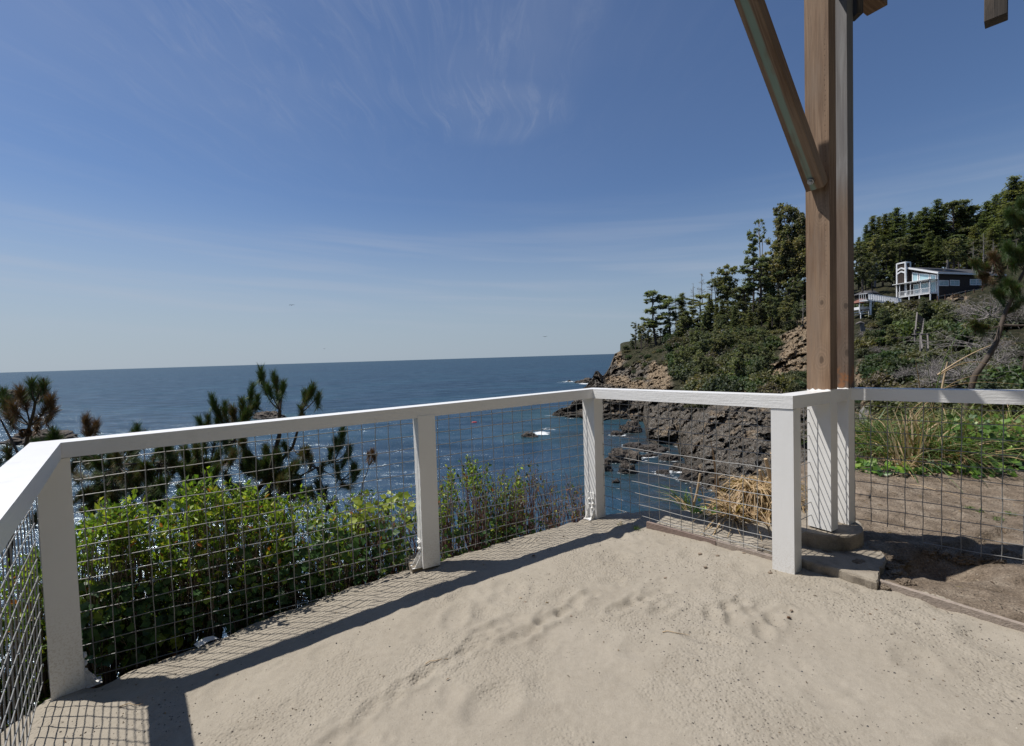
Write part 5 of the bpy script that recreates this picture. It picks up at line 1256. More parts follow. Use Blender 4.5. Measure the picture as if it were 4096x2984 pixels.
def gen_tree(kind, seed):
    global rng
    keep = rng; rng = np.random.default_rng(seed); R = random.Random(seed)
    tr, cr = MB(), MB(); bark = 'farbark'
    def limb(a, b, r, bend=.03, n=5, k=5): tr.tube(curve(a, b, rand_dirs(1)[0] * bend, n), np.linspace(r, r * .35, n), k, cap=False)
    if kind == 'cypress':
        top = np.array([.05, .02, .96]); tr.tube(curve((0, 0, -.04), top, (.03, .01, 0), 9), np.linspace(.026, .006, 9), 7)
        cs, rs = [], []
        for k in range(19):
            h = .30 + .66 * (k / 18) ** .9; a = R.uniform(0, 6.28); L = R.uniform(.10, .26) * (1.15 - .5 * abs(h - .7)); w = np.array([math.cos(a), math.sin(a), 0])
            s = np.array([.05 * h, .02 * h, h * .93]); e = s + w * L + [0, 0, R.uniform(.02, .09)]; limb(s, e, .009)
            for j in range(R.choice([2, 3, 4, 4])): cs.append(e + rand_dirs(1)[0] * [.075, .075, .03]); q = R.uniform(.035, .075); rs.append((q * R.uniform(.8, 1.4), q * R.uniform(.8, 1.4), q * .36))
        for j in range(5): cs.append(top + rand_dirs(1)[0] * [.08, .08, .02]); rs.append((.08, .08, .035))
        clump_leaves(cr, cs, rs, 130, .021, DK + OL[:2], .5)
        for k in range(10):
            a = R.uniform(0, 6.28); h = R.uniform(.12, .45); limb((0, 0, h), (math.cos(a) * .15, math.sin(a) * .15, h + R.uniform(-.03, .05)), .004)
    elif kind == 'conifer':
        tr.tube([(0, 0, -.05), (0, 0, .5), (.01, 0, 1.0)], [.020, .012, .002], 6); n = 0
        for h in np.linspace(.10, .985, 34):
            nb = 5 if h < .8 else 4
            for j in range(nb):
                a = R.uniform(0, 6.28); L = .165 * (1 - h) ** .8 * R.uniform(.45, 1.35) + .006; w = np.array([math.cos(a), math.sin(a), 0]); s = np.array([0, 0, h]); e = s + w * L + [0, 0, L * R.uniform(-.18, .12)]
                if h < .9: limb(s, e, .0035, .005, 4, 3)
                m = int(22 + L * 520); t = rng.random(m)[:, None] ** .7; P = s * (1 - t) + e * t + rng.normal(size=(m, 3)) * [.022, .022, .007] * (.4 + t)
                pal = np.array(DK + OL[:1]); c = pal[rng.integers(len(pal))] * .5 + pal[rng.integers(0, len(pal), m)] * .5
                cr.leaves(P, rand_dirs(m) * [1, 1, .4] + w, rand_dirs(m) * .5 + [0, 0, 1], .0195, .013, c * (1 + (rng.random((m, 1)) - .5) * .5), kind='quad')
    elif kind == 'bushy':
        tr.tube([(0, 0, -.05), (.02, 0, .35), (0, .02, .8)], [.022, .015, .004], 6); cs, rs = [], []
        for k in range(60):
            d = rand_dirs(1)[0]; c = np.array([0, 0, .56]) + d * [.22, .22, .38] * R.uniform(.35, 1.1); q = R.uniform(.035, .08); cs.append(c); rs.append((q, q, q * .7))
            if k % 3 == 0: limb((0, 0, .25 + .3 * R.random()), c, .006)
        clump_leaves(cr, cs, rs, 95, .024, DK + OL[:3], .7)
    elif kind == 'open':      # thin crown on several bare stems
        cs, rs = [], []
        for k in range(3):
            a = R.uniform(0, 6.28); b = np.array([math.cos(a) * .10, math.sin(a) * .10, R.uniform(.75, .97)]); tr.tube(curve((math.cos(a) * .02, math.sin(a) * .02, -.04), b, (.02, .02, 0), 8), np.linspace(.012, .004, 8), 5)
            for j in range(8):
                h = R.uniform(.35, 1.0); s = b * h; a2 = R.uniform(0, 6.28); e = s + np.array([math.cos(a2), math.sin(a2), .25]) * R.uniform(.05, .14); limb(s, e, .004)
                cs.append(e); q = R.uniform(.035, .06); rs.append((q, q, q * .45))
        clump_leaves(cr, cs, rs, 110, .023, DK + OL, .5, .3)
    elif kind == 'slender':
        bark = 'farbark'; tr.tube(curve((0, 0, -.03), (.01, 0, .97), (.015, 0, 0), 9), np.linspace(.013, .003, 9), 6); cs, rs = [], []
        for k in range(46):
            h = .38 + .62 * (k / 45); a = R.uniform(0, 6.28); L = (.035 + .10 * (1 - h) ** .6) * R.uniform(.3, 1.1); e = np.array([math.cos(a) * L, math.sin(a) * L, h - .01]); limb((0, 0, h - .04), e, .003, .004, 4, 3)
            cs.append(e); q = R.uniform(.018, .034); rs.append((q, q, q * .8))
        clump_leaves(cr, cs, rs, 85, .016, DK + EUC[:2], .9, .3)
    elif kind == 'lollipop':
        bark = 'palebark'; tr.tube(curve((0, 0, -.03), (0, 0, .9), (.008, 0, 0), 9), np.linspace(.010, .004, 9), 6); tr.tube(curve((.01, 0, .45), (.03, .0, .8), (.008, 0, 0), 6), np.linspace(.006, .003, 6), 5); cs, rs = [], []
        for k in range(26):
            h = R.uniform(.76, 1.0); wd = .045 * math.sin((h - .74) / .28 * 3.0) + .012; a = R.uniform(0, 6.28); cs.append((math.cos(a) * wd, math.sin(a) * wd, h)); q = R.uniform(.014, .024); rs.append((q, q, q))
            if k % 2: limb((0, 0, h - .06), cs[-1], .003, .003, 4, 3)
        clump_leaves(cr, cs, rs, 70, .009, EUC[:2] + DK[2:], .9, .2)
    elif kind == 'eucalyptus':
        bark = 'palebark'; tr.tube(curve((0, 0, -.03), (.02, 0, .42), (.02, 0, 0), 8), np.linspace(.018, .012, 8), 8); cs, rs = [], []
        for k in range(9):
            a = R.uniform(0, 6.28); e = np.array([math.cos(a) * R.uniform(.05, .20), math.sin(a) * R.uniform(.05, .20), R.uniform(.5, .92)]); limb((.02, 0, R.uniform(.22, .42)), e, .008, .03, 7, 5)
            for j in range(9):
                c = e + rand_dirs(1)[0] * [.09, .09, .10]; cs.append(c); q = R.uniform(.022, .045); rs.append((q, q, q * .9))
                if j % 2: limb(e * .9, c, .003, .01, 4, 3)
        for k in range(42):
            d = rand_dirs(1)[0]; cs.append(np.array([0, 0, .62]) + d * [.21, .21, .36] * R.uniform(.6, 1)); q = R.uniform(.030, .065); rs.append((q, q, q * .9))
        for k in range(60): d = rand_dirs(1)[0]; cs.append(np.array([0, 0, .58]) + d * [.27, .27, .38] * R.uniform(.3, 1)); rs.append((.05, .05, .045))
        clump_leaves(cr, cs, rs, 120, .0165, EUC, 1.0, .2)
    elif kind == 'bare':
        bark = 'deadwood'; tr.tube(curve((0, 0, -.03), (.02, 0, 1.0), (.02, 0, 0), 9), np.linspace(.020, .003, 9), 6); cs, rs = [], []
        for k in range(26):
            h = R.uniform(.3, .97); a = R.uniform(0, 6.28); L = R.uniform(.08, .22) * (1.25 - h); s = np.array([.02 * h, 0, h]); e = s + np.array([math.cos(a), math.sin(a), .25]) * L; limb(s, e, .005, .02, 5, 4)
            for j in range(3): limb(s + (e - s) * R.uniform(.4, 1), e + rand_dirs(1)[0] * .06, .002, .01, 4, 3)
            cs.append(e); rs.append((.035, .035, .022))
        clump_leaves(cr, cs, rs, 16, .011, GRY, .6, .2)
    elif kind == 'shrub':
        cs, rs = [], []
        for k in range(26):
            d = rand_dirs(1)[0]; d[2] = abs(d[2]) * .8; c = d * [.72, .72, .62] * R.uniform(.5, 1) + [0, 0, .12]; q = R.uniform(.16, .32); cs.append(c); rs.append((q, q, q * .75))
            if k % 3 == 0: limb((0, 0, -.2), c, .02)
        clump_leaves(cr, cs, rs, 120, .085, {0: GRN + DK[:2], 1: DK + OL[:2], 2: OL, 3: GRY + OL[:1]}[seed % 4], .8, .55)
    rng = keep; return tr, cr, bark

TPL = {}
def put(kind, seed, loc, s, label, cat, name, group=None, squash=1.0):
    key = (kind, seed)
    if key not in TPL:
        tr, cr, bark = gen_tree(kind, seed); root = thing(name, label, cat, (0, 0, 0)); 
        tr.build('trunk' if cat != 'shrub' else 'stem', M[bark], root); cr.build('crown' if cat != 'shrub' else 'foliage', M['far' if cat != 'shrub' else 'farshrub'], root, tint=True); TPL[key] = root; o = root
    else:
        o = copy_tree(TPL[key]); o.name = name; tag(o, label, cat)
    if 'group' in o: del o['group']
    if group: o['group'] = group
    o.location = tuple(map(float, loc)); o.scale = (s, s, s * squash); o.rotation_euler = (0, 0, rnd.uniform(0, 6.28)); return o

def build_far_trees():
    def c7(x, y): return (2450 + .4843 * x) / K_, (700 + .4843 * y) / K_
    def c8(x, y): return (3300 + .3935 * x) / K_, (650 + .3935 * y) / K_
    def tree(kind, seed, bx, by, ty, Y, label, conv=c7, name='tree', tx=None, sq=None, group=None):
        u, v = conv(bx, by); u2, vt = conv(tx if tx is not None else bx, ty)
        if Y is None: Y = surf(u, v)
        b = atY(u * K_, v * K_, Y); h = (v - vt) * K_ / FPX * Y
        put(kind, seed, b, h / (sq or 1), label, 'tree', name, group, sq or 1.0)
    T = tree
    T('cypress', 1, 365, 1405, 952, 148, 'tallest spreading cypress near the tip of the headland', name='cypress_tree')
    T('open', 2, 235, 1470, 1195, 146, 'slender-stemmed windblown tree left of the tallest cypress', name='cypress_tree')
    T('open', 3, 275, 1450, 1165, 149, 'thin-trunked tree close against the left side of the tallest cypress', name='cypress_tree')
    T('bushy', 4, 165, 1445, 1345, 146, 'low bushy tree at the very tip of the headland', name='cypress_tree')
    T('open', 5, 190, 1440, 1200, 152, 'outermost open-crowned tree standing at the headland tip', name='cypress_tree')
    T('cypress', 6, 490, 1400, 1025, 146, 'dense cypress just right of the tallest cypress', name='cypress_tree')
    T('bare', 7, 522, 1250, 992, 152, 'small half-bare tree between two dark cypresses on the headland', name='dead_tree')
    T('conifer', 8, 580, 1400, 978, 144, 'pointed dark green conifer right of the small half-bare tree', name='conifer_tree')
    T('bushy', 9, 625, 1410, 1095, 135, 'wide low brownish-green tree in front of the headland wood', name='cypress_tree', sq=.8)
    T('cypress', 10, 712, 1310, 990, 140, 'flat-topped tree with a dark leaning trunk', name='cypress_tree', sq=.85)
    T('bare', 11, 742, 1060, 815, 150, 'tallest of the bare grey trees on the headland skyline', name='dead_tree')
    T('bare', 12, 668, 1060, 893, 152, 'leftmost bare grey tree on the headland skyline', name='dead_tree')
    T('bare', 13, 815, 1060, 796, 150, 'bare pointed grey tree right of the tallest bare tree', name='dead_tree')
    T('bushy', 14, 945, 1190, 716, 146, 'broad grey-green round-topped tree on the headland skyline', name='cypress_tree')
    T('open', 15, 860, 1180, 775, 148, 'thin grey tree on the left side of the broad round-topped tree', name='cypress_tree')
    T('conifer', 16, 805, 1260, 985, 133, 'dark green conifer below the bare pointed tree', name='conifer_tree')
    T('conifer', 17, 905, 1290, 1030, 130, 'brownish conifer standing above the white roadside rail', name='conifer_tree')
    T('open', 18, 1010, 1230, 955, 132, 'many-stemmed dark tree in the shade of the headland wood', name='cypress_tree')
    T('cypress', 19, 1075, 1250, 930, 126, 'cypress with two dark upright trunks above the bushes', name='cypress_tree')
    T('bushy', 20, 1090, 1200, 860, 138, 'dark rounded tree left of the slender skyline tree', name='cypress_tree')
    T('slender', 21, 1160, 1140, 478, 132, 'slender dark tree with a ragged narrow crown against the sky', name='eucalyptus_tree')
    T('lollipop', 22, 1218, 1140, 382, 138, 'very tall bare-stemmed eucalyptus with a small tufted crown', name='eucalyptus_tree')
    T('cypress', 23, 1198, 1170, 690, 124, 'wide-crowned tree with a tall dark trunk below the slender trees', name='cypress_tree')
    T('eucalyptus', 24, 1490, 1000, 262, 124, 'huge grey-green eucalyptus with pale forked trunk left of the near post', name='eucalyptus_tree')
    T('eucalyptus', 25, 1370, 1060, 560, 128, 'lower eucalyptus with thick foliage left of the huge one', name='eucalyptus_tree')
    T('eucalyptus', 24, 1640, 1080, 420, 120, 'eucalyptus largely hidden behind the near pergola post', name='eucalyptus_tree')
    T('eucalyptus', 25, 1560, 1040, 330, 130, 'eucalyptus crowding behind the right side of the huge one', name='eucalyptus_tree')
    T('eucalyptus', 24, 1430, 1080, 640, 134, 'low eucalyptus filling behind the forked trunk', name='eucalyptus_tree')
    T('bushy', 14, 1290, 1120, 690, 134, 'dark olive tree left behind the huge eucalyptus', name='eucalyptus_tree')
    T('bushy', 20, 1500, 1120, 800, 120, 'dark broad tree under the huge eucalyptus', name='eucalyptus_tree')
    T('bushy', 26, 1320, 1240, 975, 108, 'dark green rounded tree below the eucalyptuses, the left one', name='pine_tree')
    T('bushy', 4, 1440, 1250, 990, 104, 'dark green rounded tree below the eucalyptuses, the middle one', name='pine_tree')
    T('bushy', 9, 1230, 1240, 1040, 112, 'small dark tree left of the rounded trees below the eucalyptuses', name='pine_tree')
    T('bushy', 14, 1530, 1250, 1050, 100, 'dark green tree below the eucalyptuses, nearest the posts', name='pine_tree')
    T('bare', 11, 1572, 1200, 990, 98, 'leafless grey sapling beside the near post', name='dead_tree')
    T('conifer', 8, 1010, 1270, 1080, 118, 'small young conifer above the bushes, right of the roadside rail', name='conifer_tree')
    T('conifer', 16, 1140, 1260, 1060, 112, 'young dark conifer at the foot of the two-trunked cypress', name='conifer_tree')
    # dead stub on the point
    T('bare', 12, 417, 1550, 1450, None, 'short white dead snag on the slope under the tall cypress', name='dead_tree')
    # the wood behind the dark house
    tops = [(345, 760, 128), (420, 640, 126), (485, 548, 126), (550, 560, 130), (612, 532, 128), (672, 520, 132), (732, 470, 126), (800, 535, 130), (872, 515, 128), (930, 545, 132), (965, 500, 128), (1020, 465, 126), (1080, 480, 131),
            (1142, 388, 126), (1200, 440, 130), (1255, 420, 127), (1330, 500, 130), (1412, 390, 126), (1475, 455, 129), (1535, 460, 126), (1600, 500, 128), (1650, 405, 120), (1740, 338, 118), (1820, 300, 116), (1912, 158, 112), (1990, 205, 114), (2060, 180, 110), (2140, 120, 112)]
    W = []
    for k, (x, y, Y) in enumerate(tops): W.append((x, 1010, y, Y, 'back'))
    for k in range(30): W.append((330 + 62 * k + rnd.uniform(-20, 20), 1080 + rnd.uniform(-10, 20), rnd.uniform(690, 900) - .10 * 62 * k * (k > 18), 112 + rnd.uniform(-4, 3), 'front'))
    W.sort(key=lambda w: w[0]); nb = nf = 0
    for (x, by, y, Y, row) in W:
        u, v = c8(x, by); u2, vt = c8(x, y); Yb = Y; kind = ['conifer', 'conifer', 'cypress', 'bushy'][int(x * 7) % 4] if row == 'front' else ['conifer', 'conifer', 'conifer', 'cypress'][int(x) % 4]
        seed = {'conifer': [8, 16, 17, 31], 'cypress': [6, 19, 10], 'bushy': [4, 14, 20]}[kind]; seed = seed[int(x * 3) % len(seed)]
        if row == 'back': nb += 1; lab = f'{ordinal(nb)} from left of the tall skyline conifers behind the dark house'
        else: nf += 1; lab = f'{ordinal(nf)} from left of the shorter trees behind the dark house'
        b = atY(u * K_, v * K_, Yb); h = (v - vt) * K_ / FPX * Yb
        put(kind, seed, b, h, lab, 'tree', 'conifer_tree', 'conifers behind the dark house', 1.0)
    for k, (x, by, ty, Y, lab) in enumerate(((1610, 1130, 735, 84, 'pale bare dead tree right of the house roof'), (1500, 1100, 810, 96, 'thin grey dead tree behind the solar roof'), (1700, 1120, 790, 82, 'grey dead tree nearest the right-edge pine'), (1930, 1100, 780, 80, 'grey dead trunk half hidden by the right-edge pine'))):
        T('bare', 7 + (k % 2) * 4, x, by, ty, Y, lab, c8, 'dead_tree')
    T('bushy', 20, 380, 1300, 850, 92, 'large dark tree beside the farther post, left of the white deck', c8, 'pine_tree')
    T('bushy', 26, 480, 1290, 960, 100, 'dark tree above the small cabin roof', c8, 'pine_tree')
    T('bushy', 14, 1300, 1100, 755, 104, 'very dark pine rising right behind the house roof', c8, 'pine_tree')
    # ---- low trees filling the wood
    def fill(n, u0, u1, vf0, vf1, Yf, h0, h1, kinds, what, group):
        L = []
        for k in range(n):
            u = u0 + (u1 - u0) * (k + .5) / n + rnd.uniform(-6, 6); v = rnd.uniform(vf0(u), vf1(u)); L.append((u, v))
        L.sort()
        for i, (u, v) in enumerate(L):
            kd, sd = kinds[i % len(kinds)]; p = on_hill(u, v, -.6) if Yf is None else atY(u * K_, v * K_, Yf)
            put(kd, sd, p, rnd.uniform(h0, h1), f'{ordinal(i + 1)} from left of {what}', 'tree', 'conifer_tree' if kd == 'conifer' else 'pine_tree', group)
    KD = [('bushy', 4), ('bushy', 14), ('conifer', 16), ('bushy', 20), ('bushy', 26), ('cypress', 19), ('bushy', 9)]
    fill(30, 1500, 1786, lambda u: np.interp(u, [1500, 1786], [746, 668]), lambda u: np.interp(u, [1500, 1786], [752, 700]), None, 5.5, 9, KD, 'the low trees along the headland ridge', 'low ridge trees')
    fill(16, 1590, 1786, lambda u: np.interp(u, [1590, 1786], [738, 690]), lambda u: np.interp(u, [1590, 1786], [752, 722]), None, 4, 7, KD, 'the small trees just below the headland ridge', 'small trees below the ridge')
    fill(9, 1410, 1500, lambda u: 757, lambda u: 762, None, 3.5, 6, KD, 'the small trees between the cypress trunks', 'small trees between the cypresses')
    fill(30, 1896, 2262, lambda u: np.interp(u, [1896, 2262], [640, 575]), lambda u: np.interp(u, [1896, 2262], [650, 600]), None, 6, 10, KD, 'the low trees at the foot of the wood behind the house', 'low trees behind the house')
    fill(24, 1500, 1705, lambda u: 772, lambda u: 856, None, 4.5, 7.5, [('bushy', 4), ('bushy', 26), ('bushy', 20), ('bushy', 9)], 'the dark leafy thickets on the slope left of the posts', 'thickets on the slope')
    fill(14, 1905, 2200, lambda u: 712, lambda u: 850, None, 3.0, 5.0, [('bushy', 4), ('bushy', 26), ('bushy', 20)], 'the dark thickets on the slope right of the posts', 'thickets right of the posts')
    # ---- shrubs
    groups = []
    def scatter(n, u0, u1, v0, v1, r0, r1, kinds, what, group, avoid=None, cond=None):
        L = []
        for k in range(n):
            for _ in range(40):
                u, v = rnd.uniform(u0, u1), rnd.uniform(v0, v1)
                if cond and not cond(u, v): continue
                if any(((u - cu) / ru) ** 2 + ((v - cv) / rv) ** 2 < 1.0 for cu, cv, ru, rv in TANS): continue
                if any(abs(u - a) < 9 and abs(v - b) < 5 for a, b, _, _ in L): continue
                L.append((u, v, rnd.uniform(r0, r1), rnd.choice(kinds))); break
        L.sort()
        for i, (u, v, r, kd) in enumerate(L):
            p = on_hill(u, v, -.15 * r); sq_ = rnd.uniform(.9, 1.45); col = {0: 'green', 1: 'dark', 2: 'olive', 3: 'grey-brown'}[kd % 4]
            put('shrub', kd, p, r, f'{col} bush, {ordinal(i + 1)} from left of {what}', 'shrub', 'shrub', group, sq_)
    scatter(84, 1486, 1716, 742, 880, 2.4, 4.8, [40, 41, 42, 44, 45, 41, 43], 'those on the slope left of the posts', 'bushes on the slope left of the posts', cond=lambda u, v: v < 742 + (u - 1440) * 1.4 and v > 752 - (u - 1492) * .12)
    scatter(16, 1385, 1495, 770, 812, .9, 1.7, [41, 42, 44], 'the low ones on the point', 'low bushes on the point')
    scatter(14, 1400, 1500, 806, 850, .8, 1.6, [42, 43, 41], 'the sparse ones on the cliff below the point', 'sparse cliff bushes')
    scatter(14, 1640, 1786, 700, 745, 1.6, 2.8, [41, 42, 40], 'those above the tan cliff', 'bushes above the tan cliff')
    scatter(7, 1745, 1790, 835, 868, 1.2, 2.0, [40, 41], 'those below the tan cliff', 'bushes below the tan cliff')
    scatter(80, 1896, 2262, 680, 880, 1.7, 3.3, [40, 41, 42, 44, 45, 43], 'those on the slope right of the posts', 'bushes on the slope right of the posts', cond=lambda u, v: not (1975 < u < 2180 and v < 680))
    scatter(26, 1960, 2260, 868, 985, 1.0, 1.8, [40, 42, 43, 41], 'the low ones behind the tall grass', 'low bushes behind the tall grass')
    scatter(10, 1896, 1960, 870, 960, .5, 1.0, [42, 40, 41], 'the small ones on the rock face', 'plants on the rock face')
    scatter(9, 1520, 1740, 872, 905, .8, 1.5, [42, 41], 'those over the grey sea cliff', 'scrub over the sea cliff')
    big = [(1966, 704, 4.0, 41, 'dark pine-like bush in front of the white-railed deck'), (2045, 752, 4.3, 44, 'huge dark round bush right below the dark house'), (2075, 705, 3.6, 41, 'dark bush tucked under the house deck'), (1985, 720, 3.4, 45, 'dark green bush left of the huge round bush'), (2000, 842, 3.0, 40, 'broad bright green bush left of the wooden stairs'), (1955, 840, 2.4, 44, 'green bush below the wooden stairs, nearest the farther post'),
           (2110, 770, 3.0, 41, 'dark bush right of the upper wooden stairs'), (1560, 790, 4.0, 44, 'largest dark bush in the middle of the headland slope'), (1600, 775, 3.8, 40, 'big green bush just right of the largest slope bush'), (1530, 830, 4.0, 41, 'big dark bush above the rail at the foot of the slope'), (1640, 800, 3.6, 41, 'big dark bush beside the grey brush on the headland slope'), (1590, 840, 3.2, 40, 'green bush hugging the rail in mid slope')]
    for (u, v, r, kd, lab) in big: put('shrub', kd, on_hill(u, v, -.15 * r), r, lab, 'shrub', 'shrub', None, 1.3)
    for (px, py, Y, r, kd, lab) in ((3880, 1600, 9.0, .75, 41, 'dark green bush at the foot of the leaning pine trunk'), (4060, 1570, 8.6, .8, 45, 'dark bush under the right-edge pine'), (3750, 1590, 10.5, .8, 42, 'olive bush behind the arching grass'), (3590, 1600, 11.5, .9, 41, 'dark leafy bush just right of the farther post above the rail')): put('shrub', kd, atY(px, py, Y) - np.array([0, 0, .4 * r]), r, lab, 'shrub', 'shrub', None, 1.0)
    # dead brush
    for k, (u, v, R_, lab) in enumerate(((1660, 770, 2.6, 'grey leafless brush patch on the headland slope'), (1925, 745, 2.4, 'grey leafless brush beside the farther post'), (1945, 785, 2.2, 'pale dead brush on the slope left of the stairs'), (1700, 760, 2.2, 'pale leafless brush above the tan cliff'), (2065, 800, 2.0, 'grey leafless brush right of the wooden stairs'))):
        dead_bush(lab, on_hill(u, v, 0), R_ * .75, 40, .7, r=.028)
    dead_bush('tangle of bleached dead branches in front of the right-edge pine', atY(3965, 1270, 10.0), .72, 34, .30, mat='bleached', r=.011)
    dead_bush('pale dead shrub with spiky crown right of the posts', atY(3618, 1500, 22), .5, 22, .3, r=.012)
    dead_bush('fallen grey dead branches above the right rail', atY(3700, 1500, 20), 1.0, 26, .5, r=.011, bias=(1.0, 0, .1), squash=.35)
    dead_bush('long grey dead twigs spreading left from the leaning trunk', atY(3950, 1390, 10.0), .90, 14, .40, mat='bleached', r=.010, bias=(-.8, 0, .1), squash=.4)
    dead_bush('bare grey twigs rising just above the right rail beside the seed stems', atY(3740, 1530, 8.5), .55, 12, .30, mat='bleached', r=.008)
    dead_bush('dense grey twig tangle between the arching grass and the leaning trunk', atY(3850, 1500, 8.2), .55, 13, .30, mat='bleached', r=.008)
    dead_bush('low bleached twigs under the right-edge pine', atY(3985, 1450, 9.0), .7, 12, .3, mat='bleached', r=.009, bias=(-.2, 0, 0), squash=.5)

# ------------------------------------------------------------------ sea
SEAROCK = [  # u, v(waterline), width px, height px, tilt, label
(1173, 968, 30, 7, 0, 'isolated rock awash with white surf left of the far corner post'),
(1369, 1003, 27, 8, 0, 'small flat reddish rock left of the tilted slab in the cove'),
(1402, 958, 38, 17, 0, 'dark rounded rock at the foot of the grey cliff'),
(1369, 964, 22, 8, 0, 'low dark rock left of the rounded one below the grey cliff'),
(1380, 950, 14, 7, 0, 'tiny rock tip in the green water under the far cliff'),
(1404, 990, 44, 6, 0, 'long low rock ledge in the middle of the cove'),
(1390, 1026, 72, 20, .25, 'large tilted rock slab in the cove'),
(1391, 1049, 36, 19, 0, 'round dark boulder in front of the tilted slab'),
(1345, 1044, 22, 22, 0, 'dark boulder beside the far corner post'),
(1366, 1070, 16, 5, 0, 'small submerged rock below the round boulder'),
(1508, 1043, 32, 12, 0, 'brown rock at the foot of the near grey cliff'),
(1547, 1066, 56, 24, 0, 'broad dark rock at the base of the grey cliff behind the cut stalks'),
(1450, 1000, 60, 10, 0, 'low rubble ledge along the foot of the grey cliff'),
(1490, 1020, 40, 10, 0, 'weedy rock shelf awash right of the tilted slab'),
(1440, 1012, 30, 5, 0, 'half-drowned brown rock right of the long ledge'),
(1300, 848, 34, 8, 0, 'farthest dark surf-ringed ledge at the tip of the headland'),
(1261, 845, 7, 2.4, 0, 'lone tiny rock farthest out beyond the headland tip'),
(1282, 848, 16, 3.5, 0, 'low wave-washed rock just beyond the headland ledge'),
(1470, 1050, 26, 6, 0, 'submerged weed-brown rock in the cove near the cliff'),
(8, 890, 62, 22, 0, 'big dark offshore rock at the left edge behind the pine'),
(40, 985, 110, 22, 0, 'brown surf-edged reef below the browning pine'),
(590, 928, 60, 12, 0, 'dark reef half hidden behind the large pine'),
(150, 1015, 60, 10, 0, 'low reef behind the left rail corner'),
(1320, 862, 26, 16, 0, 'jagged rock under the headland pinnacle')]
def build_sea(water):
    rocks = []
    for k, (u, v, w, h, tl, lab) in enumerate(SEAROCK):
        p = atz(u * K_, v * K_, SEA); W = w * K_ / FPX * p[1]; Hh = h * K_ / FPX * p[1]
        c = np.array([p[0], p[1] + W * .32, SEA - Hh * .15]); mb = stone_mb(c, (W * .5, W * .42, Hh * 1.15), 500 + k * 13, sub=5, rough=.55, freq=1.5, yaw=rnd.uniform(-.3, .3))
        if tl:
            V = mb.V[0]; V[:, 2] += (c[0] - V[:, 0]) * -tl * -.3
        tag(mb.build('sea_rock', M['searock']), lab, 'rock', 'rocks in the sea'); rocks.append((c[0], c[1], W * .5))
    r = np.concatenate([np.exp(np.arange(math.log(7), math.log(420), .0125)), np.exp(np.arange(math.log(430), math.log(60000), .16)), [60000]])
    a = np.radians(np.concatenate([np.arange(-60, 62, .28), np.arange(64, 298, 6)])); a = np.append(a, a[0] + 2 * np.pi)
    Rr, A = np.meshgrid(r, a, indexing='ij'); X = Rr * np.sin(A); Y = Rr * np.cos(A)
    nr, na = X.shape; near = (Rr < 430) & (np.abs(A) < 1.1)
    foam = np.zeros_like(X); teal = np.zeros_like(X); kelp = np.zeros_like(X)
    pts = np.concatenate([water[:, :2], np.zeros((len(water), 1))], 1)
    q = np.stack([X[near], Y[near]], 1).astype(np.float32); dm = np.full(len(q), 1e6, np.float32)
    W_ = water[::2, :2].astype(np.float32)
    for i in range(0, len(q), 20000): dm[i:i + 20000] = np.sqrt(((q[i:i + 20000, None] - W_[None]) ** 2).sum(-1)).min(1)
    n3 = fbm(np.stack([q[:, 0], q[:, 1], q[:, 0] * 0], 1) * .11, 3, 61)
    f = .70 * sstep(3.2, .2, dm + n3 * 3) ; t = sstep(22, 3, dm + n3 * 10); kp = sstep(16, 2, dm + n3 * 8) * (q[:, 1] < 78)
    for (cx, cy, w) in rocks:
        d = np.hypot(q[:, 0] - cx, (q[:, 1] - cy) * 1.0) - w; f = np.maximum(f, .78 * sstep(1.8 + w * .3, .0, d + n3 * 1.6)); t = np.maximum(t, sstep(7, 1, d))
    # surf right of the isolated rock, on the far tip and on the outcrop
    for (u, v, lu, lv, s) in ((1196, 960, 34, 7, 1.0), (1215, 950, 24, 5, .8), (1262, 845, 24, 3, 1.0), (1296, 850, 26, 3, 1.0), (1250, 846, 34, 2.5, .85), (1262, 926, 34, 4, .9), (1372, 1026, 14, 6, .8), (1176, 868, 50, 3, .55), (1380, 990, 40, 12, .55), (1395, 932, 60, 4, .6), (90, 985, 60, 12, 1.0), (15, 905, 60, 6, .9), (480, 905, 30, 4, .7), (185, 1330, 60, 40, .9), (160, 1260, 80, 40, .6), (330, 895, 14, 3, .6)):
        p = atz(u * K_, v * K_, SEA); sx = lu * K_ / FPX * p[1]; sy = abs(atz(u * K_, (v - lv) * K_, SEA)[1] - p[1])
        e = np.sqrt(((q[:, 0] - p[0]) / sx) ** 2 + ((q[:, 1] - p[1]) / sy) ** 2) + n3 * .4; f = np.maximum(f, s * sstep(1.35, .2, e))
    foam[near] = f; teal[near] = t; kelp[near] = kp
    idx = np.arange(nr * na).reshape(nr, na); F = np.stack([idx[:-1, :-1], idx[1:, :-1], idx[1:, 1:], idx[:-1, 1:]], -1).reshape(-1, 4)
    mb = MB(); mb.add(np.stack([X, Y, np.full_like(X, SEA)], -1).reshape(-1, 3), F, np.stack([foam, teal, kelp], -1).reshape(-1, 3), smooth=True)
    o = mb.build('sea', M['sea'], attr='shore'); tag(o, 'open blue sea reaching the horizon', 'sea', kind='structure')
    p = atz(1897, 1690, SEA); mb = stone_mb(p + [0, 0, .05], (.55, .15, .12), 5, sub=3, rough=.08); tag(mb.build('buoy', M['buoy']), 'tiny red-orange float on the sea between the middle and far corner posts', 'buoy')
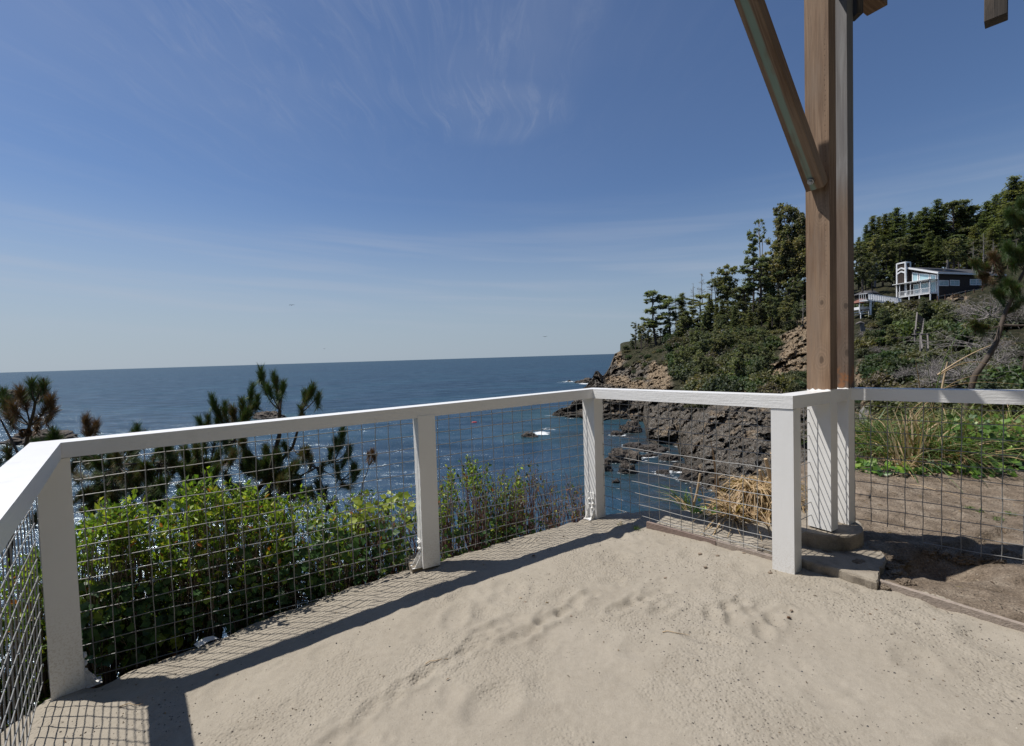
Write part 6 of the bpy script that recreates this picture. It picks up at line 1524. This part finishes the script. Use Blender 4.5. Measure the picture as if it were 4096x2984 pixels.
    for k, (px, py, Y, s, lab) in enumerate(((1165, 1221, 60, .36, 'dark bird gliding alone over the open sea, highest of the three'), (1297, 1396, 90, .28, 'tiny bird just above the horizon over open sea'), (2180, 1347, 80, .40, 'gull with spread wings near the headland'))):
        c = atY(px, py, Y); mb = MB(); mb.tube([c + [-.25 * s, 0, 0], c + [-.1 * s, 0, .02], c + [.12 * s, 0, .02], c + [.28 * s, 0, .0]], [.02, .08 * s, .07 * s, .02], 8)
        mb.tube([c + [.28 * s, 0, 0], c + [.36 * s, 0, -.01]], [.03 * s, .005], 6)
        root = thing('bird', lab, 'bird', tuple(map(float, c))); mb.build('body', M['gull'], root)
        for sg in (-1, 1):
            w = MB(); a_ = c + [.02 * s, 0, .03 * s]; b_ = c + [sg * .55 * s, .1, .22 * s]; d_ = c + [sg * 1.0 * s, .15, .05 * s]
            for p1, p2, w1, w2 in ((a_, b_, .12, .10), (b_, d_, .10, .02)):
                V = [p1 + [0, w1 * s, 0], p1 - [0, w1 * s, -.02], p2 - [0, w2 * s, -.02], p2 + [0, w2 * s, 0]]; V2 = [v + [0, 0, .03 * s] for v in V]
                w.add(V + V2, [(0, 1, 2, 3), (4, 7, 6, 5), (0, 4, 5, 1), (2, 6, 7, 3), (1, 5, 6, 2), (0, 3, 7, 4)])
            w.build('wing', M['gull'], root)

# ------------------------------------------------------------------ house and the small things on the hill
def build_house():
    def c8(x, y): return 3300 + .3935 * x, 650 + .3935 * y
    KY = 88.0; K = atY(*c8(1147, 1200), KY)[:2]; Ue = atY(*c8(1590, 1200), 91.6)[:2]; Ve = atY(*c8(850, 1200), 93.5)[:2]
    U = (Ue - K) / np.linalg.norm(Ue - K); LU = np.linalg.norm(Ue - K) * 1.5; Vv = Ve - K; LV = np.linalg.norm(Vv); Vd = Vv / LV
    Wn = np.array([Vd[1], -Vd[0]]); Wn = Wn if Wn[1] < 0 else -Wn         # outward from the gable wall
    Un = np.array([U[1], -U[0]]); Un = Un if Un[1] < 0 else -Un
    def zof(x, y, Y): return atY(*c8(x, y), Y)[2]
    ze = zof(1147, 1118, KY); zh = zof(850, 1072, 93.5); zd = zof(1147, 1322, KY); zg = zof(1147, 1405, KY) - .5
    root = thing('house', 'dark shingled hillside house with white trim, big windows and a solar roof', 'house', (float(K[0]), float(K[1]), float(zg)))
    def pt(a, b, o=(0, 0)): return K + U * a + Vd * b + np.array(o)
    mb = MB(); mb.prism([pt(0, 0), pt(LU, 0), pt(LU, LV), pt(0, LV)], zg - 2, [ze - .15, ze - .15, zh - .15, zh - .15]); mb.build('wall', M['shingle'], root)
    mb = MB(); ov = .45; zs = (zh - ze) / LV
    P = [pt(-.6, -ov), pt(LU + .5, -ov), pt(LU + .5, LV + .3), pt(-.6, LV + .3)]; zz = np.array([ze - ov * zs, ze - ov * zs, zh + .3 * zs, zh + .3 * zs]); mb.prism(P, zz - .04, zz + .14); roof = mb.build('roof', M['roof'], root)
    mb = MB()
    for (a, b) in ((P[0], P[1]), (P[3], P[0])):
        za = zz[0]; zb = zz[1] if b is P[1] else zz[0]; za = zz[0] if a is P[0] else zz[3]
        mb.beam((*(a), za), (*(b), zb), .12, .34)
    mb.build('trim', M['trim'], roof)
    mb = MB()
    for r in range(2):
        for c in range(7):
            a0 = 2.2 + c * 1.05; b0 = .5 + r * 1.9; q = [pt(a0, b0), pt(a0 + 1.0, b0), pt(a0 + 1.0, b0 + 1.8), pt(a0, b0 + 1.8)]; z0 = [ze + b * zs + .17 for b in (b0, b0, b0 + 1.8, b0 + 1.8)]; mb.prism(q, z0, np.array(z0) + .05)
    mb.build('solar_panel', M['solar'], root)
    # chimney
    cz = zof(850, 1012, 93); c0 = pt(-1.0, LV - .1); 
    poly = [c0, c0 + U * 1.25, c0 + U * 1.25 + Vd * 1.75, c0 + Vd * 1.75]; mb = MB(); mb.prism(poly, zg, cz); ch = mb.build('chimney', M['shingle'], root)
    mb = MB()
    for p in (poly[0], poly[3], poly[1]): mb.beam((*p, zg + 2), (*p, cz + .05), .26, .26)
    for i in (0, 3):
        a, b = poly[i], poly[(i + 1) % 4]; mb.beam((*a, cz), (*b, cz), .27, .27)
    for dz in (1.0, 1.7):
        a, b, m_ = poly[0] + Wn * .06, poly[3] + Wn * .06, (poly[0] + poly[3]) / 2 + Wn * .06; mb.beam((*a, cz - dz - .4), (*m_, cz - dz), .12, .28); mb.beam((*m_, cz - dz), (*b, cz - dz - .4), .12, .28)
    mb.build('trim', M['trim'], ch)
    # windows
    def window(o0, d, nrm, s0, s1, zb0, zb1, zt0, zt1, bars=0, name='window'):
        a = o0 + d * s0 + nrm * .03; b = o0 + d * s1 + nrm * .03; mb = MB(); t = .16
        A0, A1, B0, B1 = (*a, zb0), (*a, zt0), (*b, zb1), (*b, zt1)
        for p, q in ((A0, B0), (A1, B1)): mb.beam(p, q, .10, t)
        for p, q in ((A0, A1), (B0, B1)): mb.beam(np.array(p) - [0, 0, t / 2], np.array(q) + [0, 0, t / 2], t, .104, up=(*nrm, 0))
        for k in range(bars):
            f = (k + 1) / (bars + 1); p = a * (1 - f) + b * f; mb.beam((*p, zb0), (*p, zt0), .06, .05, up=(*nrm, 0))
        if bars: mb.beam((*a, (zb0 + zt0) / 2), (*b, (zb0 + zt0) / 2), .05, .05)
        w = mb.build(name, M['trim'], root); mb = MB(); ai, bi = a - nrm * .005, b - nrm * .005
        V = [(*ai, zb0), (*bi, zb1), (*bi, zt1), (*ai, zt0)]; V2 = [(v[0] - nrm[0] * .02, v[1] - nrm[1] * .02, v[2]) for v in V]
        mb.add(V + V2, [(0, 1, 2, 3), (7, 6, 5, 4), (0, 4, 5, 1), (1, 5, 6, 2), (2, 6, 7, 3), (3, 7, 4, 0)]); g = mb.build('pane', M['glass'], root); g.parent = w; g.matrix_parent_inverse.identity()
        return w
    def fb(x): return (1147 - x) / 297 * LV
    def Yb(b): return KY + (93.5 - KY) * b / LV
    for (x0, x1, yb, yt0, yt1) in ((1130, 1078, 1203, 1146, 1140), (1064, 966, 1208, 1138, 1130), (950, 895, 1216, 1126, 1118)):
        b0, b1 = fb(x0), fb(x1); z0 = zof((x0 + x1) / 2, yb, Yb((b0 + b1) / 2)); window(K, Vd, Wn, b0, b1, z0, z0, zof(x0, yt0, Yb(b0)), zof(x1, yt1, Yb(b1)))
    for (x0, x1, yb, yt) in ((1132, 1078, 1312, 1222), (1058, 976, 1314, 1236), (960, 905, 1312, 1246)):
        b0, b1 = fb(x0), fb(x1); z0 = zd + .15; window(K, Vd, Wn, b0, b1, z0, z0, zd + 2.2, zd + 2.2)
    def fa(x): return (x - 1150) / 440 * np.linalg.norm(Ue - K)
    for (x0, x1, yb, yt) in ((1160, 1250, 1250, 1200), (1268, 1358, 1248, 1198), (1470, 1530, 1243, 1190), (1536, 1584, 1243, 1188)):
        a0, a1 = fa(x0), fa(x1); Y = KY + 3.6 * a0 / np.linalg.norm(Ue - K); window(K, U, Un, a0, a1, zof(x0, yb, Y), zof(x0, yb, Y), zof(x0, yt, Y), zof(x0, yt, Y), bars=1)
    mb = MB(); mb.beam((*(K + Un * .03 + Wn * .03), zg), (*(K + Un * .03 + Wn * .03), ze - .1), .2, .2); mb.build('corner_trim', M['trim'], root)
    # balcony with a flat canopy
    def rail(par, a, b, z, h, n, name='railing', step=.24):
        mb = MB(); mb.beam((*a, z + h), (*b, z + h), .10, .08); mb.beam((*a, z + .12), (*b, z + .12), .06, .06); m = max(2, int(np.linalg.norm(b - a) / step))
        for k in range(m + 1):
            p = a + (b - a) * k / m; w = .10 if k % n == 0 else .045; mb.beam((*p, z), (*p, z + h), w, w)
        return mb.build(name, M['trim'], par)
    D0, D1 = K + Wn * .1 - Vd * .1, K + Vd * (LV + .4) + Wn * .1; E0, E1 = D0 + Wn * 1.8, D1 + Wn * 1.8
    mb = MB(); mb.prism([D0, D1, E1, E0], zd - .2, zd); bal = mb.build('balcony', M['trim'], root)
    rail(bal, E0 * .995 + E1 * .005, E1, zd, .95, 6); mb = MB()
    for f in (.0, .33, .66, 1.0): p = E0 * (1 - f) + E1 * f - Wn * .1; mb = MB(); mb.beam((*p, zg - 1.5), (*p, zd - .25), .15, .15); mb.build('post', M['trim'], bal)
    for f in (.02, .3, .62, .98): p = E0 * (1 - f) + E1 * f - Wn * .1; mb = MB(); mb.beam((*p, zd), (*p, zd + 2.55), .10, .10); mb.build('post', M['trim'], bal)
    mb = MB(); mb.prism([D0, D1 + Vd * 1.2, E1 + Vd * 1.2 + Wn * .2, E0 + Wn * .2], zd + 2.55, zd + 2.66); mb.build('canopy', M['trim'], root)
    # separate lower deck
    a, b = atY(*c8(433, 1395), 80), atY(*c8(775, 1330), 90); z0, z1 = a[2], b[2]; dr = thing('deck', 'long white-railed deck stepping down left of the dark house', 'deck', tuple(map(float, a)))
    dxy = (b - a)[:2]; L = np.linalg.norm(dxy); dxy /= L; nn = np.array([-dxy[1], dxy[0]]); mb = MB(); mb.prism([a[:2], b[:2], b[:2] + nn * 1.2, a[:2] + nn * 1.2], [z0 - .2, z0 - .2, z0 - .2, z0 - .2], [z0, z0, z0, z0]); mb.build('platform', M['trim'], dr)
    rail(dr, a[:2], b[:2], z0, 1.1, 5, step=.22); rail(dr, a[:2], a[:2] + nn * 1.2, z0, 1.1, 5, step=.28); mb = MB()
    for f in (.08, .4, .7): p = a[:2] + dxy * L * f; mb = MB(); mb.beam((*p, z0 - 2.6), (*p, z0 - .2), .22, .22); mb.build('post', M['trim'], dr)
    # cabins
    for (x0, x1, yr, yw, yb, Y, lab) in ((440, 560, 1300, 1326, 1375, 99, 'small dark cabin roof behind the white-railed deck'),):
        A = atY(*c8(x0, yw), Y); B = atY(*c8(x1, yw), Y + 2); ridge = atY(*c8((x0 + x1) / 2, yr), Y + 2.5)[2]; g = atY(*c8(x0, yb), Y)[2] - 1
        r_ = thing('cabin', lab, 'cabin', tuple(map(float, (A[0], A[1], g)))); mb = MB(); mb.prism([A[:2] + [.4, .4], B[:2] + [-.4, .4], B[:2] + [-.4, 4.5], A[:2] + [.4, 4.5]], g, A[2]); mb.build('wall', M['shingle'], r_)
        mb = MB(); z = A[2]; mb.add([(A[0], A[1], z), (B[0], B[1], z), ((A[0] + B[0]) / 2 + 1.2, A[1] + 2.5, ridge), ((A[0] + B[0]) / 2 - 1.2, A[1] + 2.5, ridge), (A[0], A[1] + 5, z), (B[0], B[1] + 5, z)], [(0, 1, 2, 3), (5, 4, 3, 2)]); mb.add([(A[0], A[1], z), (A[0], A[1] + 5, z), ((A[0] + B[0]) / 2 - 1.2, A[1] + 2.5, ridge)], [(0, 2, 1)]); mb.add([(B[0], B[1], z), (B[0], B[1] + 5, z), ((A[0] + B[0]) / 2 + 1.2, A[1] + 2.5, ridge)], [(0, 1, 2)]); mb.build('roof', M['roof'], r_)
    # gazebo
    c = atY(*c8(368, 1505), 84); r_ = thing('gazebo', 'small red-roofed white gazebo beside the farther post', 'gazebo', tuple(map(float, c))); w = 1.55; h = 1.35; mb = MB()
    ap = c + [0, 0, h + .85]; q = [c + [x * w, y * w, h] for x, y in ((-1, -1), (1, -1), (1, 1), (-1, 1))]
    for i in range(4): mb.add([q[i], q[(i + 1) % 4], ap], [(0, 1, 2)])
    mb.add(q, [(3, 2, 1, 0)]); mb.build('roof', M['redroof'], r_)
    for x, y in ((-1, -1), (1, -1), (1, 1), (-1, 1)): mb = MB(); mb.beam(c + [x * w * .82, y * w * .82, -.6], c + [x * w * .82, y * w * .82, h], .14, .14); mb.build('post', M['trim'], r_)
    mb = MB(); mb.box(c + [0, 0, .35], (2.3, 2.3, .5)); mb.build('bench', M['trim'], r_)
    # white fence below
    fr = thing('white_fence', 'low white rail fence running down beside the gazebo', 'fence', tuple(map(float, atY(*c8(310, 1560), 80)))); mb = MB()
    P = [atY(*c8(x, y), Y) for x, y, Y in ((280, 1530, 79), (445, 1506, 82), (600, 1486, 85), (800, 1462, 87))]
    for a, b in zip(P[:-1], P[1:]):
        mb.beam(a, b, .10, .16); mb.beam(a - [0, 0, .42], b - [0, 0, .42], .06, .10)
        for f in (0, .5): p = a + (b - a) * f; mb.beam(p - [0, 0, 1.2], p, .12, .12)
    mb.build('rails', M['trim'], fr)
    # wire fence on rusty posts right of the house
    fr = thing('wire_fence', 'pale top-rail wire fence with rusty posts below the dark house', 'fence', tuple(map(float, atY(*c8(1150, 1400), 84)))); P = [atY(*c8(x, y), Y) for x, y, Y in ((1145, 1362, 84), (1300, 1336, 84.5), (1430, 1308, 85), (1600, 1282, 86))]; mb = MB()
    for a, b in zip(P[:-1], P[1:]): mb.beam(a, b, .09, .09); mb.beam(a - [0, 0, .6], b - [0, 0, .6], .03, .03)
    mb.build('top_rail', M['wire'], fr); 
    for p in P + [(P[0] + P[1]) / 2, (P[2] + P[3]) / 2]: mb = MB(); mb.beam(p - [0, 0, 1.5], p + [0, 0, .12], .13, .13); mb.build('post', M['iron'], fr)
    # utility poles
    for (x, y0, y1, Y, lab) in ((1245, 990, 1085, 100, 'grey utility pole rising behind the solar roof'), (508, 1120, 1180, 108, 'short grey pole left of the chimney'), (735, 1128, 1190, 104, 'grey pole with a crossbar just left of the chimney')):
        a, b = atY(*c8(x, y1), Y), atY(*c8(x, y0), Y); mb = MB(); mb.tube([a - [0, 0, 2], a, b], [.22, .22, .16], 8); r_ = thing('utility_pole', lab, 'pole', tuple(map(float, a))); mb.build('pole', M['greywood'], r_)
        mb = MB(); mb.beam(b - [.9, 0, .7], b + [.9, 0, -.7], .12, .12); mb.build('crossbar', M['greywood'], r_)
    # white platform and rail on the headland slope
    for (x0, y0, x1, y1, Y, lab) in ((2833, 1384, 2864, 1384, 104, 'tiny white railed platform among the bushes on the headland'),):
        a, b = atY(x0, y0, Y), atY(x1, y1, Y); r_ = thing('platform', lab, 'deck', tuple(map(float, a))); mb = MB(); mb.prism([a[:2], b[:2], b[:2] + [0, 2], a[:2] + [0, 2]], a[2] - .1, a[2] + .05); mb.build('floor', M['trim'], r_); rail(r_, a[:2], b[:2], a[2], .75, 3); 
    a, b = atY(2886, 1322, 118), atY(2997, 1306, 126); r_ = thing('roadside_rail', 'thin white roadside rail between the headland trees', 'rail', tuple(map(float, a))); mb = MB(); mb.beam(a, b, .1, .28); mb.build('beam', M['trim'], r_)
    for f in np.linspace(0, 1, 5): p = a + (b - a) * f; mb = MB(); mb.beam(p - [0, 0, .9], p, .15, .15); mb.build('post', M['greywood'], r_)
    # wooden stairs
    def c1(x, y): return 3300 + .3935 * x, 1200 + .3935 * y
    r_ = thing('wooden_stairs', 'weathered grey wooden stairs climbing through the bushes in two flights', 'stairs', tuple(map(float, atY(*c1(1010, 500), 42))))
    Y0 = 43.0
    def flight(pl0, pl1, pr0, pr1, Ya, Yb_, n, par):
        L0, L1, R0, R1 = atY(*c1(*pl0), Ya), atY(*c1(*pl1), Yb_), atY(*c1(*pr0), Ya), atY(*c1(*pr1), Yb_); mb = MB(); mb.beam(L0, L1, .10, .16); mb.beam(R0, R1, .10, .16); mb.build('stringer', M['greywood'], par)
        for k in range(n): f = (k + .5) / n; mb = MB(); mb.beam(L0 + (L1 - L0) * f, R0 + (R1 - R0) * f, .22, .05); mb.build('tread', M['greywood'], par)
    flight((985, 500), (972, 345), (1048, 500), (1040, 345), 41.5, 43.8, 7, r_); flight((915, 350), (936, 130), (985, 350), (1003, 195), 44, 47.5, 9, r_)
    mb = MB(); a, b = atY(*c1(905, 348), 43.9), atY(*c1(1050, 346), 43.9); mb.beam(a, b, .5, .08); mb.build('landing', M['greywood'], r_)
    for (x, y0, y1, Y) in ((1043, 520, 345, 43.5), (972, 520, 345, 43.5), (915, 420, 300, 44)): mb = MB(); mb.beam(atY(*c1(x, y0), Y), atY(*c1(x, y1), Y), .13, .13); mb.build('post', M['greywood'], r_)
    # grey stump beside the farther post
    a, b = atY(3452, 1325, 60), atY(3448, 1296, 60); mb = MB(); mb.tube([a, b], [.30, .24], 7); mb.tube([atY(3424, 1296, 60), atY(3440, 1290, 60), atY(3458, 1296, 60)], [.12, .2, .12], 6); tag(mb.build('tree_stump', M['greywood']), 'grey weathered stump with a crossing log beside the farther post', 'stump')
    for k, (px, py, w, h, Y, lab) in enumerate(((3472, 1670, 52, 80, 44.5, 'tall pale slab of rock seen through the right mesh'), (3462, 1765, 36, 46, 41.5, 'pale boulder lower on the slope seen through the right mesh'), (3530, 1800, 44, 34, 40, 'dark boulder beside the pale one on the slope'))):
        c = atY(px, py, Y); mb = stone_mb(c, (w * .5 / FPX * Y, .7, h * .55 / FPX * Y), 900 + k, sub=5, rough=.22, freq=.9, yaw=.2); tag(mb.build('boulder', M['cliffstone']), lab, 'boulder')

# ------------------------------------------------------------------ sky, sun, camera
def build_sky_blocker():
    # added unseen slope, placed and raised to block sky light and deepen shade
    xs = np.arange(-30, 60, .9); ys = np.arange(-50, 5, .8)
    def zf(x, y):
        P = np.stack([x, y, x * 0], -1); d = np.maximum(-3.6 - y, np.minimum(x - 7.0, (3.2 - y) * 2)); return -.4 + np.clip(d, 0, 18) * 1.35 + (1.5 * fbm(P * .2, 4, 33) + 1.2 * np.abs(fbm(P * .7, 3, 35))) * sstep(0, 4, d)
    o = grid_mesh('hillside', xs, ys, zf, lambda x, y: ((y < -3.2) & (x > -9)) | ((x > 6.6) & (y < 3.4)), M['brush'], False); tag(o, 'added unseen brushy hillside that blocks sky behind the terrace', 'hillside', kind='structure')

def build_world():
    el, az = math.radians(61), math.atan2(-.98, .20)         # azimuth measured from +Y towards +X
    w = bpy.data.worlds.new('World'); sc.world = w; w.use_nodes = True; n = NT(w.node_tree); n.n.clear()
    out = n.n.new('ShaderNodeOutputWorld'); bg = n.n.new('ShaderNodeBackground'); n.l.new(bg.outputs[0], out.inputs[0])
    sky = n.n.new('ShaderNodeTexSky'); sky.sky_type = 'NISHITA'; sky.sun_disc = False; sky.sun_elevation = el; sky.sun_rotation = az
    sky.altitude = 0; sky.air_density = SKY[1]; sky.dust_density = SKY[2]; sky.ozone_density = SKY[3]
    g = n.n.new('ShaderNodeTexCoord').outputs['Generated']; s = n.new('ShaderNodeSeparateXYZ', Vector=g); X, Y, Z = s.outputs
    zc = n.math('MAXIMUM', Z, .02); cx, cy = n.math('DIVIDE', X, zc), n.math('DIVIDE', Y, zc)
    pl = n.new('ShaderNodeCombineXYZ', X=cx, Y=cy, Z=0.0).outputs[0]
    # high cirrus: long fibres drawn out along the wind, gathered in a plume
    warp = n.noise(pl, .55, 3, .5, out=1); pv = n.new('ShaderNodeVectorMath', {'operation': 'MULTIPLY_ADD'}); n.set(pv.inputs[0], warp); pv.inputs[1].default_value = (.9, .9, 0); n.set(pv.inputs[2], pl); pv = pv.outputs[0]
    fib = n.noise(n.mapping(pv, (3.4, .42, 1), (0, 0, math.radians(-22))), 1.6, 7, .62, .35)
    fib2 = n.noise(n.mapping(pv, (7.5, 1.5, 1), (0, 0, math.radians(10))), 1.6, 8, .70, .8)
    soft = n.noise(pl, .55, 4, .55)
    def dirmask(px, py, r0, r1, sx=1.0):
        d = ray(px, py); d = d / np.linalg.norm(d); px_, py_ = d[0] / max(d[2], .02), d[1] / max(d[2], .02)
        dx = n.math('MULTIPLY', n.math('SUBTRACT', cx, float(px_)), sx); dy = n.math('SUBTRACT', cy, float(py_)); dd = n.math('SQRT', n.math('ADD', n.math('MULTIPLY', dx, dx), n.math('MULTIPLY', dy, dy)))
        return n.maprange(dd, r1, r0)
    plume = n.math('MAXIMUM', dirmask(1250, 120, .15, 1.05, .75), n.math('MULTIPLY', dirmask(1930, 450, .04, .40, .8), 1.5)); plume = n.math('MAXIMUM', plume, n.math('MULTIPLY', dirmask(300, 300, .2, 1.9, .6), .30))
    c1 = n.math('MULTIPLY', n.math('ADD', n.math('MULTIPLY', n.maprange(fib, .44, .80), .30), n.math('MULTIPLY', n.maprange(fib2, .46, .78), .42)), plume)
    veil = n.math('MULTIPLY', n.maprange(soft, .35, .75), n.math('MULTIPLY', plume, .62)); c1 = n.math('ADD', c1, veil)
    # low streaks towards the horizon
    st = n.noise(n.mapping(n.new('ShaderNodeCombineXYZ', X=n.math('ARCTAN2', X, Y), Y=n.math('ADD', Z, n.math('MULTIPLY', n.math('ARCTAN2', X, Y), .055)), Z=0.0).outputs[0], (1.1, 19, 1)), 1.6, 4, .5, .3)
    band = n.math('MULTIPLY', n.maprange(Z, .03, .10), n.maprange(Z, .36, .16)); c2 = n.math('MULTIPLY', n.math('MULTIPLY', n.maprange(st, .42, .74), band), .27)
    low = n.math('MULTIPLY', n.maprange(Z, .34, .0), .88)
    cl = n.math('ADD', n.math('MULTIPLY', c1, .36), c2, None, True)
    col = n.mix(cl, n.mix(low, n.mix(1.0, sky.outputs[0], SKYTINT, 'MULTIPLY'), n.mix(n.maprange(X, .3, -.8, 0.0, 1.0, 'LINEAR'), HAZECOL, (5.1, 6.0, 7.0, 1))), CLOUDCOL)
    n.l.new(col, bg.inputs[0]); bg.inputs[1].default_value = SKY[0]
    L = bpy.data.lights.new('sun', 'SUN'); L.energy = SUN; L.angle = math.radians(.53); L.color = (1.0, .955, .89); o = bpy.data.objects.new('sun', L); COL.objects.link(o)
    d = Vector((math.sin(az) * math.cos(el), math.cos(az) * math.cos(el), math.sin(el))); o.rotation_euler = d.to_track_quat('Z', 'Y').to_euler(); o.location = (-10, 5, 30)
    cam = bpy.data.cameras.new('camera'); c = bpy.data.objects.new('camera', cam); COL.objects.link(c); sc.camera = c
    cam.lens = 16; cam.sensor_width = 36; cam.sensor_fit = 'HORIZONTAL'; cam.clip_start = .03; cam.clip_end = 200000
    c.matrix_world = Matrix.Translation((0, 0, H)) @ Matrix.Rotation(math.pi / 2 - PITCH, 4, 'X') @ Matrix.Rotation(-ROLL, 4, 'Z')
    sc.view_settings.view_transform = 'Standard'; sc.view_settings.look = 'None'; sc.view_settings.gamma = 1; sc.view_settings.exposure = EXPO
    sc.cycles.max_bounces = 7; sc.cycles.diffuse_bounces = 3; sc.cycles.glossy_bounces = 3; sc.cycles.transmission_bounces = 4; sc.cycles.transparent_max_bounces = 6
    sc.cycles.caustics_reflective = False; sc.cycles.caustics_refractive = False; sc.cycles.sample_clamp_indirect = 6
    sc.cycles.use_denoising = True; sc.render.film_transparent = False

SKY = (.069, 1.0, .35, 3.0); SKYTINT = (.90, .99, 1.15, 1); HAZECOL = (4.2, 5.2, 6.3, 1); CLOUDCOL = (6.0, 6.4, 7.4, 1); SUN = 4.8; EXPO = .18
import time as _t
_t0 = _t.time()
def main():
    build_materials()
    M['dryreed'] = simple('straw_coloured_reed', (.42, .31, .19), .7, .25, 30)
    M['brush'] = simple('sky_blocker_brush', (.075, .075, .040), .95, .6, 1.5, .9, 0, 2)  # dark cover for the added sky-blocking slope
    M['bluff'] = simple('dark_bluff_earth', (.055, .045, .032), .95, .5, 5, .8, 0, 20)
    M['cliffstone'] = simple('pale_grey_cliff_stone', (.17, .162, .15), .9, .4, 1.6, 1.0, 0, 5)
    build_world()
    steps = [build_ground, build_sky_blocker, build_fence, build_pergola, build_small_near, build_hedge, build_pines, build_grasses]
    for f in steps: f(); print(f.__name__, round(_t.time() - _t0, 1))
    water = build_headland(); print('headland', round(_t.time() - _t0, 1))
    build_sea(water); print('sea', round(_t.time() - _t0, 1))
    build_far_trees(); print('trees', round(_t.time() - _t0, 1)); build_house()
    print('total', round(_t.time() - _t0, 1))
main()
